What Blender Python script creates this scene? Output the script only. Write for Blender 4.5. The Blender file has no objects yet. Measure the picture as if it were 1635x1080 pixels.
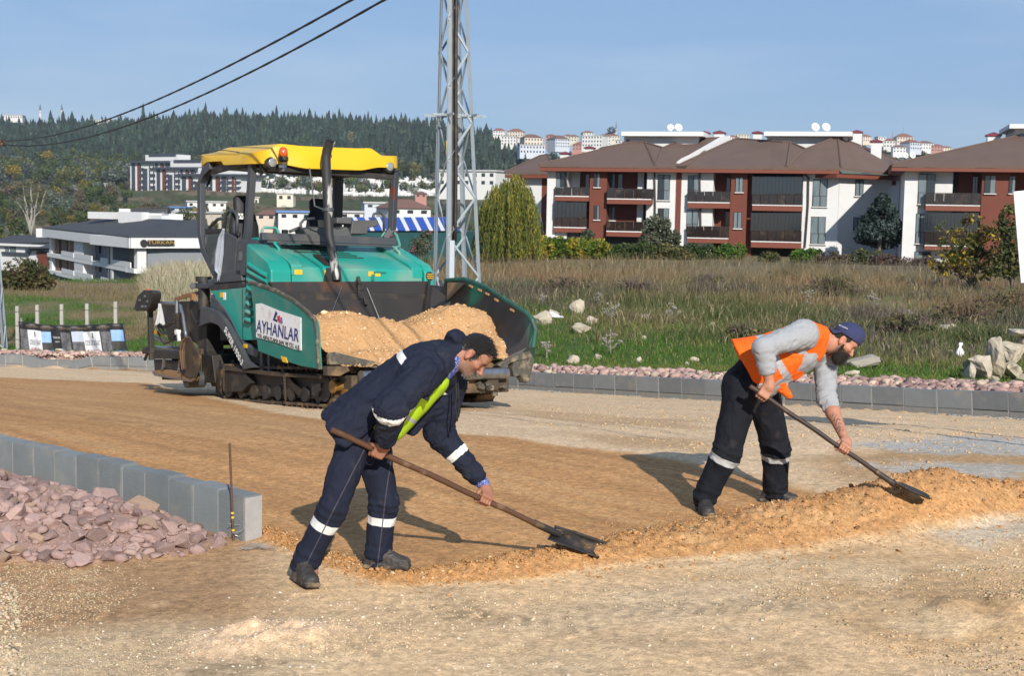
import bpy, bmesh, math, random
import numpy as np
from mathutils import Matrix, Vector, Quaternion
random.seed(7)
RNG = np.random.default_rng(11)
SC = bpy.context.scene
COL = SC.collection
# ------------------------------------------------------------------ camera
FPX, CX, CY, CAMH = 2150.0, 817.5, 540.0, 2.25
_p, _r = math.atan(205/2150), 0.018
_F = np.array([0, math.cos(_p), -math.sin(_p)]); _U0 = np.array([0, math.sin(_p), math.cos(_p)]); _R0 = np.array([1., 0, 0])
_R = _R0*math.cos(_r)+_U0*math.sin(_r); _U = _U0*math.cos(_r)-_R0*math.sin(_r)
_C = np.array([0, 0, CAMH])
cam = bpy.data.objects.new('camera', bpy.data.cameras.new('camera'))
COL.objects.link(cam)
M = Matrix.Identity(4)
for i in range(3):
    M[i][0] = _R[i]; M[i][1] = _U[i]; M[i][2] = -_F[i]; M[i][3] = _C[i]
cam.matrix_world = M
cam.data.sensor_width = 36.0
cam.data.lens = FPX/1635*36
cam.data.clip_start = 0.1
cam.data.clip_end = 9000
cam.data.dof.use_dof = True
cam.data.dof.focus_distance = 9.5
cam.data.dof.aperture_fstop = 9.0
SC.camera = cam
# ------------------------------------------------------------------ light
SUN_EL, SUN_AZ = math.radians(29), math.radians(15)   # azimuth measured from -Y (behind the camera) towards +X
SUN_DIR = Vector((math.sin(SUN_AZ)*math.cos(SUN_EL), -math.cos(SUN_AZ)*math.cos(SUN_EL), math.sin(SUN_EL)))
W = bpy.data.worlds.new('World'); SC.world = W; W.use_nodes = True
nt = W.node_tree; nt.nodes.clear()
_o = nt.nodes.new('ShaderNodeOutputWorld'); _b = nt.nodes.new('ShaderNodeBackground'); _s = nt.nodes.new('ShaderNodeTexSky')
_s.sky_type = 'NISHITA'; _s.sun_disc = False; _s.sun_elevation = SUN_EL
_s.sun_rotation = math.pi-SUN_AZ
_s.altitude = 200; _s.air_density = 1.0; _s.dust_density = 0.25; _s.ozone_density = 3.0
_b.inputs['Strength'].default_value = 0.09
nt.links.new(_b.outputs[0], _o.inputs[0])
# faint streaks of high cloud
_g = nt.nodes.new('ShaderNodeTexCoord'); _mp = nt.nodes.new('ShaderNodeMapping'); _n = nt.nodes.new('ShaderNodeTexNoise')
_mp.inputs['Scale'].default_value = (1.6, 1.6, 9.0); _n.inputs['Scale'].default_value = 1.7; _n.inputs['Detail'].default_value = 6
_cr = nt.nodes.new('ShaderNodeMapRange'); _cr.inputs[1].default_value = 0.45; _cr.inputs[2].default_value = 0.8; _cr.inputs[3].default_value = 0.0; _cr.inputs[4].default_value = 0.34
_mx = nt.nodes.new('ShaderNodeMix'); _mx.data_type = 'RGBA'; _mx.inputs[7].default_value = (7.0, 7.6, 8.4, 1)
nt.links.new(_g.outputs['Generated'], _mp.inputs[0]); nt.links.new(_mp.outputs[0], _n.inputs[0])
nt.links.new(_n.outputs[0], _cr.inputs[0]); nt.links.new(_cr.outputs[0], _mx.inputs[0])
_ev = nt.nodes.new('ShaderNodeMix'); _ev.data_type = 'RGBA'; _ev.inputs[0].default_value = 0.72; _ev.inputs[7].default_value = (2.35, 3.75, 6.3, 1)
nt.links.new(_s.outputs[0], _ev.inputs[6]); nt.links.new(_ev.outputs[2], _mx.inputs[6]); nt.links.new(_mx.outputs[2], _b.inputs[0])
sun = bpy.data.objects.new('sun', bpy.data.lights.new('sun', 'SUN'))
COL.objects.link(sun)
sun.data.energy = 4.6; sun.data.angle = math.radians(0.53); sun.data.color = (1.0, 0.94, 0.85)
sun.rotation_euler = (-SUN_DIR).to_track_quat('-Z', 'Y').to_euler()
SC.view_settings.view_transform = 'Standard'; SC.view_settings.look = 'None'
SC.view_settings.exposure = 0.30; SC.view_settings.gamma = 1.0; SC.view_settings.use_curve_mapping = False
SC.cycles.max_bounces = 6; SC.cycles.transparent_max_bounces = 12; SC.cycles.volume_bounces = 0

# ------------------------------------------------------------------ helpers
def ray(px, py):
    return _R*(px-CX)/FPX+_U*(CY-py)/FPX+_F
def P(px, py, d):
    'world point at photo pixel px,py and depth d (metres along +Y)'
    r = ray(px, py); return _C+r*(d/r[1])
def smooth(a, b, x):
    t = np.clip((np.asarray(x, float)-a)/(b-a), 0, 1); return t*t*(3-2*t)
def unit(v):
    v = np.asarray(v, float); return v/np.linalg.norm(v)
def hash3(ix, iy, iz, seed=0):
    h = (ix.astype(np.int64)*374761393+iy.astype(np.int64)*668265263+iz.astype(np.int64)*2147483647+seed*974634777) & 0xffffffff
    h = ((h ^ (h >> 13))*1274126177) & 0xffffffff
    h = (h ^ (h >> 16)) & 0xffffffff
    return h/4294967295.0
def vnoise(p, seed=0):
    'value noise in 0..1; p is (N,3) or (N,2)'
    p = np.asarray(p, float)
    if p.shape[-1] == 2: p = np.concatenate([p, np.zeros(p.shape[:-1]+(1,))], -1)
    i = np.floor(p).astype(np.int64); f = p-i; f = f*f*(3-2*f)
    x, y, z = i[..., 0], i[..., 1], i[..., 2]; out = 0
    for dx in (0, 1):
        wx = f[..., 0] if dx else 1-f[..., 0]
        for dy in (0, 1):
            wy = f[..., 1] if dy else 1-f[..., 1]
            for dz in (0, 1):
                wz = f[..., 2] if dz else 1-f[..., 2]
                out = out+hash3(x+dx, y+dy, z+dz, seed)*wx*wy*wz
    return out
def fbm(p, octv=4, seed=0, gain=0.5):
    p = np.asarray(p, float); a, s, t = 1.0, 0, 0
    for k in range(octv):
        s = s+a*vnoise(p*(2.03**k)+k*17.3, seed+k); t += a; a *= gain
    return s/t
def basis(z, xhint=(1, 0, 0)):
    z = unit(z); x = np.asarray(xhint, float); x = x-z*(x@z)
    if np.linalg.norm(x) < 1e-6: x = np.array([0, 1., 0])-z*z[1]
    x = unit(x); return x, np.cross(z, x), z
class MB:
    'collects shapes; build() links them as ONE mesh object'
    def __init__(s): s.v = []; s.f = []; s.m = []; s.n = 0; s.mi = 0
    def add(s, v, f, mi=None):
        v = np.asarray(v, float); o = s.n; s.v.append(v); s.n += len(v)
        for q in f: s.f.append([i+o for i in q]); s.m.append(s.mi if mi is None else mi)
        return s
    def box(s, c, size, ax=None, mi=None):
        c = np.asarray(c, float); h = np.asarray(size, float)/2
        X, Y, Z = ax if ax is not None else np.eye(3)
        v = [c+X*h[0]*a+Y*h[1]*b+Z*h[2]*d for a in (-1, 1) for b in (-1, 1) for d in (-1, 1)]
        return s.add(v, [(0, 1, 3, 2), (4, 6, 7, 5), (0, 4, 5, 1), (2, 3, 7, 6), (0, 2, 6, 4), (1, 5, 7, 3)], mi)
    def bar(s, a, b, w, t=None, up=(0, 0, 1), mi=None):
        a = np.asarray(a, float); b = np.asarray(b, float); x, y, z = basis(b-a, up)
        return s.box((a+b)/2, (w, t or w, np.linalg.norm(b-a)), (x, y, z), mi)
    def prism(s, poly, d, mi=None):
        'poly: 3D outline; d: extrusion vector'
        poly = np.asarray(poly, float); n = len(poly); d = np.asarray(d, float)
        v = np.concatenate([poly, poly+d]); nrm = np.zeros(3)
        for i in range(n): nrm += np.cross(poly[i], poly[(i+1) % n])
        fl = nrm@d > 0
        a = list(range(n)); b = [i+n for i in a]
        f = [a[::-1], b]+[(i, (i+1) % n, (i+1) % n+n, i+n) for i in range(n)]
        if not fl: f = [q[::-1] for q in f]
        return s.add(v, f, mi)
    def tube(s, pts, r, n=8, caps=True, mi=None):
        pts = np.asarray(pts, float); m = len(pts); rr = np.broadcast_to(r, (m,)); v = []
        tan = np.gradient(pts, axis=0); ref = np.array([0, 0, 1.]) if abs(unit(tan[0])[2]) < .9 else np.array([1., 0, 0])
        x = None
        for i in range(m):
            z = unit(tan[i]); x = (ref if x is None else x); x = unit(x-z*(x@z)); y = np.cross(z, x)
            for k in range(n):
                a = 2*math.pi*k/n; v.append(pts[i]+rr[i]*(x*math.cos(a)+y*math.sin(a)))
        f = [(i*n+k, i*n+(k+1) % n, (i+1)*n+(k+1) % n, (i+1)*n+k) for i in range(m-1) for k in range(n)]
        if caps: f += [tuple(range(n))[::-1], tuple(range((m-1)*n, m*n))]
        return s.add(v, f, mi)
    def cyl(s, a, b, r, r2=None, n=12, mi=None):
        return s.tube([a, b], [r, r if r2 is None else r2], n, True, mi)
    def lathe(s, c, ax, prof, n=16, mi=None):
        'prof: list of (radius, height along ax)'
        x, y, z = basis(ax); c = np.asarray(c, float); v = []
        for r, h in prof:
            for k in range(n):
                a = 2*math.pi*k/n; v.append(c+z*h+max(r, 1e-4)*(x*math.cos(a)+y*math.sin(a)))
        m = len(prof)
        f = [(i*n+k, i*n+(k+1) % n, (i+1)*n+(k+1) % n, (i+1)*n+k) for i in range(m-1) for k in range(n)]
        f += [tuple(range(n))[::-1], tuple(range((m-1)*n, m*n))]
        return s.add(v, f, mi)
    def quad(s, a, b, c, d, mi=None): return s.add([a, b, c, d], [(0, 1, 2, 3)], mi)
    def loft(s, rings, closed=True, mi=None, caps=True):
        n = len(rings[0]); v = np.concatenate([np.asarray(r, float) for r in rings]); m = len(rings)
        kk = range(n) if closed else range(n-1)
        f = [(i*n+k, i*n+(k+1) % n, (i+1)*n+(k+1) % n, (i+1)*n+k) for i in range(m-1) for k in kk]
        if caps and closed: f += [tuple(range(n))[::-1], tuple(range((m-1)*n, m*n))]
        return s.add(v, f, mi)
    def mesh(s, name):
        me = bpy.data.meshes.new(name)
        me.from_pydata(np.concatenate(s.v).tolist(), [], s.f)
        return me
    def build(s, name, mats, parent=None, smooth=False, bevel=0.0, seg=2, recalc=True, weld=False):
        me = s.mesh(name)
        for m in (mats if isinstance(mats, (list, tuple)) else [mats]): me.materials.append(m)
        if any(s.m): me.polygons.foreach_set('material_index', s.m)
        if recalc or weld:
            bm = bmesh.new(); bm.from_mesh(me)
            if weld: bmesh.ops.remove_doubles(bm, verts=bm.verts, dist=1e-5)
            bmesh.ops.recalc_face_normals(bm, faces=bm.faces); bm.to_mesh(me); bm.free()
        return link(name, me, parent, smooth, bevel, seg)
def link(name, me, parent=None, smooth=False, bevel=0.0, seg=2):
    o = bpy.data.objects.new(name, me); COL.objects.link(o)
    if smooth:
        me.polygons.foreach_set('use_smooth', [True]*len(me.polygons))
        if smooth == 'auto': me.set_sharp_from_angle(angle=math.radians(38))
    if bevel:
        b = o.modifiers.new('bevel', 'BEVEL'); b.width = bevel; b.segments = seg; b.limit_method = 'ANGLE'; b.angle_limit = math.radians(35)
        if not smooth:
            me.polygons.foreach_set('use_smooth', [True]*len(me.polygons)); b.harden_normals = True
    if parent is not None:
        o.parent = parent; o.matrix_parent_inverse = parent_inv(parent)
    return o
def parent_inv(p):
    m = p.matrix_basis.copy() if p.parent is None else (parent_world(p))
    return m.inverted()
def parent_world(p):
    m = p.matrix_basis.copy(); q = p
    if p.parent is not None: m = parent_world(p.parent)@p.matrix_parent_inverse@m
    return m
def npmesh(name, v, f, mats, attrs=None, smooth=False, parent=None, midx=None, cols=None):
    'fast mesh from numpy; f is (M,3) or (M,4)'
    me = bpy.data.meshes.new(name); v = np.ascontiguousarray(v, np.float32); f = np.ascontiguousarray(f, np.int32)
    k = f.shape[1]
    me.vertices.add(len(v)); me.vertices.foreach_set('co', v.ravel())
    me.loops.add(f.size); me.loops.foreach_set('vertex_index', f.ravel())
    me.polygons.add(len(f)); me.polygons.foreach_set('loop_start', np.arange(len(f), dtype=np.int32)*k)
    me.polygons.foreach_set('loop_total', np.full(len(f), k, np.int32))
    for m in (mats if isinstance(mats, (list, tuple)) else [mats]): me.materials.append(m)
    if midx is not None: me.polygons.foreach_set('material_index', np.asarray(midx, np.int32))
    if smooth: me.polygons.foreach_set('use_smooth', np.ones(len(f), bool))
    for n, a in (attrs or {}).items():
        at = me.attributes.new(n, 'FLOAT', 'POINT'); at.data.foreach_set('value', np.ascontiguousarray(a, np.float32))
    for n, a in (cols or {}).items():
        at = me.attributes.new(n, 'FLOAT_COLOR', 'POINT'); a = np.concatenate([a, np.ones((len(a), 1))], 1)
        at.data.foreach_set('color', np.ascontiguousarray(a, np.float32).ravel())
    me.update(calc_edges=True); me.validate()
    return link(name, me, parent)
def tag(o, label=None, cat=None, group=None, kind=None):
    if label: o['label'] = label
    if cat: o['category'] = cat
    if group: o['group'] = group
    if kind: o['kind'] = kind
    return o
def thing(name, label, cat, loc=(0, 0, 0), rotz=0.0, group=None, mat=None):
    o = bpy.data.objects.new(name, None); COL.objects.link(o); o.empty_display_size = .2
    if mat is not None: o.matrix_basis = mat
    else: o.location = loc; o.rotation_euler = (0, 0, rotz)
    return tag(o, label, cat, group)
def struct(o): o['kind'] = 'structure'; return o
def stuff(o): o['kind'] = 'stuff'; return o
def child(name, me, parent, loc=(0, 0, 0), rot=(0, 0, 0), sc=(1, 1, 1)):
    'a piece that shares mesh data, placed in its parent\'s own space'
    o = bpy.data.objects.new(name, me); COL.objects.link(o); o.parent = parent
    o.location = loc; o.rotation_euler = rot; o.scale = sc if hasattr(sc, '__len__') else (sc,)*3
    return o
def dup(root, loc=None, rotz=None, label=None, sc=None, group=None):
    r = root.copy(); COL.objects.link(r)
    if loc is not None: r.location = loc
    if rotz is not None: r.rotation_euler = (0, 0, rotz)
    if sc is not None: r.scale = sc if hasattr(sc, '__len__') else (sc,)*3
    if label: r['label'] = label
    if group: r['group'] = group
    for ch in list(root.children):
        c = ch.copy(); COL.objects.link(c); c.parent = r
        for g in ch.children:
            d = g.copy(); COL.objects.link(d); d.parent = c
    return r
# ------------------------------------------------------------------ materials
def srgb(*c):
    c = [x/255 for x in c]; return tuple(x/12.92 if x <= .04045 else ((x+.055)/1.055)**2.4 for x in c)
def mat(name, col, rough=.7, metal=0.0, col2=None, nscale=6.0, amount=.5, dirt=None, dscale=2.0, damount=.5, dlo=.5, dhi=.7,
        bump=0.0, bscale=40.0, spec=.5, attr=None, coord='Object', vcol=None, band=None, alpha=None, rvar=0.0, emit=None, detail=5.0, trans=0.0, stretch=None, coat=0.0):
    m = bpy.data.materials.new(name); m.use_nodes = True; t = m.node_tree; N = t.nodes; L = t.links
    b = N['Principled BSDF']; b.inputs['Roughness'].default_value = rough; b.inputs['Metallic'].default_value = metal
    b.inputs['Specular IOR Level'].default_value = spec; b.inputs['Coat Weight'].default_value = coat
    tc = N.new('ShaderNodeTexCoord'); mp = N.new('ShaderNodeMapping'); L.new(tc.outputs[coord], mp.inputs[0])
    if stretch: mp.inputs['Scale'].default_value = stretch
    oi = N.new('ShaderNodeObjectInfo'); ad = N.new('ShaderNodeVectorMath'); ad.operation = 'ADD'; sc = N.new('ShaderNodeVectorMath'); sc.operation = 'SCALE'
    sc.inputs[0].default_value = (37.1, 17.7, 53.3); L.new(oi.outputs['Random'], sc.inputs['Scale'])
    L.new(mp.outputs[0], ad.inputs[0]); L.new(sc.outputs[0], ad.inputs[1]); V = ad.outputs[0]
    def noise(s, d=detail):
        n = N.new('ShaderNodeTexNoise'); n.inputs['Scale'].default_value = s; n.inputs['Detail'].default_value = d; L.new(V, n.inputs['Vector']); return n.outputs['Fac']
    def rng(x, a, bb, c=0., d=1.):
        r = N.new('ShaderNodeMapRange'); r.inputs[1].default_value = a; r.inputs[2].default_value = bb; r.inputs[3].default_value = c; r.inputs[4].default_value = d; L.new(x, r.inputs[0]); return r.outputs[0]
    def mix(fac, a, bb):
        x = N.new('ShaderNodeMix'); x.data_type = 'RGBA'
        for s, k in ((fac, 0), (a, 6), (bb, 7)):
            if isinstance(s, (int, float)): x.inputs[k].default_value = s
            elif isinstance(s, tuple): x.inputs[k].default_value = (*s[:3], 1)
            else: L.new(s, x.inputs[k])
        return x.outputs[2]
    c = tuple(col)
    if vcol:
        a = N.new('ShaderNodeAttribute'); a.attribute_name = vcol; c = a.outputs['Color']
    if col2 is not None: c = mix(rng(noise(nscale), .5-amount*.5, .5+amount*.5), c, tuple(col2))
    elif amount and vcol:
        f = rng(noise(nscale), .3, .7, 1-amount, 1+amount)
        x = N.new('ShaderNodeMix'); x.data_type = 'RGBA'; x.blend_type = 'MULTIPLY'; x.inputs[0].default_value = 1.0
        cb = N.new('ShaderNodeCombineColor'); [L.new(f, cb.inputs[k]) for k in range(3)]
        L.new(c, x.inputs[6]); L.new(cb.outputs[0], x.inputs[7]); c = x.outputs[2]
    if rvar:
        f = rng(oi.outputs['Random'], 0, 1, 1-rvar, 1+rvar); x = N.new('ShaderNodeMix'); x.data_type = 'RGBA'; x.blend_type = 'MULTIPLY'; x.inputs[0].default_value = 1
        cb = N.new('ShaderNodeCombineColor'); [L.new(f, cb.inputs[k]) for k in range(3)]
        if isinstance(c, tuple): x.inputs[6].default_value = (*c[:3], 1)
        else: L.new(c, x.inputs[6])
        L.new(cb.outputs[0], x.inputs[7]); c = x.outputs[2]
    if dirt is not None: c = mix(rng(noise(dscale, 8), dlo, dhi, 0, damount), c, tuple(dirt))
    for bd in (band or []):     # bd: (attribute, lo, hi, colour)
        a = N.new('ShaderNodeAttribute'); a.attribute_name = bd[0]
        g1 = N.new('ShaderNodeMath'); g1.operation = 'GREATER_THAN'; g1.inputs[1].default_value = bd[1]; L.new(a.outputs['Fac'], g1.inputs[0])
        g2 = N.new('ShaderNodeMath'); g2.operation = 'LESS_THAN'; g2.inputs[1].default_value = bd[2]; L.new(a.outputs['Fac'], g2.inputs[0])
        g3 = N.new('ShaderNodeMath'); g3.operation = 'MULTIPLY'; L.new(g1.outputs[0], g3.inputs[0]); L.new(g2.outputs[0], g3.inputs[1])
        c = mix(g3.outputs[0], c, tuple(bd[3]))
    if isinstance(c, tuple): b.inputs['Base Color'].default_value = (*c[:3], 1)
    else: L.new(c, b.inputs['Base Color'])
    if bump:
        bp = N.new('ShaderNodeBump'); bp.inputs['Strength'].default_value = bump; bp.inputs['Distance'].default_value = .02
        L.new(noise(bscale, 4), bp.inputs['Height']); L.new(bp.outputs[0], b.inputs['Normal'])
    if alpha is not None: b.inputs['Alpha'].default_value = alpha
    if trans: b.inputs['Transmission Weight'].default_value = trans
    if emit: b.inputs['Emission Color'].default_value = (*emit[:3], 1); b.inputs['Emission Strength'].default_value = emit[3]
    return m
def leafmat(name, vcol='tint', trans=.25, rough=.6):
    'leaf material: colour from the tint attribute, a little light passes through'
    m = bpy.data.materials.new(name); m.use_nodes = True; t = m.node_tree; N = t.nodes; L = t.links
    b = N['Principled BSDF']; b.inputs['Roughness'].default_value = rough; b.inputs['Specular IOR Level'].default_value = .25
    a = N.new('ShaderNodeAttribute'); a.attribute_name = vcol; L.new(a.outputs['Color'], b.inputs['Base Color'])
    tr = N.new('ShaderNodeBsdfTranslucent'); L.new(a.outputs['Color'], tr.inputs[0]); mx = N.new('ShaderNodeMixShader'); mx.inputs[0].default_value = trans
    L.new(b.outputs[0], mx.inputs[1]); L.new(tr.outputs[0], mx.inputs[2]); L.new(mx.outputs[0], N['Material Output'].inputs[0])
    return m
def text_mesh(s, size, mi=0, ax=None, origin=(0, 0, 0), extrude=.002, align='CENTER', xs=1.0, bold=0.0):
    'lettering as real raised shapes; ax = (right, up, out)'
    cu = bpy.data.curves.new('lettering', 'FONT'); cu.body = s; cu.size = size; cu.extrude = extrude; cu.align_x = align; cu.align_y = 'CENTER'; cu.offset = bold; cu.resolution_u = 2
    o = bpy.data.objects.new('lettering', cu); COL.objects.link(o)
    dg = bpy.context.evaluated_depsgraph_get(); me = o.evaluated_get(dg).to_mesh()
    v = np.array([x.co[:] for x in me.vertices]); f = [list(p.vertices) for p in me.polygons]
    o.evaluated_get(dg).to_mesh_clear(); bpy.data.objects.remove(o); bpy.data.curves.remove(cu)
    v[:, 0] *= xs
    X, Y, Z = ax if ax is not None else np.eye(3)
    return np.asarray(origin)+v[:, :1]*X+v[:, 1:2]*Y+v[:, 2:]*Z, f
# ================================================================== TERRAIN
def road_z(y):
    y = np.asarray(y, float); t = np.clip((y-11)/4, 0, 1)
    return np.where(y < 15, -0.2*t*t, -0.1*(y-13))
def gnd(px, py):
    'where the ray through a photo pixel meets the bare road surface'
    r = ray(px, py); ds = np.geomspace(2, 300, 6000); z = CAMH+r[2]*(ds/r[1])-road_z(ds)
    i = int(np.argmax(z < 0)); d = ds[i]
    return np.array([r[0]*d/r[1], d, float(road_z(d))])
KERB_FAR = np.array([(15.0, 9.8), (12.0, 13.5), (7.36, 19.1), (3.6, 23.65), (0.05, 28.0), (-4.2, 33.0), (-7.2, 36.4), (-8.7, 37.7), (-10.4, 38.45), (-12.6, 39.1), (-15.2, 39.75), (-19, 40.6), (-25, 41.5)])
KERB_NEAR = np.array([(-1.73, 8.87), (-2.35, 9.43), (-3.0, 9.98), (-3.65, 10.5), (-4.3, 11.0), (-5.2, 11.6), (-6.4, 12.3), (-8, 13.0)])
def polydist(x, y, pl):
    'distance, signed side (+ = left of travel) and arc length to a polyline'
    best = np.full(x.shape, 1e9); side = np.zeros(x.shape); arc = np.zeros(x.shape); s0 = 0
    for (ax, ay), (bx, by) in zip(pl[:-1], pl[1:]):
        dx, dy = bx-ax, by-ay; l = math.hypot(dx, dy)
        t = np.clip(((x-ax)*dx+(y-ay)*dy)/(l*l), 0, 1); qx, qy = ax+t*dx-x, ay+t*dy-y
        d = np.hypot(qx, qy); c = dx*(y-ay)-dy*(x-ax); k = d < best
        best = np.where(k, d, best); side = np.where(k, np.sign(c), side); arc = np.where(k, s0+t*l, arc); s0 += l
    return best, side, arc
def far_s(x, y):
    d, s, a = polydist(x, y, KERB_FAR); return -d*s      # > 0 on the field side
def inside(x, y, poly):
    poly = np.asarray(poly); c = np.zeros(x.shape, bool); n = len(poly)
    for i in range(n):
        x1, y1 = poly[i][:2]; x2, y2 = poly[i-1][:2]
        k = ((y1 > y) != (y2 > y)); c ^= k & (x < (x2-x1)*(y-y1)/(y2-y1+1e-12)+x1)
    return c
def polysd(x, y, poly):
    poly = np.asarray(poly)[:, :2]; d, _, _ = polydist(x, y, np.concatenate([poly, poly[:1]])); return np.where(inside(x, y, poly), d, -d)
def gpoly(pts): return np.array([gnd(*p) for p in pts])
BERM = [(415, 852, .035, .12), (560, 908, .035, .12), (640, 928, .035, .16), (790, 914, .085, .24), (915, 896, .11, .28), (1040, 874, .085, .50), (1180, 857, .115, .60), (1320, 838, .18, .62), (1420, 824, .25, .60), (1500, 814, .29, .56), (1580, 808, .17, .48), (1680, 802, .09, .5), (1800, 798, .05, .5)]
BERM_XY = np.array([gnd(b[0], b[1])[:2] for b in BERM]); BERM_S = np.concatenate([[0], np.cumsum(np.hypot(*np.diff(BERM_XY, axis=0).T))])
def berm_z(x, y):
    d, s, a = polydist(x, y, BERM_XY)
    h = np.interp(a, BERM_S, [b[2] for b in BERM]); w = np.interp(a, BERM_S, [b[3] for b in BERM])
    q = np.stack([x, y], -1)
    w = w*(.8+.5*vnoise(q*2.1, 5)); k = d/w
    h = h*(.7+.6*vnoise(q*1.7, 3))
    prof = np.where(k < 1, 0.5*(1+np.cos(np.pi*np.clip(k, 0, 1))), 0)**.85
    return h*prof, prof
RUB_IN = [gnd(x, y)[:2] for x, y in ((366, 868), (290, 820), (215, 800), (120, 775), (0, 745), (-150, 725))]
RUB_POLY = np.array([gnd(x, y)[:2] for x, y in ((372, 868), (330, 884), (290, 890), (200, 896), (110, 910), (40, 900), (-20, 905), (-150, 930), (-400, 900), (-400, 720))]+[tuple(k+np.array([.0, -.12])) for k in KERB_NEAR[::-1][1:]])
PATCH = gpoly([(295, 1040), (310, 1008), (380, 1000), (440, 990), (520, 1000), (575, 1008), (560, 1035), (470, 1048), (380, 1052)])
HUMP = [(1560, 985), (1680, 1000)]
def far_z(x, y):
    'valley, hill and ridge beyond the near field'
    a = CX+FPX*x/np.maximum(y, 1)
    top = np.interp(a, [-600, 0, 200, 330, 450, 640, 720, 800, 850, 900, 1000, 1150, 1300, 1400, 1500, 1635, 2200], [226, 220, 213, 203, 207, 214, 222, 240, 252, 250, 240, 236, 236, 240, 246, 250, 255])
    hz = 335+(a-CX)*.018
    zt = CAMH+(hz-top)/FPX*1600
    base = np.interp(y, [0, 250, 480, 740, 950, 1100], [-9.5, -9.5, -6, 8, 14, 28])
    base = np.where(a < 330, base+np.interp(y, [250, 420, 600], [0, 4, 0]), base)
    t = np.clip((y-1100)/500, 0, 1); t = t*(1.25-.25*t)
    z = base+(zt-28)*t
    z = np.where(y > 1600, zt-(y-1600)*.06, z)
    return z
def ground_z(x, y, detail=True):
    x = np.asarray(x, float); y = np.asarray(y, float)
    q = np.stack([x, y], -1); a = CX+FPX*x/np.maximum(y, .5)
    rz = road_z(np.maximum(y, 0))
    s = far_s(x, y)
    b = smooth(380, 760, a)
    fb = -2.85+smooth(200, 300, a)*.6+b*(1.30)
    fb = fb+np.where(y > 30, (fbm(q*.09, 3, 9)-.5)*.9, (fbm(q*.09, 3, 9)-.5)*.5)
    fb = fb+.45*smooth(215, 250, a)*(1-b)*np.exp(-((y-70)/14)**2)
    kz = rz+.34+.10*smooth(.3, .9, s)
    f = kz+(fb-kz)*smooth(1.0, 9, s)
    dropw = smooth(82, 150, y)*(1-smooth(640, 800, a))+smooth(135, 200, y)*smooth(640, 800, a)
    fz = far_z(x, y)+(fbm(q*.012, 3, 21)-.5)*5*smooth(150, 400, y)
    f = f+(fz-f)*np.clip(dropw, 0, 1)
    sh = .16*smooth(22, 30, y); z = np.where(s > 0, rz+(f-rz)*smooth(.04+sh, .30+2*sh, s), rz)
    near = (y < 60) & (y > 0)
    if near.any():
        xn, yn, qn = x[near], y[near], q[near]; zz = np.zeros(xn.shape); sn = s[near]
        onr = sn < 0
        zz += (fbm(qn*1.1, 4, 31)-.5)*.05*onr
        bz, bp = berm_z(xn, yn)
        zz += bz*onr
        if detail:
            zz += (fbm(qn*9, 3, 41)-.5)*.012*onr+(vnoise(qn*22, 44)-.5)*.045*bp*onr*(yn < 20)+(vnoise(qn*45, 45)-.5)*.03*bp*onr*(yn < 20)
        rb = polysd(xn, yn, RUB_POLY); zz += .19*smooth(-.03, .55, rb)
        pb = polysd(xn, yn, PATCH); zz += smooth(-.05, .2, pb)*(.03+.07*vnoise(qn*9, 51))
        hx = polydist(xn, yn, np.array([gnd(*h)[:2] for h in HUMP]))[0]; zz += .10*np.exp(-(hx/.4)**2)*(.6+.8*vnoise(qn*6, 52))
        z = z.copy(); z[near] += zz
    return z
def gz(x, y): return float(ground_z(np.array([x]), np.array([y]), False)[0])
def gp(px, py, it=40):
    'ground point (full terrain) seen at a photo pixel'
    r = ray(px, py); ds = np.geomspace(2, 2500, 5000); X = r[0]*ds/r[1]; z = CAMH+r[2]*ds/r[1]-ground_z(X, ds, False)
    i = int(np.argmax(z < 0)) if (z < 0).any() else len(ds)-1
    return np.array([X[i], ds[i], CAMH+r[2]*ds[i]/r[1]])
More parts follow.
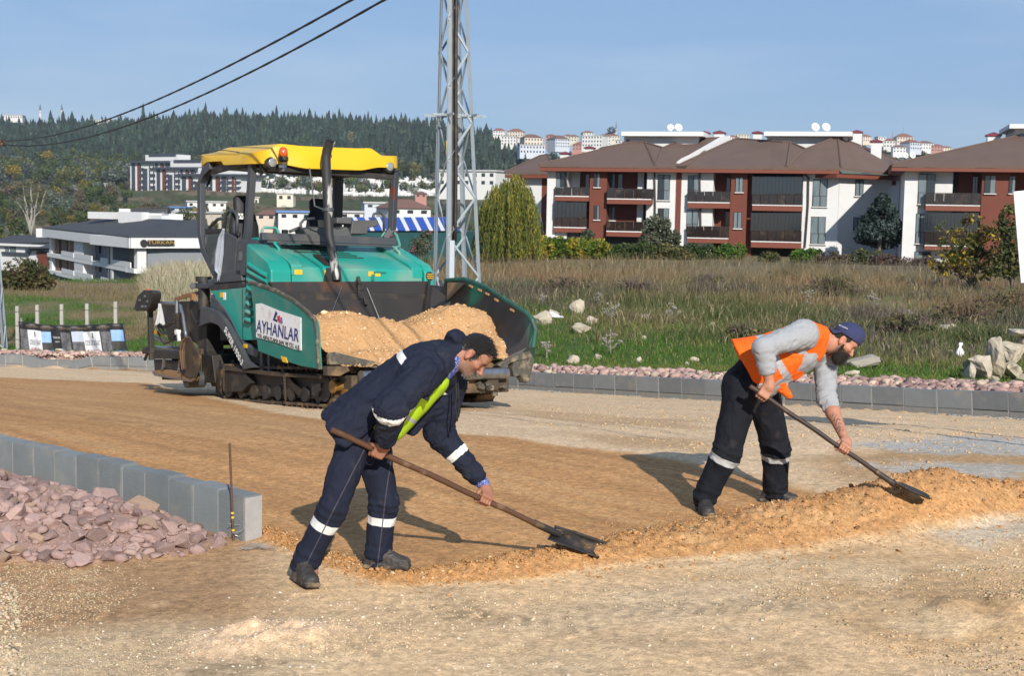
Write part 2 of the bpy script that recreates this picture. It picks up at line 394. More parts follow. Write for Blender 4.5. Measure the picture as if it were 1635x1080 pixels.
# --- ground colours (albedo): mixes of sand, compacted tan road base, orange windrow, pale dust, grey dust, grass, dry grass, forest floor
def mixc(c, k, col): return c+(np.asarray(col)-c)*k[:, None]
def ground_col(x, y, s):
    n = len(x); q = np.stack([x, y], -1); a = CX+FPX*x/np.maximum(y, .5)
    n1 = fbm(q*.8, 4, 61); n2 = fbm(q*3.1, 4, 62); n3 = fbm(q*.35, 3, 63)
    c = np.tile(np.array([.62, .425, .24]), (n, 1))
    # foreground: browner on the left, pale in the middle, orange gravelly on the right
    c = mixc(c, smooth(520, 330, a)*.9*smooth(.2, .6, n2+.2), (.36, .21, .105))
    c = mixc(c, smooth(850, 1250, a)*smooth(.35, .65, n1), (.54, .345, .175))
    c = mixc(c, smooth(.55, .75, n1)*.6, (.66, .50, .31))
    c = mixc(c, smooth(.60, .72, n3)*.5, (.60, .47, .30))
    def zone(pts, soft, col, amt=1.0, jit=.25):
        nonlocal c
        d = polysd(x, y, gpoly(pts))+(n2-.5)*jit; c = mixc(c, smooth(-soft, soft, d)*amt, col)
    zone([(-900, 560), (0, 584), (240, 594), (820, 621), (1240, 646), (1700, 672), (1900, 760), (1700, 800), (1350, 790), (1110, 745), (690, 690), (460, 665), (230, 612), (0, 603), (-900, 590)], .18, (.63, .45, .275))
    zone([(-900, 588), (0, 603), (230, 612), (460, 665), (690, 690), (1000, 722), (1130, 748), (1360, 800), (1200, 836), (900, 880), (700, 925), (620, 938), (560, 908), (400, 862), (375, 835), (0, 760), (-900, 740)], .10, (.46, .245, .102))
    zone([(0, 612), (230, 622), (460, 675), (760, 715), (700, 735), (300, 690), (0, 650)], .5, (.48, .28, .13), .6)
    zone([(830, 655), (1100, 672), (1120, 690), (850, 668)], .3, (.46, .30, .16), .7)
    zone([(900, 690), (1120, 700), (1130, 722), (1000, 712)], .3, (.45, .29, .15), .8)
    zone([(1260, 735), (1500, 708), (1800, 735), (1800, 790), (1500, 760), (1350, 775)], .3, (.42, .26, .13), .9, .6)
    zone([(1385, 712), (1500, 698), (1720, 700), (1720, 730), (1500, 726)], .25, (.44, .41, .36), .95, .8)
    zone([(1340, 742), (1480, 736), (1700, 745), (1700, 762), (1450, 755)], .2, (.43, .39, .33), .9, .8)
    zone([(1490, 850), (1560, 835), (1720, 832), (1720, 858), (1560, 868)], .15, (.56, .49, .38), .7, .6)
    zone([(740, 985), (1000, 950), (1500, 905), (1700, 900), (1700, 935), (1200, 985), (860, 1010)], .3, (.60, .44, .27), .8, .8)
    zone([(1280, 950), (1500, 915), (1720, 905), (1720, 1010), (1500, 985)], .25, (.50, .31, .15), .75, .9)
    dr = unit(np.array(gnd(900, 760)[:2])-np.array(gnd(60, 640)[:2])); al = q@dr; ac = q@np.array([-dr[1], dr[0]])
    st = fbm(np.stack([al*.25, ac*7], -1), 4, 91); rd = smooth(-.05, .15, polysd(x, y, gpoly([(-900, 588), (0, 603), (230, 612), (460, 665), (690, 690), (1000, 722), (1130, 748), (1360, 800), (1200, 836), (900, 880), (700, 925), (560, 908), (400, 855), (380, 790), (0, 705), (-900, 640)])))
    c = c*(1+(st-.5)*.55*rd)[:, None]; c = mixc(c, rd*smooth(.62, .72, st)*.5, (.46, .28, .13))
    st2 = fbm(np.stack([al*.5, ac*3], -1), 4, 93); c = c*(1+(st2-.5)*.28*(1-rd)*(s < 0))[:, None]
    for tr in ([(60, 985), (420, 960), (760, 985), (1250, 1060)], [(330, 1075), (640, 1005), (960, 975), (1640, 960)], [(600, 880), (720, 960), (900, 1075)], [(-60, 640), (300, 690), (760, 745), (1060, 790)]):
        dt, _, ar = polydist(x, y, np.array([gnd(*k)[:2] for k in tr])); w_ = smooth(.17, .11, dt)*smooth(.35, .6, fbm(q*.9, 3, 97)); c = c*(1-.20*w_*(np.sin(ar*48+dt*30) > .1)-.05*w_)[:, None]
    bz, bp = berm_z(x, y); c = mixc(c, np.where(s < 0, smooth(.02, .30, bp), 0), (.45, .24, .10))
    c = mixc(c, np.where(s < 0, smooth(.3, .9, bp)*smooth(.5, .7, n2), 0), (.50, .295, .135))
    pb = polysd(x, y, PATCH); c = mixc(c, smooth(-.08, .12, pb+(n2-.5)*.3), (.68, .47, .29))
    rb = polysd(x, y, RUB_POLY); c = mixc(c, smooth(-.02, .15, rb), (.30, .20, .17))
    # field side
    g = s > 0
    v = np.where(g, smooth(.0, .1, s), 0); f = np.tile(np.array([.30, .20, .17]), (n, 1))
    f = mixc(f, smooth(1.0, 1.7, s+(n2-.5)*1.2), (.065, .105, .026))
    f = mixc(f, smooth(8, 14, s+(n1-.5)*8)*smooth(.38, .55, n1), (.16, .125, .065))
    f = mixc(f, smooth(11, 20, s+(n3-.5)*8), (.19, .15, .085))
    lft = smooth(700, 420, a)
    f = mixc(f, lft*smooth(2, 5, s)*smooth(.35, .55, n3), (.22, .155, .085))
    f = mixc(f, lft*smooth(5, 10, s)*smooth(.52, .4, fbm(q*.16, 3, 71)), (.075, .12, .03))
    f = mixc(f, smooth(95, 140, y), (.085, .088, .042))
    nf = fbm(q*.03, 4, 72)
    f = mixc(f, smooth(160, 300, y)*smooth(.5, .62, nf), (.17, .13, .08))
    f = mixc(f, smooth(160, 300, y)*smooth(.48, .36, nf), (.06, .08, .03))
    cem = smooth(740, 800, y)*smooth(1150, 1100, y)*smooth(380, 470, a)*smooth(900, 800, a)
    f = mixc(f, cem*.6, (.26, .25, .20))
    f = mixc(f, smooth(1080, 1180, y)*smooth(860, 820, a), (.035, .05, .03))
    f = mixc(f, smooth(1000, 1180, y)*smooth(820, 900, a), (.13, .14, .09))
    return c*(1-v[:, None])+f*v[:, None]
def build_ground():
    rr = [.25, .6, 1.2, 2, 3, 4, 4.6, 5.2]
    while rr[-1] < 3200:
        r = rr[-1]; rr.append(r+min(max(r*r*.00042, .021), r*.022))
    rr = np.array(rr)
    ph = np.concatenate([np.linspace(-180, -60, 14), np.linspace(-50, -27, 12), np.linspace(-25, 25, 600), np.linspace(27, 50, 12), np.linspace(60, 170, 13)])
    ph = np.radians(ph); n, m = len(rr), len(ph)
    R2, T2 = np.meshgrid(rr, ph, indexing='ij'); x = (R2*np.sin(T2)).ravel(); y = (R2*np.cos(T2)).ravel()
    z = ground_z(x, y); s = far_s(x, y); c = ground_col(x, y, s)
    i, j = np.meshgrid(np.arange(n-1), np.arange(m), indexing='ij'); i = i.ravel(); j = j.ravel(); j2 = (j+1) % m
    f = np.stack([i*m+j, i*m+j2, (i+1)*m+j2, (i+1)*m+j], -1)
    g = mat('earth', (.4, .3, .2), rough=.95, spec=.15, vcol='earth', nscale=14, amount=.18, bump=.4, bscale=75, coord='Object')
    # add a second, finer grain to the colour
    t = g.node_tree; N = t.nodes; L = t.links; b = N['Principled BSDF']; src = b.inputs['Base Color'].links[0].from_socket
    tc = N.new('ShaderNodeTexCoord'); vo = N.new('ShaderNodeTexVoronoi'); vo.inputs['Scale'].default_value = 42; L.new(tc.outputs['Object'], vo.inputs['Vector'])
    vr = N.new('ShaderNodeSeparateColor'); L.new(vo.outputs['Color'], vr.inputs[0]); vm = N.new('ShaderNodeMapRange'); vm.inputs[3].default_value = .80; vm.inputs[4].default_value = 1.18; L.new(vr.outputs[0], vm.inputs[0]); h2 = N.new('ShaderNodeHueSaturation'); L.new(vm.outputs[0], h2.inputs['Value']); L.new(src, h2.inputs['Color']); src = h2.outputs[0]
    no = N.new('ShaderNodeTexNoise'); no.inputs['Scale'].default_value = 120; no.inputs['Detail'].default_value = 3; L.new(tc.outputs['Object'], no.inputs['Vector'])
    mr = N.new('ShaderNodeMapRange'); mr.inputs[1].default_value = .3; mr.inputs[2].default_value = .7; mr.inputs[3].default_value = .80; mr.inputs[4].default_value = 1.20; L.new(no.outputs[0], mr.inputs[0])
    hs = N.new('ShaderNodeHueSaturation'); L.new(mr.outputs[0], hs.inputs['Value']); L.new(src, hs.inputs['Color']); L.new(hs.outputs[0], b.inputs['Base Color'])
    o = npmesh('ground', np.stack([x, y, z], -1), f, g, smooth=True, cols={'earth': c}); struct(o)
    # the middle, under the camera
    mb = MB(); k = np.arange(0, 2*math.pi, .5); mb.add([(0.252*math.sin(t), .252*math.cos(t), -.004) for t in k], [tuple(range(len(k)))])
    return o
build_ground()
# ================================================================== KERBS, RUBBLE, ROCKS, PEBBLES
def hull_mesh(name, seed, n=16, sq=(1, .8, .7), mats=None):
    r = np.random.default_rng(seed); bm = bmesh.new()
    for _ in range(n):
        v = unit(r.normal(size=3))*r.uniform(.8, 1.0)*np.array(sq); bm.verts.new(v)
    bmesh.ops.convex_hull(bm, input=bm.verts); bmesh.ops.delete(bm, geom=[v for v in bm.verts if not v.link_faces], context='VERTS')
    bmesh.ops.triangulate(bm, faces=bm.faces)
    me = bpy.data.meshes.new(name); bm.to_mesh(me); bm.free()
    if mats: me.materials.append(mats)
    return me
def mesh_np(me):
    v = np.array([x.co[:] for x in me.vertices]); f = np.array([list(p.vertices) for p in me.polygons]); return v, f
def scatter(protos, pos, scl, rng, flat=1.0, sink=.3, cols=None):
    'join many small stones into one numpy mesh'
    V, F, Cc, o = [], [], [], 0
    n = len(pos); idx = rng.integers(0, len(protos), n)
    for k, (v, f) in enumerate(protos):
        w = np.where(idx == k)[0]
        if not len(w): continue
        an = rng.uniform(0, 6.283, (len(w), 3)); ca, sa = np.cos(an), np.sin(an)
        Rz = np.zeros((len(w), 3, 3)); Rz[:, 0, 0] = ca[:, 0]; Rz[:, 0, 1] = -sa[:, 0]; Rz[:, 1, 0] = sa[:, 0]; Rz[:, 1, 1] = ca[:, 0]; Rz[:, 2, 2] = 1
        t = (an[:, 1]-3.14)*.25; Rx = np.zeros((len(w), 3, 3)); Rx[:, 0, 0] = 1; Rx[:, 1, 1] = np.cos(t); Rx[:, 1, 2] = -np.sin(t); Rx[:, 2, 1] = np.sin(t); Rx[:, 2, 2] = np.cos(t)
        p = np.einsum('nij,njk,vk->nvi', Rz, Rx, v)*scl[w][:, None, None]; p[:, :, 2] *= flat; p += pos[w][:, None, :]
        p[:, :, 2] += (scl[w]*flat*(1-2*sink)*.5)[:, None]
        F.append((f[None]+(np.arange(len(w))*len(v))[:, None, None]+o).reshape(-1, 3)); V.append(p.reshape(-1, 3)); o += len(w)*len(v)
        if cols is not None: Cc.append(np.repeat(cols[w], len(v), 0))
    return np.concatenate(V), np.concatenate(F), (np.concatenate(Cc) if cols is not None else None)
M_KERB = mat('kerb concrete', (.155, .165, .17), rough=.9, col2=(.21, .22, .225), nscale=7, amount=.9, dirt=(.34, .29, .22), dscale=3.1, dlo=.55, dhi=.75, damount=.55, bump=.25, bscale=90, rvar=.14, spec=.2)
M_KERB2 = mat('pale kerb concrete', (.165, .18, .18), rough=.9, col2=(.225, .24, .24), nscale=7, amount=.9, dirt=(.42, .35, .26), dscale=3.1, dlo=.55, dhi=.78, damount=.5, bump=.25, bscale=90, rvar=.12, spec=.2)
M_FOOT = mat('kerb footing concrete', (.19, .19, .185), rough=.95, col2=(.26, .25, .225), nscale=9, amount=.8, bump=.5, bscale=60, spec=.1)
M_MORT = mat('mortar', (.40, .39, .37), rough=.95, col2=(.30, .29, .28), nscale=20, amount=.8, spec=.1)
def along(pl, step, s0=0.0):
    seg = np.hypot(*np.diff(pl, axis=0).T); cs = np.concatenate([[0], np.cumsum(seg)]); s = np.arange(s0, cs[-1]-step, step)
    def at(t): return np.stack([np.interp(t, cs, pl[:, 0]), np.interp(t, cs, pl[:, 1])], -1)
    return [(at(t), at(t+step)) for t in s]
def stone_mesh(name, l, w, h, m, bev=.007):
    mb = MB(); mb.box((0, 0, 0), (l, w, h)); o = mb.build(name, m); bm = bmesh.new(); bm.from_mesh(o.data)
    bmesh.ops.bevel(bm, geom=bm.edges[:], offset=bev, segments=2, affect='EDGES'); bm.to_mesh(o.data); bm.free(); me = o.data
    me.polygons.foreach_set('use_smooth', [False]*len(me.polygons)); bpy.data.objects.remove(o); return me
def far_kerb():
    k = tag(thing('kerb', None, None), kind='structure'); k['label'] = 'long grey concrete kerb between the road and the overgrown field'
    me = stone_mesh('kerb_stone', .572, .16, .27, M_KERB); mf = stone_mesh('footing_block', .574, .17, .26, M_FOOT); mo = MB()
    for a, b in along(KERB_FAR, .585):
        d = b-a; L = np.hypot(*d); d = d/L; nrm = np.array([d[1], -d[0]])*1.0; c = (a+b)/2
        nrm = nrm if far_s(np.array([c[0]+nrm[0]*.1]), np.array([c[1]+nrm[1]*.1]))[0] > 0 else -nrm
        px = CX+FPX*c[0]/c[1]; drop = 0.0; z0, z1 = float(road_z(a[1])), float(road_z(b[1]))
        if c[0] < -8 and 52 < px < 140: drop = .13
        tilt = math.atan2(z1-z0, L)
        if c[0] < -8 and 40 < px <= 60: tilt += .22; drop = .06
        if c[0] < -8 and 128 <= px < 146: tilt -= .22; drop = .06
        z = (z0+z1)/2-drop; c3 = np.array([c[0]+nrm[0]*.08, c[1]+nrm[1]*.08, z])
        X = np.array([d[0], d[1], math.tan(tilt)]); X = unit(X); Z = unit(np.cross(X, np.array([nrm[0], nrm[1], 0]))); Z = Z if Z[2] > 0 else -Z; Y = np.cross(Z, X)
        jit = RNG.normal(0, .004, 2)
        o = child('kerb_stone', me, k); Mx = Matrix([[X[0], Y[0], Z[0], 0], [X[1], Y[1], Z[1], 0], [X[2], Y[2], Z[2], 0], [0, 0, 0, 1]])
        p = c3+Z*(.235+jit[0])+Y*jit[1]; o.matrix_basis = Matrix.Translation(p)@Mx
        o = child('footing_block', mf, k); o.matrix_basis = Matrix.Translation(c3+Z*(-.035)+Y*(jit[1]-.006))@Mx
        mo.box(c3+Z*.14-X*L/2, (.018, .150, .42), (X, Y, Z))
    mo.build('mortar', M_MORT, k)
    # rough concrete spilled along the foot of the kerb
    V, F = [], []; pr = [mesh_np(hull_mesh('r', 900+i, 12)) for i in range(4)]; pts = along(KERB_FAR[:6], .05)
    pos = np.array([list((a+RNG.normal(0, .05, 2)+0)) for a, b in pts for _ in range(5)]); d, sd, _ = polydist(pos[:, 0], pos[:, 1], KERB_FAR)
    pos = pos[(-d*sd < .02) & (vnoise(pos*1.3, 3) > .35)]
    v, f, _ = scatter(pr, np.column_stack([pos, road_z(pos[:, 1])]), RNG.uniform(.012, .042, len(pos)), RNG, .7, .4)
    stuff(npmesh('concrete_spill', v, f, mat('spilled concrete', (.33, .33, .31), .95, rvar=.0, col2=(.22, .22, .21), nscale=15), parent=k))
far_kerb()
def near_kerb():
    k = tag(thing('kerb', None, None), kind='structure'); k['label'] = 'curved pale concrete kerb holding the heap of pink rubble'
    me = stone_mesh('kerb_stone', .287, .15, .40, M_KERB2); mo = MB(); first = True
    for a, b in along(KERB_NEAR, .293):
        d = unit(b-a); nrm = np.array([d[1], -d[0]]); c = (a+b)/2+nrm*.02; z = float(road_z(c[1]))
        jit = RNG.normal(0, .005, 3)
        o = child('kerb_stone', me, k, (c[0]+nrm[0]*jit[0], c[1]+nrm[1]*jit[0], z+.115+jit[1]), (jit[2]*.6, 0, math.atan2(d[1], d[0])+jit[2]))
        if first: o['label'] = 'end stone of the kerb, its end face rough and stained'; first = False
        X = np.array([d[0], d[1], 0]); mo.box((*(c-d*.1465), z+.1), (.014, .138, .40), (X, np.array([-d[1], d[0], 0]), np.array([0, 0, 1.])))
    mo.build('mortar', M_MORT, k)
near_kerb()
M_PINK = mat('pink rubble stone', (.33, .205, .18), rough=.95, col2=(.43, .31, .27), nscale=5, amount=.9, dirt=(.42, .33, .26), dscale=4, dlo=.56, dhi=.8, damount=.6, bump=.6, bscale=30, rvar=.38, spec=.15)
M_TANR = mat('tan rubble stone', (.40, .30, .20), rough=.95, col2=(.32, .2, .16), nscale=6, amount=.9, bump=.5, bscale=30, rvar=.2, spec=.15)
M_PALE = mat('pale limestone', (.52, .46, .36), rough=.95, col2=(.36, .30, .22), nscale=3.5, amount=.9, dirt=(.17, .15, .11), dscale=4, dlo=.55, dhi=.75, damount=.7, bump=.7, bscale=14, rvar=.1, spec=.15)
def rubble():
    bed = tag(thing('rubble_bed', None, None), kind='structure'); bed['label'] = 'bed of broken pink stone behind the near kerb'
    protos = []
    for i in range(12):
        me = hull_mesh('stone', 100+i, 15+i % 5, (1, RNG.uniform(.65, .9), RNG.uniform(.45, .75)), M_TANR if i > 9 else M_PINK); protos.append(me)
    lo, hi = RUB_POLY.min(0), RUB_POLY.max(0); cand = RNG.uniform(lo, hi, (16000, 2)); cand[:, 0] = np.maximum(cand[:, 0], -5.4)
    sd = polysd(cand[:, 0], cand[:, 1], RUB_POLY); cand = cand[sd > .03]; sd = sd[sd > .03]
    px = CX+FPX*cand[:, 0]/cand[:, 1]; k = px > -60; cand = cand[k]; sd = sd[k]
    placed = []; n = 0
    for tries, (x, y) in enumerate(cand):
        if n >= 285: break
        r = float(RNG.choice([.062, .08, .1, .13, .165], p=[.44, .32, .16, .06, .02]))*(1.1 if sd[tries] < .35 else 1)
        if n > 60: r = min(r, .09)
        if sd[tries] < r*.6 or any((x-a)**2+(y-b)**2 < (.62*(r+c))**2 for a, b, c in placed): continue
        placed.append((x, y, r)); n += 1
        me = protos[int(RNG.integers(0, 12)) if RNG.random() < .5 else int(RNG.integers(0, 11))]
        child('stone', me, bed, (x, y, gz(x, y)+r*.28), (RNG.uniform(-.5, .5), RNG.uniform(-.5, .5), RNG.uniform(0, 6.3)), r*RNG.uniform(.9, 1.15))
    pr = [mesh_np(m) for m in protos[:6]]
    rest = cand[1500:11500]; s = np.minimum(RNG.gamma(1.7, .0155, len(rest))+.016, .075)
    v, f, _ = scatter(pr, np.column_stack([rest, ground_z(rest[:, 0], rest[:, 1], False)]), s, RNG, .8, .25)
    stuff(npmesh('rubble_fines', v, f, M_PINK, parent=bed))
    # strip of the same stone behind the far kerb
    pts = []; 
    for a, b in along(KERB_FAR, .05):
        d = unit(b-a); nr = np.array([d[1], -d[0]]);
        for _ in range(17): pts.append(a+nr*(.22+1.15*RNG.beta(1.1, 1.6))+RNG.normal(0, .03, 2))
    pts = np.array(pts); s = far_s(pts[:, 0], pts[:, 1]); pts = pts[s > .2]; q = np.minimum(RNG.gamma(1.6, .024, len(pts))+.022, .16)
    tc = np.array([(.35, .225, .195), (.43, .30, .255), (.27, .175, .155), (.46, .37, .28), (.40, .27, .23)])[RNG.integers(0, 5, len(pts))]*(1+RNG.normal(0, .12, (len(pts), 1)))
    v, f, tc = scatter(pr, np.column_stack([pts, ground_z(pts[:, 0], pts[:, 1], False)]), q, RNG, .8, .2, tc)
    stuff(tag(npmesh('verge_rubble', v, f, mat('crushed pink stone', (.4, .25, .2), .95, vcol='tint', nscale=12, amount=.25, spec=.15), cols={'tint': tc}), 'strip of dull pink crushed stone behind the far kerb'))
rubble()
def boulder(name, seed, sz, m, sub=2):
    r = np.random.default_rng(seed); bm = bmesh.new()
    for _ in range(22): bm.verts.new(unit(r.normal(size=3))*r.uniform(.75, 1.0))
    bmesh.ops.convex_hull(bm, input=bm.verts); bmesh.ops.delete(bm, geom=[v for v in bm.verts if not v.link_faces], context='VERTS')
    bmesh.ops.triangulate(bm, faces=bm.faces); bmesh.ops.subdivide_edges(bm, edges=bm.edges[:], cuts=3, use_grid_fill=True)
    v = np.array([x.co[:] for x in bm.verts]); nz = fbm(v*1.6+seed, 4, seed); n2 = fbm(v*5+seed, 3, seed+5)
    v = v*(1+(nz-.5)*.45+(n2-.5)*.22)[:, None]*np.asarray(sz)
    for x, c in zip(bm.verts, v): x.co = c
    me = bpy.data.meshes.new(name); bm.to_mesh(me); bm.free(); me.materials.append(m)
    o = link(name, me); return o
# rocks lying in the grass: photo pixel of the foot, half size in px (w, h), label
ROCKS = [((868, 520), (20, 13), 'white limestone lump beside the hopper, leftmost of the pale rocks', 0), ((922, 505), (15, 19), 'upright furrowed tan rock leaning over the flat pale rocks', 0),
 ((945, 519), (14, 9), 'low flat rock right of the furrowed tan rock', 0), ((930, 534), (19, 11), 'wide whitish rock in front of the furrowed tan rock', 0),
 ((886, 510), (13, 9), 'rough pale rock between the limestone lump and the furrowed rock', 0), ((1029, 513), (10, 7), 'small grey rock alone in the grass beyond the thistles', 1),
 ((1028, 543), (6, 4), 'little white rock in grass behind the tall thistle', 0), ((956, 575), (9, 5), 'slanted pale rock in grass left of the round stone', 0),
 ((1021, 580), (6, 6), 'round cream stone above the pink rubble strip', 0), ((1139, 524), (9, 5), 'rounded white stone far back in the green grass', 0),
 ((914, 583), (12, 9), 'tan rock behind the pink strip near the hopper', 0), ((1097, 585), (5, 4), 'small square cream stone above the kerb left of the orange vest', 0),
 ((1383, 590), (34, 13), 'broad low grey slab of earth and rock behind the bearded man', 1), ((1365, 606), (18, 9), 'flat cream rock on the verge just right of the beard', 0),
 ((1345, 583), (9, 8), 'small pale rock between the beard and the grey slab', 0), ((1520, 532), (22, 8), 'long flat white rock in dry grass left of the boulders', 0),
 ((1517, 566), (6, 4), 'small flat stone in the grass near the white bag', 0), ((1110, 580), (8, 6), 'lumpy cream stone beside the small square one', 0)]
BOULD = [((1563, 612), (28, 27), .7, 'ragged leftmost boulder of the heap at the right edge'), ((1590, 610), (19, 36), .6, 'tall upright split boulder in the middle of the heap'), ((1617, 585), (21, 27), .55, 'slanted slab boulder near the top of the heap'),
 ((1614, 606), (17, 14), .3, 'pale yellowish block at the front of the heap'), ((1640, 570), (20, 20), .5, 'grey boulder topmost at the right frame edge'), ((1584, 614), (12, 7), .2, 'small orange-tan stone at the foot of the heap'), ((1630, 613), (18, 9), .25, 'flat orange-tan rock at the right foot of the heap'),
 ((1548, 611), (10, 17), .3, 'narrow crumbled rock at the left foot of the heap'), ((1625, 538), (22, 7), .6, 'flat white slab lying on top behind the heap')]
def rocks():
    mg = mat('grey weathered rock', (.27, .245, .20), .95, col2=(.36, .32, .26), nscale=4, amount=.9, bump=.6, bscale=18, spec=.15)
    for i, ((px, py), (w, h), lab, k) in enumerate(ROCKS):
        g = gp(px, py); s = g[1]/FPX; o = boulder('rock', 300+i, (w*s, w*s*.8, h*s*1.15), mg if k else M_PALE)
        o.location = (g[0], g[1]+w*s*.5, g[2]+h*s*.75); o.rotation_euler = (0, 0, 0); tag(o, lab, 'rock', 'rocks lying in the field grass')
    for i, ((px, py), (w, h), dd, lab) in enumerate(BOULD):
        g = gp(px, 611); g = gp(px, 613) if py > 600 else g; d = g[1]+dd*.6; q = P(px, py-h, d); s = d/FPX
        o = boulder('boulder', 400+i, (w*s, .32+w*s*.35, h*s*1.1), M_PALE if i not in (4,) else mg); o.location = q; tag(o, lab, 'boulder', 'boulders heaped behind the kerb')
rocks()
def pebbles():
    pr = [mesh_np(hull_mesh('p', 700+i, 9, (1, .8, .65))) for i in range(5)]
    pos, scl, col = [], [], []
    def put(n, poly, lo, hi, c, cj=.12, fade=None):
        poly = gpoly(poly)[:, :2]; a, b = poly.min(0), poly.max(0); p = RNG.uniform(a, b, (n*3, 2)); k = inside(p[:, 0], p[:, 1], poly); p = p[k]
        w = fbm(p*1.1, 3, 81); p = p[w > RNG.uniform(.28, .62, len(p))][:n]
        p = p[far_s(p[:, 0], p[:, 1]) < -.05]
        pos.append(p); scl.append(lo+(hi-lo)*RNG.beta(1, 5, len(p))); col.append(np.asarray(c)*(1+RNG.normal(0, cj, (len(p), 1)))*(1+RNG.normal(0, .03, (len(p), 3))))
    pale = (.52, .41, .27); tan = (.46, .33, .19); org = (.45, .255, .115); white = (.58, .50, .39)
    put(3400, [(-80, 1130), (-80, 880), (400, 880), (600, 945), (950, 945), (1640, 830), (1760, 900), (1760, 1130)], .005, .020, pale)
    put(2600, [(640, 950), (960, 940), (1300, 885), (1720, 840), (1720, 900), (1280, 950), (900, 1000), (640, 990)], .006, .032, pale)
    put(2600, [(1200, 960), (1720, 880), (1720, 1100), (1500, 1060), (1250, 1010)], .007, .035, tan)
    put(900, [(1540, 1040), (1560, 960), (1720, 930), (1720, 1030)], .012, .05, tan)
    put(3800, [(-80, 1120), (-80, 890), (190, 905), (330, 960), (260, 1120)], .006, .022, (.45, .36, .235))
    put(900, [(-80, 1120), (-80, 930), (25, 930), (45, 1120)], .012, .045, (.50, .40, .27))
    put(2600, [(0, 603), (230, 612), (460, 665), (690, 690), (1110, 740), (1400, 790), (1720, 770), (1720, 675), (1240, 650), (820, 624)], .008, .034, pale)
    put(900, [(0, 700), (380, 780), (560, 900), (900, 870), (1340, 800), (1000, 725), (460, 670), (0, 615)], .004, .014, org)
    put(700, [(280, 1050), (310, 1000), (560, 990), (700, 1010), (620, 1060)], .005, .022, (.62, .47, .31))
    put(300, [(0, 1050), (400, 940), (900, 1000), (1500, 900), (1700, 1000), (1000, 1100)], .012, .026, white)
    put(1200, [(820, 640), (1240, 655), (1640, 680), (1640, 735), (1300, 760), (1100, 720), (840, 680)], .012, .055, (.50, .345, .19))
    # clods on the windrow
    n = 13000; s = RNG.uniform(0, BERM_S[-1], n); c = np.stack([np.interp(s, BERM_S, BERM_XY[:, 0]), np.interp(s, BERM_S, BERM_XY[:, 1])], -1)
    w = np.interp(s, BERM_S, [b[3] for b in BERM]); o = RNG.normal(0, .55, n)
    d = np.stack([np.gradient(np.interp(np.linspace(0, BERM_S[-1], n), BERM_S, BERM_XY[:, 0])), np.gradient(np.interp(np.linspace(0, BERM_S[-1], n), BERM_S, BERM_XY[:, 1]))], -1)
    i = (s/BERM_S[-1]*(n-1)).astype(int); t = d[i]/np.linalg.norm(d[i], axis=1)[:, None]; c = c+np.stack([-t[:, 1], t[:, 0]], -1)*(o*w)[:, None]
    pos.append(c); scl.append(.004+RNG.gamma(1.4, .0040, n)); col.append(np.where(RNG.random((n, 1)) < .13, np.array([[.54, .38, .22]]), np.array([[.42, .22, .085]]))*(1+RNG.normal(0, .14, (n, 1))))
    pos, scl, col = np.concatenate(pos), np.minimum(np.concatenate(scl), .055), np.clip(np.concatenate(col), .02, .9)
    z = ground_z(pos[:, 0], pos[:, 1], True); v, f, c = scatter(pr, np.column_stack([pos, z]), scl, RNG, .8, .35, col)
    stuff(npmesh('gravel', v, f, mat('gravel stone', (.5, .4, .3), .95, vcol='tint', nscale=30, amount=.15, spec=.15), cols={'tint': c}))
pebbles()
def stake():
    b = gnd(373, 866); top = P(366.5, 708, b[1]); t = thing('steel_stake', 'rusty ribbed steel rod with yellow tape marks at the kerb end', 'steel rod', b)
    mb = MB(); n = 60; pts = [b+(top-b)*k/n for k in range(-4, n+1)]; mb.tube(pts, [.0072+.0016*(k % 2) for k in range(len(pts))], 8)
    mb.build('rod', mat('rusted rebar', (.09, .055, .04), .8, .3, col2=(.17, .085, .05), nscale=30), t, smooth=True)
    ye = mat('yellow tape', (.75, .48, .03), .6)
    for k in (.11, .24, .285): q = b+(top-b)*k; mb = MB(); mb.cyl(q, q+(top-b)*.018, .0105, n=10); mb.build('tape_mark', ye, t)
    w = mat('tie wire', (.45, .44, .42), .5, .7); mb = MB(); g = gnd(385, 880)
    mb.tube([b+(math.cos(a)*(.03+.004*a)+.02, math.sin(a)*.03-.02, .02+.012*a) for a in np.linspace(0, 9, 40)], .0022, 5); mb.build('wire_coil', w, t)
    mb = MB(); r = np.random.default_rng(3)
    for k in range(6):
        q = g+np.array([r.uniform(-.02, .03), r.uniform(-.03, .03), .01]); e = q+np.array([r.uniform(.12, .26), r.uniform(-.04, .05), r.uniform(0, .03)])
        mb.tube([q, (q+e)/2+(0, 0, .02), e], .0025, 5)
    tag(mb.build('loose_wire', w), 'tangle of loose pale wire on the sand in front of the steel rod', 'wire')
stake()
# ================================================================== ASPHALT PAVER
PN = unit([-.03, .1, 1]); _t = math.radians(36)
PF = np.array([math.sin(_t), -math.cos(_t), 0]); PF = unit(PF-PN*(PF@PN)); PL = np.cross(PN, PF)
PO = gnd(445, 647)+PL*1.38
PM = Matrix([[PF[0], PL[0], PN[0], PO[0]], [PF[1], PL[1], PN[1], PO[1]], [PF[2], PL[2], PN[2], PO[2]], [0, 0, 0, 1]])
def sv(px, py, v):
    r = ray(px, py); k = ((PO-_C)@PL+v)/(r@PL); q = _C+r*k-PO; return np.array([q@PF, v, q@PN])
def su(px, py, u):
    r = ray(px, py); k = ((PO-_C)@PF+u)/(r@PF); q = _C+r*k-PO; return np.array([u, q@PL, q@PN])
def SV(v, pts): return [sv(x, y, v) for x, y in pts]
def part(mb, name, m, parent, label=None, **kw):
    o = mb.build(name, m, None, **kw); o.parent = parent
    if label: o['label'] = label
    return o
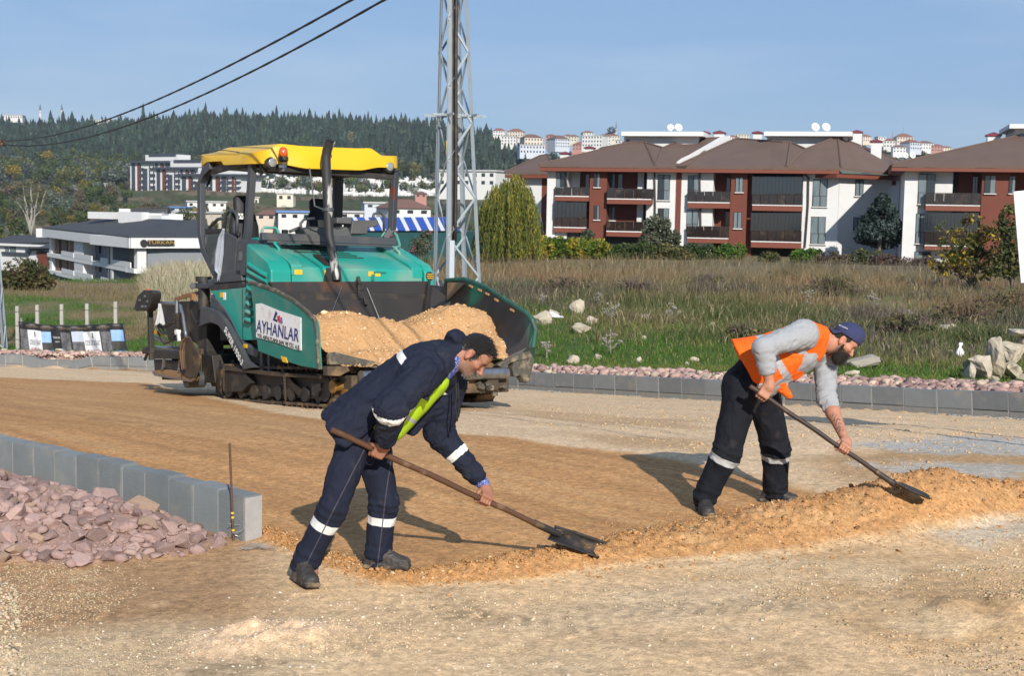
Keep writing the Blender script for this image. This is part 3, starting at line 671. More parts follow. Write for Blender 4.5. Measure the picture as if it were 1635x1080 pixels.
M_TEAL = mat('teal paint', (.008, .25, .20), .38, col2=(.018, .30, .24), nscale=3, amount=.9, dirt=(.33, .33, .25), dscale=1.3, dlo=.46, dhi=.74, damount=.55, spec=.5, rvar=.05)
M_TEALD = mat('dusty teal paint', (.006, .15, .115), .5, col2=(.02, .19, .15), nscale=4, amount=.9, dirt=(.22, .20, .14), dscale=2.2, dlo=.5, dhi=.75, damount=.4)
M_DGREY = mat('dark grey paint', (.045, .05, .058), .5, col2=(.06, .064, .07), nscale=4, amount=.8, dirt=(.16, .13, .09), dscale=3, dlo=.55, dhi=.8, damount=.45)
M_BLK = mat('black greasy steel', (.014, .013, .012), .55, col2=(.03, .026, .022), nscale=6, amount=.9, dirt=(.15, .10, .055), dscale=4, dlo=.52, dhi=.78, damount=.55)
M_RUSTW = mat('worn hopper steel', (.02, .018, .016), .45, .3, col2=(.055, .045, .038), nscale=2.5, amount=.9, dirt=(.20, .075, .022), dscale=1.7, dlo=.58, dhi=.72, damount=.6, stretch=(1, 1, .35))
M_DIRTST = mat('dirty brown steel', (.035, .026, .018), .75, col2=(.085, .058, .032), nscale=4, amount=.9, dirt=(.30, .175, .075), dscale=3, dlo=.5, dhi=.7, damount=.7, bump=.3, bscale=40)
M_CHROME = mat('bright steel', (.5, .5, .5), .3, .9, col2=(.2, .19, .18), nscale=14, amount=.8)
M_RUB = mat('dusty rubber', (.03, .03, .028), .9, col2=(.12, .105, .08), nscale=22, amount=.9, dirt=(.30, .24, .15), dscale=9, dlo=.5, dhi=.65, damount=.7, bump=.5, bscale=60)
M_YEL = mat('yellow plastic', (.72, .44, .008), .38, col2=(.66, .40, .012), nscale=2, amount=.8, dirt=(.40, .33, .16), dscale=1.1, dlo=.56, dhi=.8, damount=.4)
M_SEAT = mat('black seat vinyl', (.012, .012, .014), .6)
M_PLAST = mat('grey console plastic', (.06, .062, .066), .55, col2=(.10, .098, .09), nscale=5, amount=.9)
M_WHT = mat('white paint', (.72, .72, .70), .6, dirt=(.35, .32, .27), dscale=6, dlo=.55, dhi=.7, damount=.5)
M_NAVYT = mat('navy lettering', (.02, .025, .14), .6)
M_LBLY = mat('yellow label', (.72, .42, .02), .5)
M_RAG = mat('grey cloth', (.36, .40, .46), .95, col2=(.28, .31, .36), nscale=8, amount=.9, bump=.4, bscale=30)
M_SANDY = mat('loose tan sand', (.53, .315, .15), .98, col2=(.45, .25, .11), nscale=3.5, amount=.9, dirt=(.68, .50, .30), dscale=30, dlo=.58, dhi=.66, damount=.7, bump=.9, bscale=70, spec=.1, coord='Object')
def paver():
    R = thing('asphalt_paver', 'teal tracked asphalt paver with yellow canopy and a hopper full of sand', 'paving machine', mat=PM)
    A = np.array
    # ---- crawler tracks
    def track(v):
        mb = MB(); r0, r1 = .27, .25; c0, c1 = A([-1.78, .29]), A([1.38, .27]); pts = []
        L = c1[0]-c0[0]; n = 20
        for k in range(n): pts.append((c0[0]+L*(k+.5)/n, .03, 0))
        for k in range(6): a = -math.pi/2+math.pi*(k+.5)/6; pts.append((c1[0]+r1*math.cos(a), c1[1]+r1*math.sin(a), a+math.pi/2))
        for k in range(n): pts.append((c1[0]-L*(k+.5)/n, .54, math.pi))
        for k in range(6): a = math.pi/2+math.pi*(k+.5)/6; pts.append((c0[0]+r0*math.cos(a), c0[1]+r0*math.sin(a), a+math.pi/2))
        belt = part(mb.box((-.2, v, .29), (3.0, .18, .36)), 'track', M_BLK, R)
        for u, w, a in pts:
            sh = MB(); X = A([math.cos(a), 0, math.sin(a)]); Z = A([-math.sin(a), 0, math.cos(a)]); c = A([u, v, w])
            sh.box(c, (.145, .32, .035), (X, A([0, 1., 0]), Z)); sh.box(c-Z*.03+X*.05, (.03, .31, .035), (X, A([0, 1., 0]), Z)); sh.box(c+Z*.03, (.07, .1, .05), (X, A([0, 1., 0]), Z))
            part(sh, 'track_shoe', M_DIRTST, belt)
        for k in range(7):
            u = -1.35+k*.42; part(MB().cyl((u, v-.13, .17), (u, v+.13, .17), .11, n=14), 'track_roller', M_BLK, belt, smooth='auto')  # rollers coloured black: the shade of the undercarriage is put into their paint
        for c, r in ((c0, .22), (c1, .19)): part(MB().cyl((c[0], v-.15, c[1]), (c[0], v+.15, c[1]), r, n=20), 'track_wheel', M_BLK, belt, smooth='auto')
    track(-1.22); track(1.22)
    # ---- chassis, skirt, beam
    mb = MB(); mb.box((-.5, 0, .78), (3.4, 2.0, .75)); mb.box((-1.2, 0, 1.3), (2.3, 2.5, .7)); mb.box((.9, 0, .42), (1.6, 2.0, .3)); mb.box((-.2, -1.05, .8), (2.6, .1, .5)); part(mb, 'chassis', M_BLK, R, bevel=.02)
    mb = MB(); mb.prism(SV(-1.46, [(357, 587), (512, 601), (512, 605), (440, 601), (357, 591)]), (0, .34, 0)); part(mb, 'skirt_step', M_DIRTST, R)
    mb = MB(); mb.prism(SV(-1.42, [(358, 592), (392, 595), (400, 612), (385, 626), (358, 626), (352, 615)]), (0, .12, 0)); part(mb, 'track_guard', M_BLK, R, bevel=.008)
    for c, z in ((-.55, .09), (-.3, .06)): part(MB().box((c, -1.36, .62), (z, .06, .3)), 'step_strut', M_DGREY, R)
    part(MB().bar((.1, -1.36, .5), (.65, -1.36, .18), .09, .05), 'step_brace', M_BLK, R); mb = MB()
    mb.prism(SV(-1.40, [(497, 612), (512, 612), (508, 634), (497, 632)]), (0, .1, 0)); part(mb, 'track_guard', M_BLK, R, bevel=.008)
    for a, b in (((357, 590), (357.5, 624)), ((454, 600), (456, 640))):
        p, q = sv(*a, -1.48), sv(*b, -1.48); mb = MB(); n = 14
        for k in range(n):
            c = p+(q-p)*(k+.5)/n; s = .022; d = (1, 0) if k % 2 else (0, 1)
            mb.tube([c+A([d[0]*s*math.cos(t)*.6, d[1]*s*math.cos(t)*.6, s*math.sin(t)]) for t in np.linspace(0, 6.283, 9)], .007, 5, False)
        part(mb, 'chain', M_DIRTST, R, smooth=True)
    mb = MB(); mb.box((1.85, 0, .30), (.35, 2.6, .3)); mb.box((2.0, -.95, .33), (.25, .2, .3)); mb.box((2.0, .95, .33), (.25, .2, .3)); mb.box((1.75, 0, .55), (.4, 2.5, .14)); part(mb, 'front_beam', M_DIRTST, R, bevel=.02)
    mb = MB(); mb.cyl((1.75, -1.3, .3), (1.75, -1.42, .3), .06); mb.cyl((1.75, -1.42, .3), (1.75, -1.45, .3), .09); mb.cyl((1.9, -1.25, .2), (1.9, -1.35, .2), .07); part(mb, 'hydraulic_fitting', mat('brass brown', (.30, .16, .04), .5, .5), R, smooth='auto')
    for v0, v1 in ((-1.22, -.12), (.1, 1.18)): part(MB().cyl((2.13, v0, .43), (2.13, v1, .43), .085, n=20), 'push_roller', M_CHROME, R, smooth='auto')
    r = np.random.default_rng(5); mb = MB()
    for k in range(26):
        c = A([2.06+r.uniform(-.1, .12), r.uniform(-1.3, 1.3), r.uniform(.2, .34)]); mb.tube([c, c+r.normal(0, .06, 3)], r.uniform(.02, .05), 6)
    stuff(part(mb, 'caked_dirt', M_RUB, R))
    # ---- hood
    prof = [(-.20, 1.60), (-.20, 2.02), (-.26, 2.06), (-1.42, 2.50), (-1.62, 2.52), (-1.62, 1.6)]
    mb = MB(); mb.prism([(u, -1.04, w) for u, w in prof], (0, 2.28, 0)); hood = part(mb, 'hood', M_TEAL, R, bevel=.018)
    for v0, v1 in ((-1.40, -1.06), (1.26, 1.44)):
        p2 = [(-.17, 1.58), (-.17, 1.97), (-.27, 2.10), (-.94, 2.41), (-1.0, 2.41), (-1.06, 1.72), (-1.06, 1.5)] if v0 < 0 else [(-.17, 1.58), (-.17, 2.0), (-.27, 2.12), (-1.42, 2.56), (-1.55, 2.56), (-1.55, 1.5)]
        part(MB().prism([(u, v0, w) for u, w in p2], (0, v1-v0, 0)), 'hood_cheek', M_TEAL, R, bevel=.03, seg=3)
    # raised shoulder beside the hood top, dusty
    for v0, v1 in ((-1.05, -.86), (1.04, 1.25)):
        p3 = [(-.195, 1.9), (-.195, 2.06), (-.3, 2.13), (-1.40, 2.555), (-1.60, 2.56), (-1.6, 1.9)]
        part(MB().prism([(u, v0, w) for u, w in p3], (0, v1-v0, 0)), 'hood_shoulder', M_TEAL, R, bevel=.02)
    lo = [(-1.04, 1.9), (-1.04, 1.66), (-.2, 1.66), (-.2, .95), (-1.22, .95), (-1.6, 1.15), (-1.95, 1.45), (-2.25, 1.68), (-2.42, 1.76), (-1.12, 1.76)]
    mb = MB(); mb.prism([(u, -1.385, w) for u, w in [(-.2, 1.66), (-.2, .95), (-1.22, .95), (-1.6, 1.15), (-1.95, 1.45), (-2.25, 1.68), (-2.42, 1.755), (-1.05, 1.755), (-1.04, 1.66)]], (0, .3, 0)); sp = part(mb, 'side_panel', M_TEAL, R, bevel=.012)
    mb = MB(); mb.box((-1.18, -1.388, 1.35), (.012, .01, .78)); part(mb, 'panel_gap', M_BLK, sp)
    for k, (a, b) in enumerate([((398, 422), (426, 440)), ((397, 433), (426, 449)), ((396, 446), (418, 457)), ((396, 459), (408, 466)), ((396, 471), (403, 475)), ((395, 483), (402, 487)), ((394, 497), (402, 500)), ((393, 510), (401, 512))]):
        p, q = sv(*a, -1.405), sv(*b, -1.405); mb = MB(); mb.tube([p, p*.85+q*.15+A([0, -.015, 0]), p*.15+q*.85+A([0, -.015, 0]), q], .036, 8); part(mb, 'louver', M_TEAL, R, smooth='auto')
        d = A([0, -.028, -.045]); mb = MB(); mb.tube([p+d*.8, q+d*.8], .017, 6); part(mb, 'louver_slot', M_BLK, R)
    # slots in the sloping bonnet
    sl = A([-1.16, 0, .44]); sl = sl/np.linalg.norm(sl)
    def on_hood(u): return np.interp(u, [-1.42, -.26], [2.50, 2.06])
    for k in range(6):
        u = -1.23+k*.105; v0 = -.70+max(0, k-3)*.24+k*.02; v1 = .16+k*.06
        part(MB().box((u, (v0+v1)/2, on_hood(u)+.002), (.03, v1-v0, .012), (unit([1, 0, -.38]), A([0, 1., 0]), unit([.38, 0, 1]))), 'hood_slot', M_BLK, hood)
    part(MB().prism([(-.17, -.56, 1.7), (-.17, -.20, 1.7), (-.18, -.24, 2.03), (-.18, -.47, 2.03)], (-.05, 0, 0)), 'exhaust_recess', M_BLK, R)
    part(MB().prism([(-.24, -.46, 2.075), (-.24, -.24, 2.075), (-.72, -.30, 2.256), (-.72, -.42, 2.256)], (0, 0, .008)), 'exhaust_recess', M_BLK, R)
    # seams and small fittings on the hood front
    mb = MB()
    mb.box((-.196, .46, 1.98), (.02, .22, .03)); mb.box((-.19, .33, 1.9), (.02, .05, .1)); part(mb, 'hood_latch', M_TEALD, R, bevel=.006)
    for v in (-.94, -.46, .3, .42):
        mb = MB(); mb.box((-.198, v, 1.955), (.012, .13 if v < -.8 else .09, .075)); part(mb, 'warning_label', M_LBLY, R)
    mb = MB(); mb.lathe((-.168, 1.35, 1.94), (1, 0, 0), [(.07, 0), (.07, .014), (.0, .014)], 20); gr = part(mb, 'round_vent', M_BLK, R)
    mb = MB(); [mb.box((-.15, 1.35, 1.905+.032*k), (.012, .1 if k in (0, 2) else .125, .012)) for k in range(3)]; part(mb, 'vent_bar', M_LBLY, gr)
    for s, px in ((-1, (414, 441)), (1, (638, 668))):   # grab rails
        v = -.98 if s < 0 else 1.16; u0 = -1.02; w0 = on_hood(u0)+.06; b = .0
        pts = [A([u0-.15, v-.09, w0+.02]), A([u0-.12, v-.09, w0+.24]), A([u0-.11, v-.06, w0+.28]), A([u0-.1, v+.13, w0+.28]), A([u0-.08, v+.16, w0+.24]), A([u0+.02, v+.15, w0+.09]), A([u0+.06, v+.12, w0+.05]), A([u0+.16, v-.02, w0+.02]), A([u0+.22, v+.02, w0-.06]), A([u0+.25, v+.03, w0-.16])]
        part(MB().tube(pts, .022, 8), 'grab_rail', M_TEAL, R, smooth='auto')
    # ---- exhaust stack
    e0, e1, e2 = A([-.14, -.33, 1.84]), A([-.34, -.34, 2.55]), A([-.36, -.37, 3.72])
    ex = mat('weathered exhaust pipe', (.045, .045, .048), .6, .2, col2=(.02, .02, .02), nscale=4, amount=.9, dirt=(.50, .48, .45), dscale=5.5, dlo=.56, dhi=.60, damount=.85, stretch=(1, 1, .28))
    mb = MB(); mb.tube([e0, e0+A([-.02, 0, .1]), e1, e2, e2+A([.03, .01, .12]), e2+A([.12, .02, .24])], [.06, .068, .068, .074, .074, .074], 16); st = part(mb, 'exhaust_stack', ex, R, smooth='auto')
    part(MB().cyl(e2+A([.118, .02, .236]), e2+A([.125, .021, .248]), .058, n=16), 'exhaust_mouth', mat('soot', (.004, .004, .004), .9), st)
    mb = MB(); mb.lathe(e1+A([-.01, -.01, .35]), (0, 0, 1), [(.09, 0), (.09, .05), (.07, .05)], 16); mb.bar(e1+A([0, -.04, .36]), e1+A([0, -.24, .42]), .02); mb.bar(e1+A([0, -.24, .42]), su(494, 268, -.36), .02); part(mb, 'exhaust_bracket', M_DGREY, R, smooth='auto')
    # ---- driver's platform
    mb = MB(); mb.box((-2.0, 0, 1.88), (1.35, 2.62, .14)); mb.box((-1.95, -1.26, 1.87), (1.3, .14, .12)); part(mb, 'platform', M_DGREY, R, bevel=.02)
    gl = mat('smoked clear panel', (.05, .065, .06), .12, dirt=(.30, .31, .28), dscale=2.5, dlo=.5, dhi=.65, damount=.6, spec=.6)
    part(MB().prism(SV(-1.3, [(327, 373), (352, 371), (377, 381), (378, 430), (347, 436), (338, 425), (328, 395)]), (0, .03, 0)), 'side_screen', gl, R)
    mb = MB(); mb.prism(SV(-1.32, [(326, 365), (352, 365), (356, 371), (327, 373)]), (0, .08, 0)); part(mb, 'side_screen_top', M_BLK, R, bevel=.01)
    mb = MB(); mb.prism(SV(-1.34, [(356, 370), (372, 377), (378, 384), (374, 432), (357, 436)]), (0, .05, 0)); part(mb, 'door_panel', M_DGREY, R, bevel=.01)
    mb = MB(); mb.prism(SV(-1.36, [(379, 384), (386, 382), (402, 392), (396, 398), (388, 440), (376, 440)]), (0, .5, 0)); co = part(mb, 'corner_console', M_DGREY, R, bevel=.015)
    part(MB().prism(SV(-1.372, [(381.5, 402), (387, 401), (386, 416), (381, 416)]), (0, .01, 0)), 'latch_plate', M_CHROME, co)
    mb = MB(); mb.prism(SV(-1.36, [(338, 436), (384, 430), (386, 449), (341, 453)]), (0, .4, 0)); part(mb, 'lower_console', M_DGREY, R, bevel=.015)
    mb = MB(); mb.prism(SV(-1.38, [(334, 455), (390, 452), (389, 464), (337, 468)]), (0, .5, 0)); part(mb, 'floor_beam', M_BLK, R, bevel=.012)
    def post(pts, v, t, name='canopy_post', m=M_DGREY, dv=.1):
        c = [sv(x, y, v) for x, y in pts]; mb = MB(); rings = []
        tg = np.gradient(A(c), axis=0)
        for q, g in zip(c, tg):
            g = unit(g); s = A([g[2], 0, -g[0]])*t/2; rings.append([q+s, q+s+A([0, dv, 0]), q-s+A([0, dv, 0]), q-s])
        mb.loft(rings); return part(mb, name, m, R, bevel=.01)
    post([(334, 264), (323, 275), (317, 292), (317, 372), (322, 398), (341, 437), (346, 462)], -1.3, .13)
    post([(398.5, 258), (396, 300), (391, 372), (388, 385)], -1.26, .12)
    mb = MB(); mb.bar((-.88, 1.16, 3.66), (-.94, 1.13, 2.72), .10, .12); mb.bar((-.94, 1.13, 2.74), (-.98, 1.02, 2.58), .1, .1); part(mb, 'canopy_post', mat('chipped grey paint', (.045, .05, .058), .55, dirt=(.12, .03, .012), dscale=5, dlo=.60, dhi=.63, damount=.95), R, bevel=.01)
    mb = MB(); mb.bar((-2.75, 1.15, 3.8), (-2.85, 1.15, 2.6), .12, .16); mb.bar((-2.7, .98, 3.6), (-2.75, .98, 2.8), .03); part(mb, 'canopy_post', M_BLK, R, bevel=.01)
    mb = MB(); mb.box((-.95, 0, 2.53), (.12, 2.36, .12)); mb.box((-.90, 0, 2.45), (.03, 2.2, .04)); part(mb, 'front_sill', M_DGREY, R, bevel=.012)
    mb = MB(); mb.prism([(-.87, -1.2, 3.45), (-.87, -1.02, 3.60), (-.87, 1.02, 3.62), (-.87, 1.18, 3.47), (-.87, 1.18, 3.68), (-.87, -1.2, 3.66)], (-.06, 0, 0)); mb.box((-1.8, -1.2, 3.72), (1.8, .1, .1)); mb.box((-1.8, 1.1, 3.78), (1.8, .1, .1)); mb.box((-2.8, 0, 3.82), (.1, 2.3, .1)); part(mb, 'canopy_frame', M_BLK, R)
    def seat(u, v, rz, lab, logo):
        mb = MB(); c, s = math.cos(rz), math.sin(rz); X, Y, Z = A([c, s, 0]), A([-s, c, 0]), A([0, 0, 1.]); o = A([u, v, 2.0])
        rings = []
        for h, wd, th, off in ((.42, .22, .11, 0), (.55, .25, .13, -.02), (.8, .25, .12, -.05), (1.0, .20, .11, -.08), (1.06, .15, .10, -.09), (1.14, .155, .10, -.10), (1.25, .15, .09, -.11), (1.29, .11, .06, -.11)):
            rings.append([o+Z*h+X*(off-.2+th*math.sin(a)*.8)+Y*wd*math.copysign(abs(math.cos(a))**.6, math.cos(a)) for a in np.linspace(0, 6.283, 17)[:-1]])
        mb.loft(rings); st = part(mb, 'seat', M_SEAT, R, lab, smooth=True)
        mb = MB(); mb.box(o+Z*.38+X*.05, (.5, .5, .14), (X, Y, Z)); mb.box(o+Z*.15, (.3, .3, .35), (X, Y, Z)); part(mb, 'seat_cushion', M_SEAT, st, bevel=.04, seg=3)
        for k in (-1, 1): part(MB().box(o+Z*.62+X*.02+Y*.28*k, (.34, .07, .08), (X, Y, Z)), 'armrest', M_SEAT, st, bevel=.03)
        if logo:
            q = o+Z*.86+X*(-.135)+Y*.10; mb = MB(); ax = (Y*1., Z, X); ax = (-Y, Z, -X)
            q = su(383.5, 345.5, u-.06); q[0] = u-.052; mb.box(q, (.012, .1, .09), mi=0); v_, f_ = text_mesh('W', .1, ax=(A([0, 1., 0]), Z, X), origin=q+A([.01, 0, 0])); mb.add(v_, f_, 1); part(mb, 'seat_badge', [M_WHT, M_SEAT], st)
    seat(-1.95, -.88, 0, 'near seat with a pale badge on its back', True); seat(-1.75, .38, 0, 'far seat half behind the exhaust pipe', False)
    mb = MB(); mb.tube([sv(357, 378, -1.1), sv(360, 345, -1.1), sv(366, 337, -1.1), sv(375, 338, -1.1), sv(379, 345, -1.1), sv(378, 378, -1.1)], .028, 8); part(mb, 'handrail', M_DGREY, R, smooth=True)
    mb = MB(); mb.tube([sv(334, 364, -1.0), sv(348, 350, -1.0), sv(362, 348, -1.0)], .028, 8); part(mb, 'handrail', M_DGREY, R, smooth=True)
    for pts in ([(502, 349), (486, 350), (480, 357), (481, 372), (486, 385), (498, 391)], [(462, 370), (480, 363)], [(593, 357), (597, 342), (606, 339), (613, 345), (613, 376)]):
        part(MB().tube([su(x, y, -1.15) for x, y in pts], .024, 8), 'handrail', M_DGREY, R, smooth=True)
    mb = MB(); q = [su(x, y, -.98) for x, y in ((484, 366), (512, 363), (524, 364), (540, 366), (556, 362), (566, 384), (552, 386), (548, 391), (530, 388), (519, 390), (500, 391), (490, 384))]; mb.prism(q, (-.35, 0, .04)); part(mb, 'control_console', M_PLAST, R, bevel=.05, seg=3)
    mb = MB(); mb.prism([su(x, y, -1.05) for x, y in ((538, 347), (562, 347), (562, 358), (538, 357))], (-.2, 0, 0)); mb.prism([su(x, y, -1.1) for x, y in ((563, 352), (604, 351), (604, 361), (588, 364), (587, 374), (560, 374))], (-.3, 0, 0)); part(mb, 'instrument_box', M_PLAST, R, bevel=.02)
    mb = MB(); mb.bar((-1.7, -.42, 2.4), (-1.66, -.42, 2.72), .09); mb.tube([(-1.62, -.3, 2.5), (-1.55, -.2, 2.56), (-1.5, -.1, 2.5)], .1, 8); part(mb, 'joystick_box', M_SEAT, R, bevel=.02)
    # ---- canopy
    nu, nv = 40, 60; U = np.linspace(-3.22, -.60, nu); V = np.linspace(-1.31, 1.23, nv); top = np.zeros((nu, nv, 3)); bot = np.zeros((nu, nv, 3))
    for i, u in enumerate(U):
        for j, v in enumerate(V):
            fu = (u+1.91)/1.31; fv = (v+.04)/1.27; uu, vv = u, v
            k = max(abs(fu)**7+abs(fv)**7, 1e-9)
            if k > 1: uu = -1.91+1.31*fu/k**(1/7.); vv = -.04+1.27*fv/k**(1/7.)
            tilt = (-.6-uu)*.095+.038*(vv+1.25); edge = min(1, (1-min(1, max(abs((uu+1.91)/1.31), abs((vv+.04)/1.27))))/.07)
            mid = float(smooth(-1.22, -.98, vv)*(1-smooth(.56, .82, vv))); mid *= float(.35+.65*smooth(-3.1, -2.4, uu))
            fr = float(smooth(-1.3, -.75, uu))
            lower = float(smooth(-1.05, -.55, vv)*(1-smooth(.3, .75, vv)))*fr
            wt = 3.725+tilt+.07*math.sqrt(max(0, 1-(1-edge)**2))+.115*mid*(float(smooth(0, .5, edge)) if mid > 0 else 0)-.02*lower
            top[i, j] = (uu+.06*lower*(edge < .3), vv, wt); bot[i, j] = (uu+.06*lower*(edge < .3), vv, 3.60+tilt-.065*lower-.0*edge)
            if abs(vv) > 1.12 and -2.95 < uu < -2.0: bot[i, j, 2] += .065*min(1, (uu+2.95)/.3, (-2.0-uu)/.08)
    v_ = np.concatenate([top.reshape(-1, 3), bot.reshape(-1, 3)]); n = nu*nv; f_ = []
    for i in range(nu-1):
        for j in range(nv-1):
            a = i*nv+j; f_.append((a, a+1, a+nv+1, a+nv)); f_.append((n+a, n+a+nv, n+a+nv+1, n+a+1))
    ring = [j for j in range(nv)]+[i*nv+nv-1 for i in range(1, nu)]+[(nu-1)*nv+j for j in range(nv-2, -1, -1)]+[i*nv for i in range(nu-2, 0, -1)]
    for k in range(len(ring)): a, b = ring[k], ring[(k+1) % len(ring)]; f_.append((a, b, n+b, n+a))
    mb = MB(); mb.add(v_, f_, 0); can = part(mb, 'canopy', M_YEL, R, smooth='auto', weld=True)
    mb = MB(); mb.tube([sv(x, y, -1.318) for x, y in ((317, 259), (317, 247), (330, 242), (345, 240), (360, 240), (382, 243))], .007, 5); part(mb, 'canopy_seam', M_BLK, can)
    mb = MB(); mb.box((-1.9, -.03, 3.74), (2.3, 2.25, .05), (unit([1, 0, -.095]), unit([0, 1., .038]), unit([.095, -.038, 1]))); mb.box((-.72, 0, 3.545), (.12, 2.0, .07)); part(mb, 'canopy_lining', M_BLK, can)
    for q in (A([-.675, -1.12, 3.625]), A([-.655, .92, 3.70])):
        mb = MB(); mb.lathe(q+A([-.05, 0, 0]), (1, 0, 0), [(.09, -.1), (.092, .05), (.088, .062), (.08, .062)], 20, mi=0); lp = part(mb, 'work_lamp', M_BLK, can, smooth='auto')
        part(MB().lathe(q+A([.035, 0, 0]), (1, 0, -.1), [(.070, 0), (.055, .004), (.03, .007), (0, .008)], 20), 'lamp_lens', mat('lamp glass', (.42, .43, .42), .12, spec=.8, metal=.5), lp, smooth=True)
    q = sv(330, 276, -1.0); mb = MB(); mb.bar(q, q+A([0, 0, -.14]), .02); mb.prism([su(x, y, q[0]) for x, y in ((334, 274), (337, 283), (335, 291), (330, 299), (328, 298), (332, 282))], (.05, 0, 0)); part(mb, 'mirror', M_BLK, can, bevel=.01)
    q = su(452.5, 265, -.52); mb = MB(); mb.bar(q+A([0, 0, -.08]), q+A([0, 0, .08]), .025); mb.bar(q+A([0, -.07, -.01]), q+A([0, .04, -.01]), .04); mb.bar(q+A([-.15, 0, -.06]), q+A([0, 0, -.06]), .03); br = part(mb, 'beacon', M_CHROME, can)
    part(MB().lathe(q+A([0, 0, .06]), (0, 0, 1), [(.03, 0), (.075, .02), (.078, .07), (.07, .075)], 18), 'beacon_base', M_BLK, br, smooth='auto')
    part(MB().lathe(q+A([0, 0, .135]), (0, 0, 1), [(.068, 0), (.07, .06), (.066, .1), (.05, .135), (.02, .15), (0, .152)], 18), 'beacon_dome', mat('amber plastic', (.55, .09, .008), .15, spec=.8, emit=None, coat=.5), br, smooth=True)
    # ---- hopper
    mb = MB(); bw = [su(433, 449, -.15), su(692, 447, -.15)]
    mb.prism([(-.17, -1.42, 1.80), (-.17, 1.33, 1.86), (.30, .78, .72), (.30, -1.0, .72)], (-.06, 0, -.01)); hb = part(mb, 'hopper_back', M_RUSTW, R)
    mb = MB(); mb.bar((-.13, 1.30, 1.85), (.30, .84, .8), .10, .03, up=(1, 0, 0)); part(mb, 'hopper_rib', M_RUSTW, R)
    mb = MB(); mb.box((.9, 0, .66), (2.1, 2.6, .06)); part(mb, 'hopper_floor', M_RUSTW, R)
    mb = MB(); mb.box((-.10, .06, 1.75), (.10, .13, .13)); mb.bar((-.11, .02, 1.9), (-.05, .02, 1.78), .05); mb.box((-.06, .06, 1.62), (.05, .16, .13)); mb.bar((-.02, .08, 1.58), (.03, .08, 1.46), .05); part(mb, 'hopper_latch', M_BLK, hb, bevel=.01)
    mb = MB(); mb.tube([su(546, 458, -.05), su(525, 512, .22)], .006, 5); mb.tube([su(586, 460, -.05), su(608, 515, .22)], .006, 5); part(mb, 'cable', M_CHROME, hb)
    wing = [(399, 451), (404, 452), (440, 464), (470, 480), (492, 499), (503, 511), (506, 524), (508, 560), (510, 590), (480, 585), (440, 572), (412, 561)]
    mb = MB(); mb.prism(SV(-1.60, wing), (0, .05, 0)); nw = part(mb, 'hopper_wing', M_TEALD, R, 'near hopper wing carrying the company board', bevel=.01)
    mb = MB(); e = SV(-1.585, wing[:9]); mb.tube(e, .032, 6); part(mb, 'wing_rim', M_RUB, nw)
    tp = [(-.14, 1.62, 1.86), (.35, 1.64, 1.86), (.62, 1.64, 1.80), (1.0, 1.64, 1.69), (1.5, 1.64, 1.48), (1.95, 1.64, 1.30), (2.12, 1.64, 1.18), (2.2, 1.64, 1.04), (2.16, 1.62, .78)]
    bt = [(-.1, 1.30, 1.80), (.1, 1.10, 1.3), (.3, .95, .75), (.8, .95, .72), (1.3, .95, .70), (1.7, .98, .68), (1.95, 1.1, .66), (2.05, 1.25, .66), (2.1, 1.4, .66)]
    rim = A(tp); low = A(bt); gm = A([(a[0]*.5+b[0]*.5, a[1]*.55+b[1]*.45+.10, a[2]*.5+b[2]*.5-.05) for a, b in zip(tp, bt)])
    mb = MB(); v_ = np.concatenate([rim, gm, low, low+A([0, .06, -.02]), gm+A([0, .07, -.02]), rim+A([0, .05, 0])]); k = len(tp); f_ = [(r_*k+i, r_*k+i+1, (r_+1)*k+i+1, (r_+1)*k+i) for r_ in range(5) for i in range(k-1)]+[(5*k+i, 5*k+i+1, i+1, i) for i in range(k-1)]+[tuple(r_*k for r_ in range(6)), tuple(r_*k+k-1 for r_ in range(5, -1, -1))]
    mb.add(v_, f_, 0); fw_ = part(mb, 'hopper_wing', mat('worn hopper wing', (.012, .011, .010), .42, .25, col2=(.04, .034, .03), nscale=3, amount=.9, dirt=(.012, .12, .075), dscale=1.4, dlo=.56, dhi=.68, damount=.7, stretch=(1, 1, .5)), R, 'far hopper wing, black and scraped on its inner face')
    mb = MB(); mb.tube(rim+A([0, .02, .015]), .035, 6); part(mb, 'wing_rim', mat('scuffed green rim', (.012, .13, .09), .5, col2=(.03, .03, .028), nscale=6, amount=.6), fw_)
    mb = MB(); mb.prism([(.02, 1.615, 1.84), (.50, 1.60, 1.80), (.24, 1.45, 1.55)], (0, -.05, -.01)); part(mb, 'wing_gusset', M_DIRTST, fw_)
    for k in (.62, .86, 1.06, 1.3, 1.7):
        i = np.interp(k, rim[:, 0], rim[:, 2]); part(MB().box((k, 1.605, i-.05), (.09, .02, .028), (unit([1, 0, -.35]), A([0, 1., 0]), unit([.35, 0, 1]))), 'rim_slot', M_SANDY, fw_)
    # rubber flaps at the lip
    mb = MB(); mb.prism([su(x, y, 2.0) for x, y in ((520, 566), (530, 563), (560, 571), (600, 580), (606, 592), (570, 586), (540, 584), (521, 584))], (.10, 0, .01)); part(mb, 'rubber_flap', M_RUB, R, bevel=.02)
    mb = MB(); mb.prism([su(x, y, 2.05) for x, y in ((516, 585), (548, 585), (552, 592), (536, 601), (516, 600))], (.12, 0, 0)); part(mb, 'lip_bracket', M_DIRTST, R, bevel=.01)
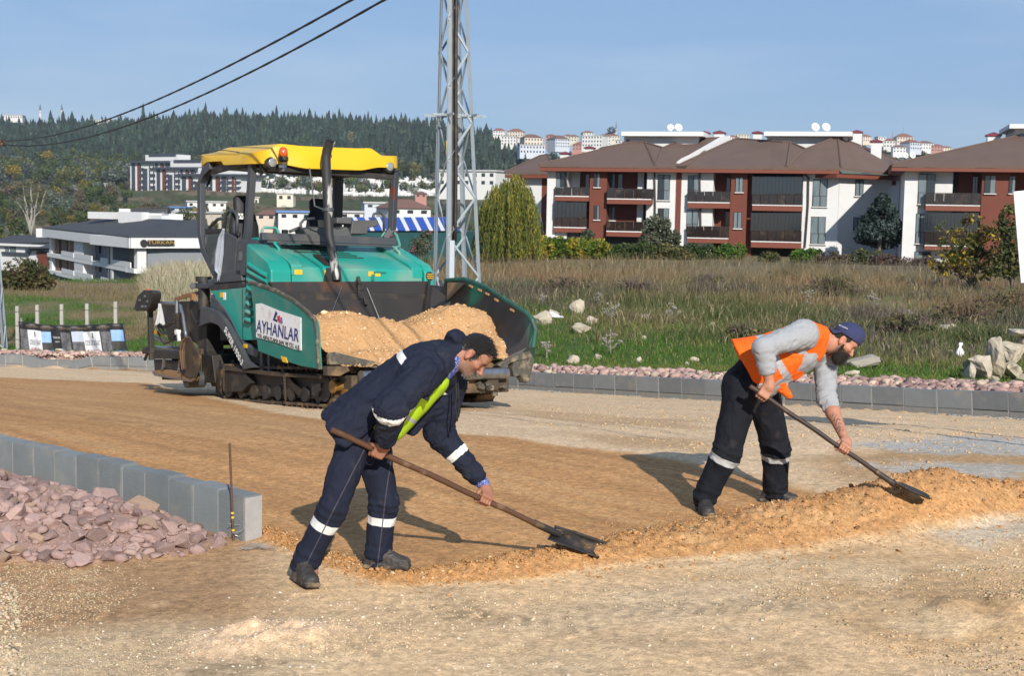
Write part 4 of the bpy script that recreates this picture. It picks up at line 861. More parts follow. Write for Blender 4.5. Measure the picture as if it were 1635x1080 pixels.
    mb = MB(); mb.prism([su(x, y, 2.0) for x, y in ((812, 578), (838, 560), (845, 575), (840, 595), (835, 612), (828, 611), (822, 600), (812, 602), (809, 588))], (.14, .0, .0)); mb.prism([su(x, y, 2.0) for x, y in ((785, 585), (800, 574), (822, 566), (838, 562), (836, 575), (806, 582), (795, 592))], (.16, 0, .02)); part(mb, 'rubber_flap', M_RUB, R, 'torn far flap caked with dust', bevel=.02)
    # ---- rear: fender, levelling arm, screed
    mb = MB(); mb.prism(SV(-1.40, [(336, 470), (348, 481), (358, 493), (370, 513), (380, 535), (388, 547), (413, 560), (410, 572), (392, 566), (376, 545), (360, 515), (350, 503), (335, 492)]), (0, .16, 0)); part(mb, 'fender', M_DGREY, R, bevel=.02)
    arm = [(320, 490), (334, 492), (346, 498), (356, 509), (367, 527), (381, 553), (393, 577), (407, 587), (388, 590), (381, 577), (370, 556), (358, 533), (348, 520), (337, 515), (328, 517), (318, 522)]
    mb = MB(); mb.prism(SV(-1.50, arm), (0, .08, 0)); la = part(mb, 'levelling_arm', M_DGREY, R, bevel=.008)
    a, b = sv(357.5, 523, -1.508), sv(388, 585, -1.508); X = unit(b-a); Z = A([0, -1., 0]); Y = np.cross(Z, X)
    v_, f_ = text_mesh('SUPER 1900-3', .145, ax=(X, Y, Z), origin=(a+b)/2+Y*.005, xs=.98); mb = MB(); mb.add(v_, f_); part(mb, 'lettering', M_WHT, la)
    mb = MB(); mb.prism([sv(x, y, -1.412) for x, y in ((388.5, 549), (394, 550), (394, 556), (388.5, 556))], (0, .01, 0)); mb.prism([sv(x, y, -1.61) for x, y in ((448, 569), (456, 571), (459, 580), (451, 578))], (0, .01, 0)); mb.prism([sv(x, y, -1.392) for x, y in ((351, 467), (356, 467), (356, 475), (351, 475))], (0, .01, 0)); part(mb, 'warning_label', M_LBLY, R)
    part(MB().prism([sv(x, y, -1.392) for x, y in ((356.3, 467), (360, 467), (360, 479), (356.3, 479))], (0, .01, 0)), 'paper_label', M_WHT, R)
    mb = MB(); mb.cyl(sv(326, 445, -1.2), sv(326, 494, -1.2), .10, n=18); mb.cyl(sv(325, 442, -1.2), sv(325, 450, -1.2), .13, n=18); part(mb, 'lift_cylinder', M_BLK, R, smooth='auto')
    mb = MB(); mb.prism(SV(-1.3, [(304, 452), (310, 452), (333, 453), (333, 461), (312, 461), (305, 458)]), (0, .1, 0)); mb.cyl(sv(308, 457, -1.35), sv(308, 457, -1.15), .05); part(mb, 'lock_bracket', M_DGREY, R, bevel=.012)
    mb = MB(); mb.prism(SV(-1.1, [(252, 482), (306, 481), (322, 487), (338, 500), (338, 545), (318, 552), (300, 540), (270, 545), (262, 520)]), (0, 2.1, 0)); part(mb, 'screed_tower', M_BLK, R)
    mb = MB(); mb.prism(SV(-1.3, [(320, 494), (330, 500), (330, 560), (345, 600), (352, 612), (338, 618), (318, 560), (312, 540)]), (0, .3, 0)); mb.prism(SV(-1.34, [(318, 565), (338, 567), (344, 612), (314, 612)]), (0, .7, 0)); mb.lathe(sv(352, 605, -1.34), (0, 1, 0), [(.20, 0), (.24, .03), (.24, .3)], 18); part(mb, 'auger_guard', M_BLK, R, bevel=.012)
    part(MB().box((-2.4, 0, .32), (.5, 2.4, .45)), 'auger_box', M_BLK, R)
    mb = MB(); mb.cyl((-2.35, -1.3, .45), (-2.35, 1.3, .45), .05)
    for s in np.arange(-1.25, 1.3, .2): mb.lathe((-2.35, s, .45), (.25, 1, 0), [(.2, 0), (.2, .02)], 14)
    part(mb, 'auger', M_DIRTST, R, smooth='auto')
    mb = MB(); mb.box((-3.5, 0, .62), (1.25, 2.7, .42)); mb.box((-3.5, 0, .36), (1.4, 3.0, .10)); sc = part(mb, 'screed', M_DIRTST, R, bevel=.012)
    mb = MB(); mb.prism(SV(-1.62, [(245, 559), (290, 563), (296, 576), (292, 574), (245, 573)]), (0, .3, 0)); mb.prism(SV(-1.55, [(245, 574), (296, 577), (304, 600), (247, 597)]), (0, .1, 0)); part(mb, 'screed_side', M_BLK, sc, bevel=.012)
    mb = MB(); mb.prism(SV(-1.66, [(245, 592), (262, 591), (285, 594), (300, 595), (309, 603), (306, 609), (270, 603), (246, 598)]), (0, .1, 0)); part(mb, 'screed_ledge', mat('sand caked ledge', (.34, .20, .085), .95, col2=(.2, .11, .05), nscale=6, amount=.9, bump=.6, bscale=50), sc)
    mb = MB(); mb.tube(SV(-1.70, [(244, 594), (247, 599), (270, 603), (306, 609), (310, 605)]), .016, 6); part(mb, 'skid_edge', M_CHROME, sc)
    mb = MB(); mb.prism(SV(-1.68, [(297, 537), (301, 538), (319, 570), (316, 590), (311, 603), (302, 604), (290, 598), (288, 566), (286, 548)]), (0, .03, 0)); ep = part(mb, 'end_plate', M_DIRTST, sc, bevel=.004)
    part(MB().prism(SV(-1.69, [(308, 558), (312, 562), (312, 567), (308, 563)]), (0, .02, 0)), 'end_plate_slot', M_BLK, ep)
    mb = MB(); mb.lathe(sv(297, 606, -1.6), (0, 1, 0), [(.14, 0), (.14, .3)], 20); part(mb, 'screed_tube', M_DGREY, sc, smooth='auto')
    for pts in ([(262, 573), (261, 586)], [(288, 575), (287, 589)]):
        a, b = sv(*pts[0], -1.66), sv(*pts[1], -1.66); mb = MB(); mb.bar(a, b, .04); mb.tube([b+A([.03*math.cos(t), -.02, .03*math.sin(t)-.02]) for t in np.linspace(0, 6.283, 10)], .009, 5, False); part(mb, 'shackle', M_CHROME, sc)
    mb = MB(); mb.prism(SV(-1.5, [(243, 553), (290, 560), (290, 566), (243, 560)]), (0, .5, 0)); mb.bar(sv(244, 536, -1.5), sv(275, 547, -1.5), .03); mb.bar(sv(244, 541, -1.5), sv(275, 552, -1.5), .03); part(mb, 'walkway', M_CHROME, sc)
    mb = MB(); mb.prism(SV(-1.55, [(246, 528), (250, 528), (262, 538), (246, 533)]), (0, .05, 0)); part(mb, 'amber_reflector', mat('amber reflector', (.65, .27, .01), .3), sc)
    mb = MB(); mb.bar(sv(239, 475, -1.55), sv(242, 575, -1.55), .10, .08); mb.bar(sv(231, 560, -1.55), sv(244, 559, -1.55), .12, .1); part(MB().bar(sv(238, 558, -1.3), sv(231, 575, -1.3), .04), 'post_stay', M_BLK, R); part(mb, 'control_post', M_BLK, R, bevel=.012)
    mb = MB(); mb.prism(SV(-1.72, [(229, 463), (240, 464), (244, 467), (243, 478), (238, 492), (234, 497), (216, 497), (213, 494), (219, 472)]), (0, .16, 0)); cp = part(mb, 'control_box', M_BLK, R, bevel=.02)
    mb = MB()
    for x, y in ((224, 480), (232, 474), (236, 482), (228, 490), (233, 490)): mb.lathe(sv(x, y, -1.72), (0, -1, 0), [(.03, 0), (.025, .03), (0, .035)], 10)
    part(mb, 'control_knobs', M_DGREY, cp)
    part(MB().lathe(sv(236.5, 464.5, -1.66), (0, 0, 1), [(.03, -.03), (.035, 0), (.03, .03), (0, .04)], 12), 'amber_button', mat('amber dome', (.55, .10, .01), .2, spec=.8), cp, smooth=True)
    mb = MB(); mb.tube(SV(-1.6, [(254, 484), (262, 484), (280, 485), (288, 489), (292, 505), (296, 530), (298, 540)]), .03, 8); part(mb, 'guard_rail', mat('grey tube', (.16, .18, .21), .35, .4), R, smooth=True)
    mb = MB(); mb.tube(SV(-1.7, [(282.5, 480), (282.7, 502)]), .032, 12); part(mb, 'lift_rod', M_CHROME, R, smooth='auto')
    mb = MB(); p, q = sv(283, 500, -1.7), sv(284, 526, -1.7); mb.tube([p+(q-p)*t/70+A([.06*math.cos(t*.75), .06*math.sin(t*.75), 0]) for t in range(71)], .012, 5); mb.cyl(p, q, .035); part(mb, 'coil_spring', M_BLK, R, smooth=True)
    mb = MB(); mb.bar(sv(284, 527, -1.7), sv(286, 545, -1.7), .05, .04); mb.lathe(sv(284, 530, -1.7), (0, -1, 0), [(.05, -.03), (.05, .04)], 12); part(mb, 'lift_clevis', M_WHT, R)
    r = np.random.default_rng(8)
    for k in range(7):
        a = sv(r.uniform(244, 268), r.uniform(505, 530), -1.55); b = sv(r.uniform(275, 292), r.uniform(498, 545), -1.6); m_ = (a+b)/2+A([0, -.05, -r.uniform(.05, .2)]); mb = MB(); mb.tube([a, (a+m_)/2+A([0, 0, -.04]), m_, (b+m_)/2+A([0, 0, -.04]), b], .014, 6); part(mb, 'hose', M_BLK, R, smooth=True)
    mb = MB(); mb.bar(sv(280, 478, -.9), sv(306, 471, -.9), .06, .03); mb.bar(sv(292, 473, -.6), sv(316, 468, -.6), .06, .03); mb.bar(sv(308, 470, -.9), sv(309, 492, -.9), .08); part(mb, 'plank_rail', mat('weathered orange rail', (.25, .12, .05), .8), R)
    mb = MB(); mb.tube(SV(-1.4, [(305, 497), (309, 507), (314, 516), (320, 514)]), .018, 6); part(mb, 'step_rail', M_BLK, R)
    # ---- company board on the wing
    q = [sv(x, y, -1.615) for x, y in ((408, 485.5), (416, 484.5), (444, 496), (480, 507.5), (480.5, 560), (470, 558), (440, 547), (409, 539))]
    mb = MB(); mb.prism(q, (0, .012, 0)); bd = part(mb, 'company_board', M_WHT, nw)
    def txt(s, a, b, size, m, xs, name='lettering', bold=0.0):
        a, b = sv(*a, -1.622), sv(*b, -1.622); X = unit(b-a); Z = A([0, -1., 0]); Y = np.cross(Z, X); L = np.linalg.norm(b-a)
        v_, f_ = text_mesh(s, size, ax=np.eye(3), bold=bold); w = v_[:, 0].max()-v_[:, 0].min(); v_[:, 0] = (v_[:, 0]-v_[:, 0].mean())*L/w
        v_[:, 0] -= (v_[:, 0].max()+v_[:, 0].min())/2
        mb = MB(); mb.add((a+b)/2+v_[:, :1]*X+v_[:, 1:2]*Y+v_[:, 2:]*Z, f_); part(mb, name, m, bd)
    txt('AYHANLAR', (409.5, 521), (477, 537.5), .26, M_NAVYT, 1); txt('YOL ASFALTLAMA SAN. VE TİC. A.Ş.', (411, 535.5), (478.5, 556), .075, M_BLK, 1)
    def tri(pts, m): part(MB().prism([sv(x, y, -1.624) for x, y in pts], (0, .006, 0)), 'logo', m, bd)
    tri([(435.5, 511), (440, 496.5), (442.5, 501), (438.5, 509.5), (443, 511), (442, 514)], M_NAVYT); tri([(442, 505), (446.5, 504), (448.5, 516), (444.5, 514)], mat('logo red', (.5, .05, .03), .6)); tri([(448, 507), (450, 507), (451, 516), (448.6, 516)], mat('logo blue', (.05, .15, .45), .6))
    return R
PAVER = paver()
def paver_load():
    'sand in the hopper: a heap of its own'
    nu, nv = 110, 150; U = np.linspace(.05, 2.14, nu); V = np.linspace(-1.5, 1.5, nv); uu, vv = np.meshgrid(U, V, indexing='ij')
    q = np.stack([uu, vv], -1)
    w = .74+.42*smooth(1.75, 1.15, uu)+.16*np.exp(-((vv+.85)/.55)**2)*np.exp(-((uu-.85)/.75)**2)+.26*np.exp(-((vv-.95)/.48)**2)*np.exp(-((uu-.95)/.75)**2)-.12*np.exp(-((vv-.05)/.3)**2)*smooth(1.3, .3, uu)
    w = w-.16*smooth(1.85, 2.14, uu)+.20*np.exp(-((vv-1.25)/.35)**2)*np.exp(-((uu-1.65)/.4)**2)+(fbm(q*5, 4, 5)-.5)*.10+(fbm(q*14, 4, 6, .65)-.5)*.085
    a = np.clip(vv, -1.5+.0, 1.55-.0); v = np.stack([uu, np.where(vv > 0, vv*(.86+.22*np.clip((w-.7)/.6, 0, 1)), vv), w], -1).reshape(-1, 3)
    i, j = np.meshgrid(np.arange(nu-1), np.arange(nv-1), indexing='ij'); a = (i*nv+j).ravel(); f = np.stack([a, a+1, a+nv+1, a+nv], -1)
    M4 = np.array(PM); v = v@M4[:3, :3].T+M4[:3, 3]
    stuff(tag(npmesh('sand_load', v, f, M_SANDY, smooth=True), 'heap of tan sand filling the hopper of the paver'))
    pr = [mesh_np(hull_mesh('p', 760+i, 9)) for i in range(3)]; k = RNG.integers(0, len(v), 2600); vv_, ff_, cc_ = scatter(pr, v[k], .006+RNG.gamma(1.4, .007, len(k)), RNG, .8, .3, np.where(RNG.random((len(k), 1)) < .3, np.array([[.68, .50, .32]]), np.array([[.52, .31, .14]]))*(1+RNG.normal(0, .12, (len(k), 1))))
    stuff(tag(npmesh('sand_clods', vv_, ff_, bpy.data.materials['gravel stone'], cols={'tint': np.clip(cc_, 0, .9)}), 'small stones and clods on the sand in the hopper'))
paver_load()
def cloth(name, pts, w, m, lab, cat, seed, folds=3, depth=.03):
    'a hanging rag: a strip with folds; pts are world points down its middle, w the width at each'
    r = np.random.default_rng(seed); n = 26; k = 14; ts = np.linspace(0, 1, n); P_ = np.array(pts); t0 = np.linspace(0, 1, len(P_))
    c = np.stack([np.interp(ts, t0, P_[:, q]) for q in range(3)], -1); wd = np.interp(ts, t0, w); v = []
    for i in range(n):
        for j in range(k):
            s = j/(k-1)-.5; y = math.sin(s*folds*6.28+ts[i]*2+seed)*depth*(.3+ts[i]); v.append(c[i]+np.array([s*wd[i], y, .02*math.sin(s*9+seed)*ts[i]]))
    f = [(i*k+j, i*k+j+1, (i+1)*k+j+1, (i+1)*k+j) for i in range(n-1) for j in range(k-1)]
    mb = MB(); mb.add(v, f); o = mb.build(name, m, smooth=True, recalc=False); sd = o.modifiers.new('thick', 'SOLIDIFY'); sd.thickness = .006
    return tag(o, lab, cat)
def pw(q): return np.array(PM)[:3, :3]@np.asarray(q)+PO
cloth('rag', [pw(sv(x, y, -1.40)) for x, y in ((357, 365), (353, 380), (350, 405), (347.5, 431), (350.5, 437), (348.5, 448))], [.03, .09, .13, .11, .05, .03], M_RAG, 'long grey rag hanging from the paver platform door', 'rag', 1, 2, .02)
cloth('rag', [pw(sv(x, y, -1.72)) for x, y in ((255, 485), (255.5, 492), (256, 505), (256, 518))], [.04, .06, .11, .17], mat('off white cloth', (.46, .47, .48), .95, bump=.4, bscale=30), 'small whitish rag tied to the rail at the rear of the paver', 'rag', 2, 2, .02)
M_BURL = mat('brown sacking', (.11, .065, .036), .95, col2=(.18, .11, .06), nscale=12, amount=.9, bump=.5, bscale=80)
cloth('sacking', [pw(sv(x, y, -1.74)) for x, y in ((300, 538), (294, 546), (291, 560), (292, 575), (294, 590))], [.05, .07, .08, .07, .06], M_BURL, 'brown torn sacking wrapped over the end of the screed', 'sacking', 3, 2, .03)
# ================================================================== PEOPLE (signed-distance modelling, meshed with surface nets)
class SDF:
    def __init__(s): s.pr = []
    def add(s, fn, c, r, k=.02, op='+'): s.pr.append((fn, np.asarray(c, float), float(r), k, op)); return s
    def cone(s, a, b, ra, rb, k=.02, op='+'):
        a = np.asarray(a, float); b = np.asarray(b, float); d = b-a; L2 = max(d@d, 1e-9)
        def fn(p):
            t = np.clip((p-a)@d/L2, 0, 1); return np.linalg.norm(p-a-t[:, None]*d, axis=1)-(ra+(rb-ra)*t)
        return s.add(fn, (a+b)/2, math.sqrt(L2)/2+max(ra, rb), k, op)
    def econe(s, a, b, lat, ra, rb, k=.03, op='+'):
        'cone with an elliptic section: ra/rb = (half width along lat, half depth)'
        a = np.asarray(a, float); b = np.asarray(b, float); d = b-a; L2 = d@d; z = d/math.sqrt(L2); x = np.asarray(lat, float); x = unit(x-z*(x@z)); y = np.cross(z, x)
        ra = np.asarray(ra, float); rb = np.asarray(rb, float); m = max(ra.max(), rb.max())
        def fn(p):
            q = p-a; t = np.clip(q@d/L2, 0, 1); w = q-t[:, None]*d; r = ra[None]+(rb-ra)[None]*t[:, None]; mn = r.min(1)
            e = np.stack([w@x/r[:, 0], w@y/r[:, 1], w@z/mn], -1); n = np.linalg.norm(e, axis=1); g = np.linalg.norm(np.stack([e[:, 0]/r[:, 0], e[:, 1]/r[:, 1], e[:, 2]/mn], -1), axis=1)
            return n*(n-1)/np.maximum(g, 1e-6)
        return s.add(fn, (a+b)/2, math.sqrt(L2)/2+m, k, op)
    def ell(s, c, R3, rad, k=.02, op='+'):
        'ellipsoid; R3 rows are its axes'
        c = np.asarray(c, float); R3 = np.asarray(R3, float); rad = np.asarray(rad, float)
        def fn(p):
            e = (p-c)@R3.T/rad; n = np.linalg.norm(e, axis=1); g = np.linalg.norm(e/rad, axis=1); return n*(n-1)/np.maximum(g, 1e-6)
        return s.add(fn, c, rad.max(), k, op)
    def box(s, c, R3, h, rd=.01, k=.02, op='+'):
        c = np.asarray(c, float); R3 = np.asarray(R3, float); h = np.asarray(h, float)-rd
        def fn(p):
            q = np.abs((p-c)@R3.T)-h; return np.linalg.norm(np.maximum(q, 0), axis=1)+np.minimum(q.max(1), 0)-rd
        return s.add(fn, c, np.linalg.norm(h)+rd, k, op)
    def plane(s, c, n, k=.005, op='-'):
        'remove everything on the side n points to'
        c = np.asarray(c, float); n = unit(n); return s.add(lambda p: -((p-c)@n), c, 1e3, k, op)
    def ev(s, p, bc=None, br=0):
        d = np.full(len(p), 1e3)
        for fn, c, r, k, op in s.pr:
            if bc is not None and np.linalg.norm(c-bc)-r-br > max(k*1.5, .02): continue
            e = fn(p)
            if op == '+': h = np.clip(.5+.5*(d-e)/k, 0, 1); d = d*(1-h)+e*h-k*h*(1-h)
            else: h = np.clip(.5-.5*(d+e)/k, 0, 1); d = d*(1-h)-e*h+k*h*(1-h)
        return d
    def mesh(s, h, pad=.02):
        lo = np.min([c-r for _, c, r, _, op in s.pr if op == '+'], 0)-pad; hi = np.max([c+r for _, c, r, _, op in s.pr if op == '+'], 0)+pad
        B = 12; nb = np.ceil((hi-lo)/(h*B)).astype(int); N = nb*B+1; D = np.full(N, 1.0, np.float32)
        g = np.stack(np.meshgrid(*[np.arange(n) for n in nb], indexing='ij'), -1).reshape(-1, 3); cen = lo+(g+.5)*B*h; R = B*h*.5*1.7321
        cd = s.ev(cen); loc = np.stack(np.meshgrid(*[np.arange(B+1)]*3, indexing='ij'), -1).reshape(-1, 3)
        for b, c, d0 in zip(g, cen, cd):
            i, j, k = b*B
            if abs(d0) > R*1.25+.05: D[i:i+B+1, j:j+B+1, k:k+B+1] = 1.0 if d0 > 0 else -1.0; continue
            D[i:i+B+1, j:j+B+1, k:k+B+1] = s.ev(lo+(b*B+loc)*h, c, R).reshape(B+1, B+1, B+1)
        S = D < 0; n0 = np.array(D.shape)
        c8 = [S[a:n0[0]-1+a, b:n0[1]-1+b, c:n0[2]-1+c] for a in (0, 1) for b in (0, 1) for c in (0, 1)]
        cnt = sum(x.astype(np.int8) for x in c8); act = (cnt > 0) & (cnt < 8); idx = np.full(act.shape, -1, np.int64); idx[act] = np.arange(act.sum()); cell = np.argwhere(act)
        acc = np.zeros((len(cell), 3)); num = np.zeros(len(cell)); cor = [(a, b, c) for a in (0, 1) for b in (0, 1) for c in (0, 1)]
        val = {q: D[cell[:, 0]+q[0], cell[:, 1]+q[1], cell[:, 2]+q[2]].astype(float) for q in cor}
        for q in cor:
            for ax in range(3):
                if q[ax]: continue
                q2 = list(q); q2[ax] = 1; q2 = tuple(q2); a, b = val[q], val[q2]; k = (a < 0) != (b < 0); t = np.where(k, a/np.where(k, a-b, 1), 0)
                p = np.array(q, float)[None]+np.zeros((len(cell), 3)); p[:, ax] += t; acc[k] += p[k]; num[k] += 1
        v = lo+(cell+acc/np.maximum(num, 1)[:, None])*h; F = []
        for ax in range(3):
            o = [i for i in range(3) if i != ax]; sl0 = [slice(None)]*3; sl1 = [slice(None)]*3; sl0[ax] = slice(0, -1); sl1[ax] = slice(1, None)
            a, b = S[tuple(sl0)], S[tuple(sl1)]; e = np.argwhere(a != b); e = e[(e[:, o[0]] > 0) & (e[:, o[1]] > 0) & (e[:, o[0]] < n0[o[0]]-1) & (e[:, o[1]] < n0[o[1]]-1)]
            ins = a[e[:, 0], e[:, 1], e[:, 2]]; q = []
            for du, dv in ((0, 0), (1, 0), (1, 1), (0, 1)):
                c = e.copy(); c[:, o[0]] -= du; c[:, o[1]] -= dv; q.append(idx[c[:, 0], c[:, 1], c[:, 2]])
            q = np.stack(q, -1); fl = ins if ax != 1 else ~ins; q = np.where(fl[:, None], q, q[:, ::-1]); F.append(q)
        F = np.concatenate(F); return v, F[(F >= 0).all(1)]
def vnormals(v, f):
    a = v[f[:, 2]]-v[f[:, 0]]; b = v[f[:, 3]]-v[f[:, 1]]; n = np.cross(a, b); o = np.zeros_like(v)
    for k in range(4): np.add.at(o, f[:, k], n)
    return o/np.maximum(np.linalg.norm(o, axis=1), 1e-9)[:, None]
def folds(v, f, amp, freq, seed, axis=None, aniso=3.0):
    'cloth creases: ridged noise, squeezed along an axis field'
    q = v*freq
    if axis is not None: ax = unit(axis); q = q+np.outer((v@ax)*freq*(aniso-1), ax)
    n = 1-np.abs(2*fbm(q, 3, seed)-1)*2; m = fbm(v*5, 2, seed+9)
    return v+vnormals(v, f)*(amp*(n-.4)*smooth(.3, .65, m))[:, None]
def emit_mesh(name, v, f, m, parent, attrs=None, label=None, cols=None):
    o = npmesh(name, v, f, m, attrs, smooth=True, cols=cols); o.parent = parent; o.matrix_parent_inverse = parent_inv(parent)
    if label: o['label'] = label
    return o
def seg_t(v, a, b):
    a = np.asarray(a, float); d = np.asarray(b, float)-a; L = np.linalg.norm(d); t = (v-a)@d/L; r = np.linalg.norm(v-a-np.outer(t, d/L), axis=1); return t, r
def head_frame(c, fwd, up):
    f = unit(fwd); u = np.asarray(up, float); u = unit(u-f*(u@f)); r = np.cross(f, u); return np.asarray(c, float), f, u, r
def add_head(S, H, ears=True, sc=1.0):
    c, f, u, r = H; R3 = np.array([f, u, r]); Q = lambda a, b, d=0.0: c+(f*a+u*b+r*d)*sc
    S.ell(Q(-.012, .038), R3, np.array([.100, .088, .076])*sc, .02)
    S.ell(Q(.030, -.035), R3, np.array([.062, .080, .060])*sc, .03)
    S.ell(Q(.02, -.085), R3, np.array([.052, .026, .046])*sc, .03)
    S.ell(Q(.072, -.098), R3, np.array([.020, .020, .024])*sc, .025)
    S.ell(Q(.084, .026), R3, np.array([.012, .011, .048])*sc, .016)
    S.ell(Q(.062, .050), R3, np.array([.03, .045, .055])*sc, .03)
    for s in (-1, 1):
        S.ell(Q(.062, -.018, .045*s), R3, np.array([.026, .020, .022])*sc, .025)
        S.ell(Q(.102, .004, .033*s), R3, np.array([.018, .013, .020])*sc, .014, '-')
        S.ell(Q(.076, .004, .031*s), R3, np.array([.0135, .0125, .0135])*sc, .003)
        if ears:
            S.ell(Q(-.012, -.012, .080*s), np.array([unit(f*.95+u*.25), unit(u*.95-f*.25), r]), np.array([.020, .034, .009])*sc, .008)
            S.ell(Q(-.006, -.008, .090*s), np.array([unit(f*.95+u*.25), unit(u*.95-f*.25), r]), np.array([.010, .018, .006])*sc, .006, '-')
            S.ell(Q(-.004, -.036, .078*s), R3, np.array([.009, .011, .007])*sc, .006)
    S.cone(Q(.088, .016), Q(.118, -.028), .0085*sc, .0125*sc, .012)
    for s in (-1, 1): S.ell(Q(.104, -.034, .012*s), R3, np.array([.011, .008, .008])*sc, .008)
    S.ell(Q(.090, -.056), R3, np.array([.016, .0075, .024])*sc, .008); S.ell(Q(.088, -.070), R3, np.array([.015, .008, .021])*sc, .008); S.ell(Q(.108, -.0635), R3, np.array([.012, .0022, .022])*sc, .004, '-')
def add_hand(S, G, a, w, b, rad, side=1, sc=1.0):
    'hand closed on a bar: G point on its axis, a = bar axis towards the thumb, w = towards the wrist, b = towards the back of the hand'
    a = unit(a); w = unit(np.asarray(w)-a*(np.asarray(w)@a)); b = np.asarray(b, float); b = unit(b-a*(b@a)-w*(b@w))
    q = lambda x, y, z=0.0: np.asarray(G)+(a*x*sc+w*y+b*z)
    R3 = np.array([a, w, b]); wr = q(0, .088, rad*.6+.004)
    S.box(q(0, .030, rad+.013), np.array([a, unit(w*.96-b*.25), unit(b*.96+w*.25)]), (.041*sc, .046, .015), .012, .012)
    S.cone(q(.012, .07, rad*.7+.01), wr, .026, .026, .02); S.cone(q(-.012, .07, rad*.7+.01), wr, .026, .025, .02)
    R = rad+.0085
    for i, (x, ln, r) in enumerate(((.031, 1.0, .0092), (.0105, 1.08, .0098), (-.010, 1.02, .0094), (-.0295, .84, .0080))):
        ang = [1.25, 2.2, 3.35, 4.3]; pts = [q(x*1.02, .002, R+.006), q(x, -math.sin(.95)*(R+.006)-.006, math.cos(.95)*(R+.005))]
        pts += [q(x*.97, -math.sin(t)*R*1.02, math.cos(t)*R*1.02) for t in (1.25+.75*ln, 2.1+.85*ln, 2.75+1.1*ln)]
        for k in range(len(pts)-1): S.cone(pts[k], pts[k+1], r*(1-.07*k), r*(1-.07*(k+1)), .004)
        S.ell(q(x, .004, R+.010), R3, (.010, .012, .008), .008)
    t = [q(.030, .055, rad+.004), q(.046, .030, rad*.2), q(.047, .006, -R*.85), q(.036, -.016, -R*1.1)]
    for k, (r0, r1) in enumerate(((.016, .0125), (.0125, .011), (.011, .0088))): S.cone(t[k], t[k+1], r0, r1, .008)
    return wr
def add_boot(S, ank, heel2toe, up, L=.29, wd=.052):
    'ankle joint, direction the toes point, sole normal'
    u = unit(up); f = np.asarray(heel2toe, float); f = unit(f-u*(f@u)); r = np.cross(f, u); R3 = np.array([f, r, u]); q = lambda x, z, y=0.0: np.asarray(ank)+f*x+u*z+r*y
    S.box(q(.062, -.094), R3, (L/2, wd*.92, .014), .012, .012); S.box(q(-.035, -.080), R3, (.045, wd*.80, .020), .012, .015)
    S.ell(q(.145, -.060), R3, (.065, wd*.95, .034), .03); S.econe(q(.10, -.05), q(-.03, -.045), r, (wd*.85, .042), (wd*.75, .050), .03)
    S.cone(q(.07, -.03), q(.0, .03), .036, .048, .03); S.cone(q(-.02, -.04), q(-.012, .06), .045, .05, .03)
    return S
M_SKIN = mat('weathered skin', (.40, .20, .125), .55, vcol='skin', nscale=60, amount=.10, bump=.12, bscale=300, spec=.35)
def skin_cols(v, H, stub, stubcol, tone, sc=1.0, extra=None):
    c, f, u, r = H; x = (v-c)@f/sc; y = (v-c)@u/sc; z = np.abs((v-c)@r)/sc; n = len(v); col = np.tile(np.asarray(tone, float), (n, 1))
    col *= (1+.16*(fbm(v*40, 2, 3)-.5))[:, None]
    near = np.linalg.norm(v-c, axis=1) < .19*sc
    red = near*(np.exp(-(((x-.11)/.02)**2+((y+.03)/.02)**2+(z/.02)**2))+np.exp(-(((x+.01)/.03)**2+((y+.012)/.04)**2+((z-.085)/.02)**2))*.8+np.exp(-(((x-.06)/.03)**2+((y+.02)/.02)**2+((z-.055)/.025)**2))*.5)
    col = mixc(col, np.clip(red, 0, 1)*.55, (.45, .15, .09))
    lips = near*np.exp(-(((x-.10)/.014)**2+((y+.0635)/.011)**2+(z/.021)**2)); col = mixc(col, np.clip(lips*1.3, 0, 1)*.7, (.30, .10, .08))
    jaw = near*smooth(-.035, -.055, y+.25*np.clip(.03-x, 0, .06))*smooth(-.02, .02, x)*(1-np.exp(-((z/.012)**2+((x-.115)/.03)**2))*.0)
    jaw = jaw*(1-np.clip(lips*1.5, 0, 1)); col = mixc(col, np.clip(jaw*stub*(.7+.6*fbm(v*130, 2, 8)), 0, 1), stubcol)
    eye = near*np.exp(-(((x-.086)/.012)**2+((y-.004)/.0045)**2+((z-.031)/.011)**2)); col = mixc(col, np.clip(eye*1.6, 0, 1), (.05, .035, .03))
    brow = near*np.exp(-(((x-.094)/.016)**2+((y-.026)/.006)**2+((z-.032)/.02)**4)); col = mixc(col, np.clip(brow*1.4, 0, 1)*.85, (.03, .022, .018))
    return col
M_HAIR = mat('dark hair', (.012, .010, .009), .5, col2=(.035, .03, .027), nscale=40, amount=.9, bump=.8, bscale=160, stretch=(1, 3, 1))
def strands(S_pts, dirs, n_seg, r, ln, seed, droop=.3):
    mb = MB(); rg = np.random.default_rng(seed)
    for p, d in zip(S_pts, dirs):
        d = unit(d); L = ln*rg.uniform(.6, 1.3); q = [p]; 
        for k in range(n_seg): d = unit(d+rg.normal(0, .16, 3)+np.array([0, 0, -droop*.3])); q.append(q[-1]+d*L/n_seg)
        mb.tube(q, np.linspace(r, r*.15, n_seg+1), 3, False)
    return mb
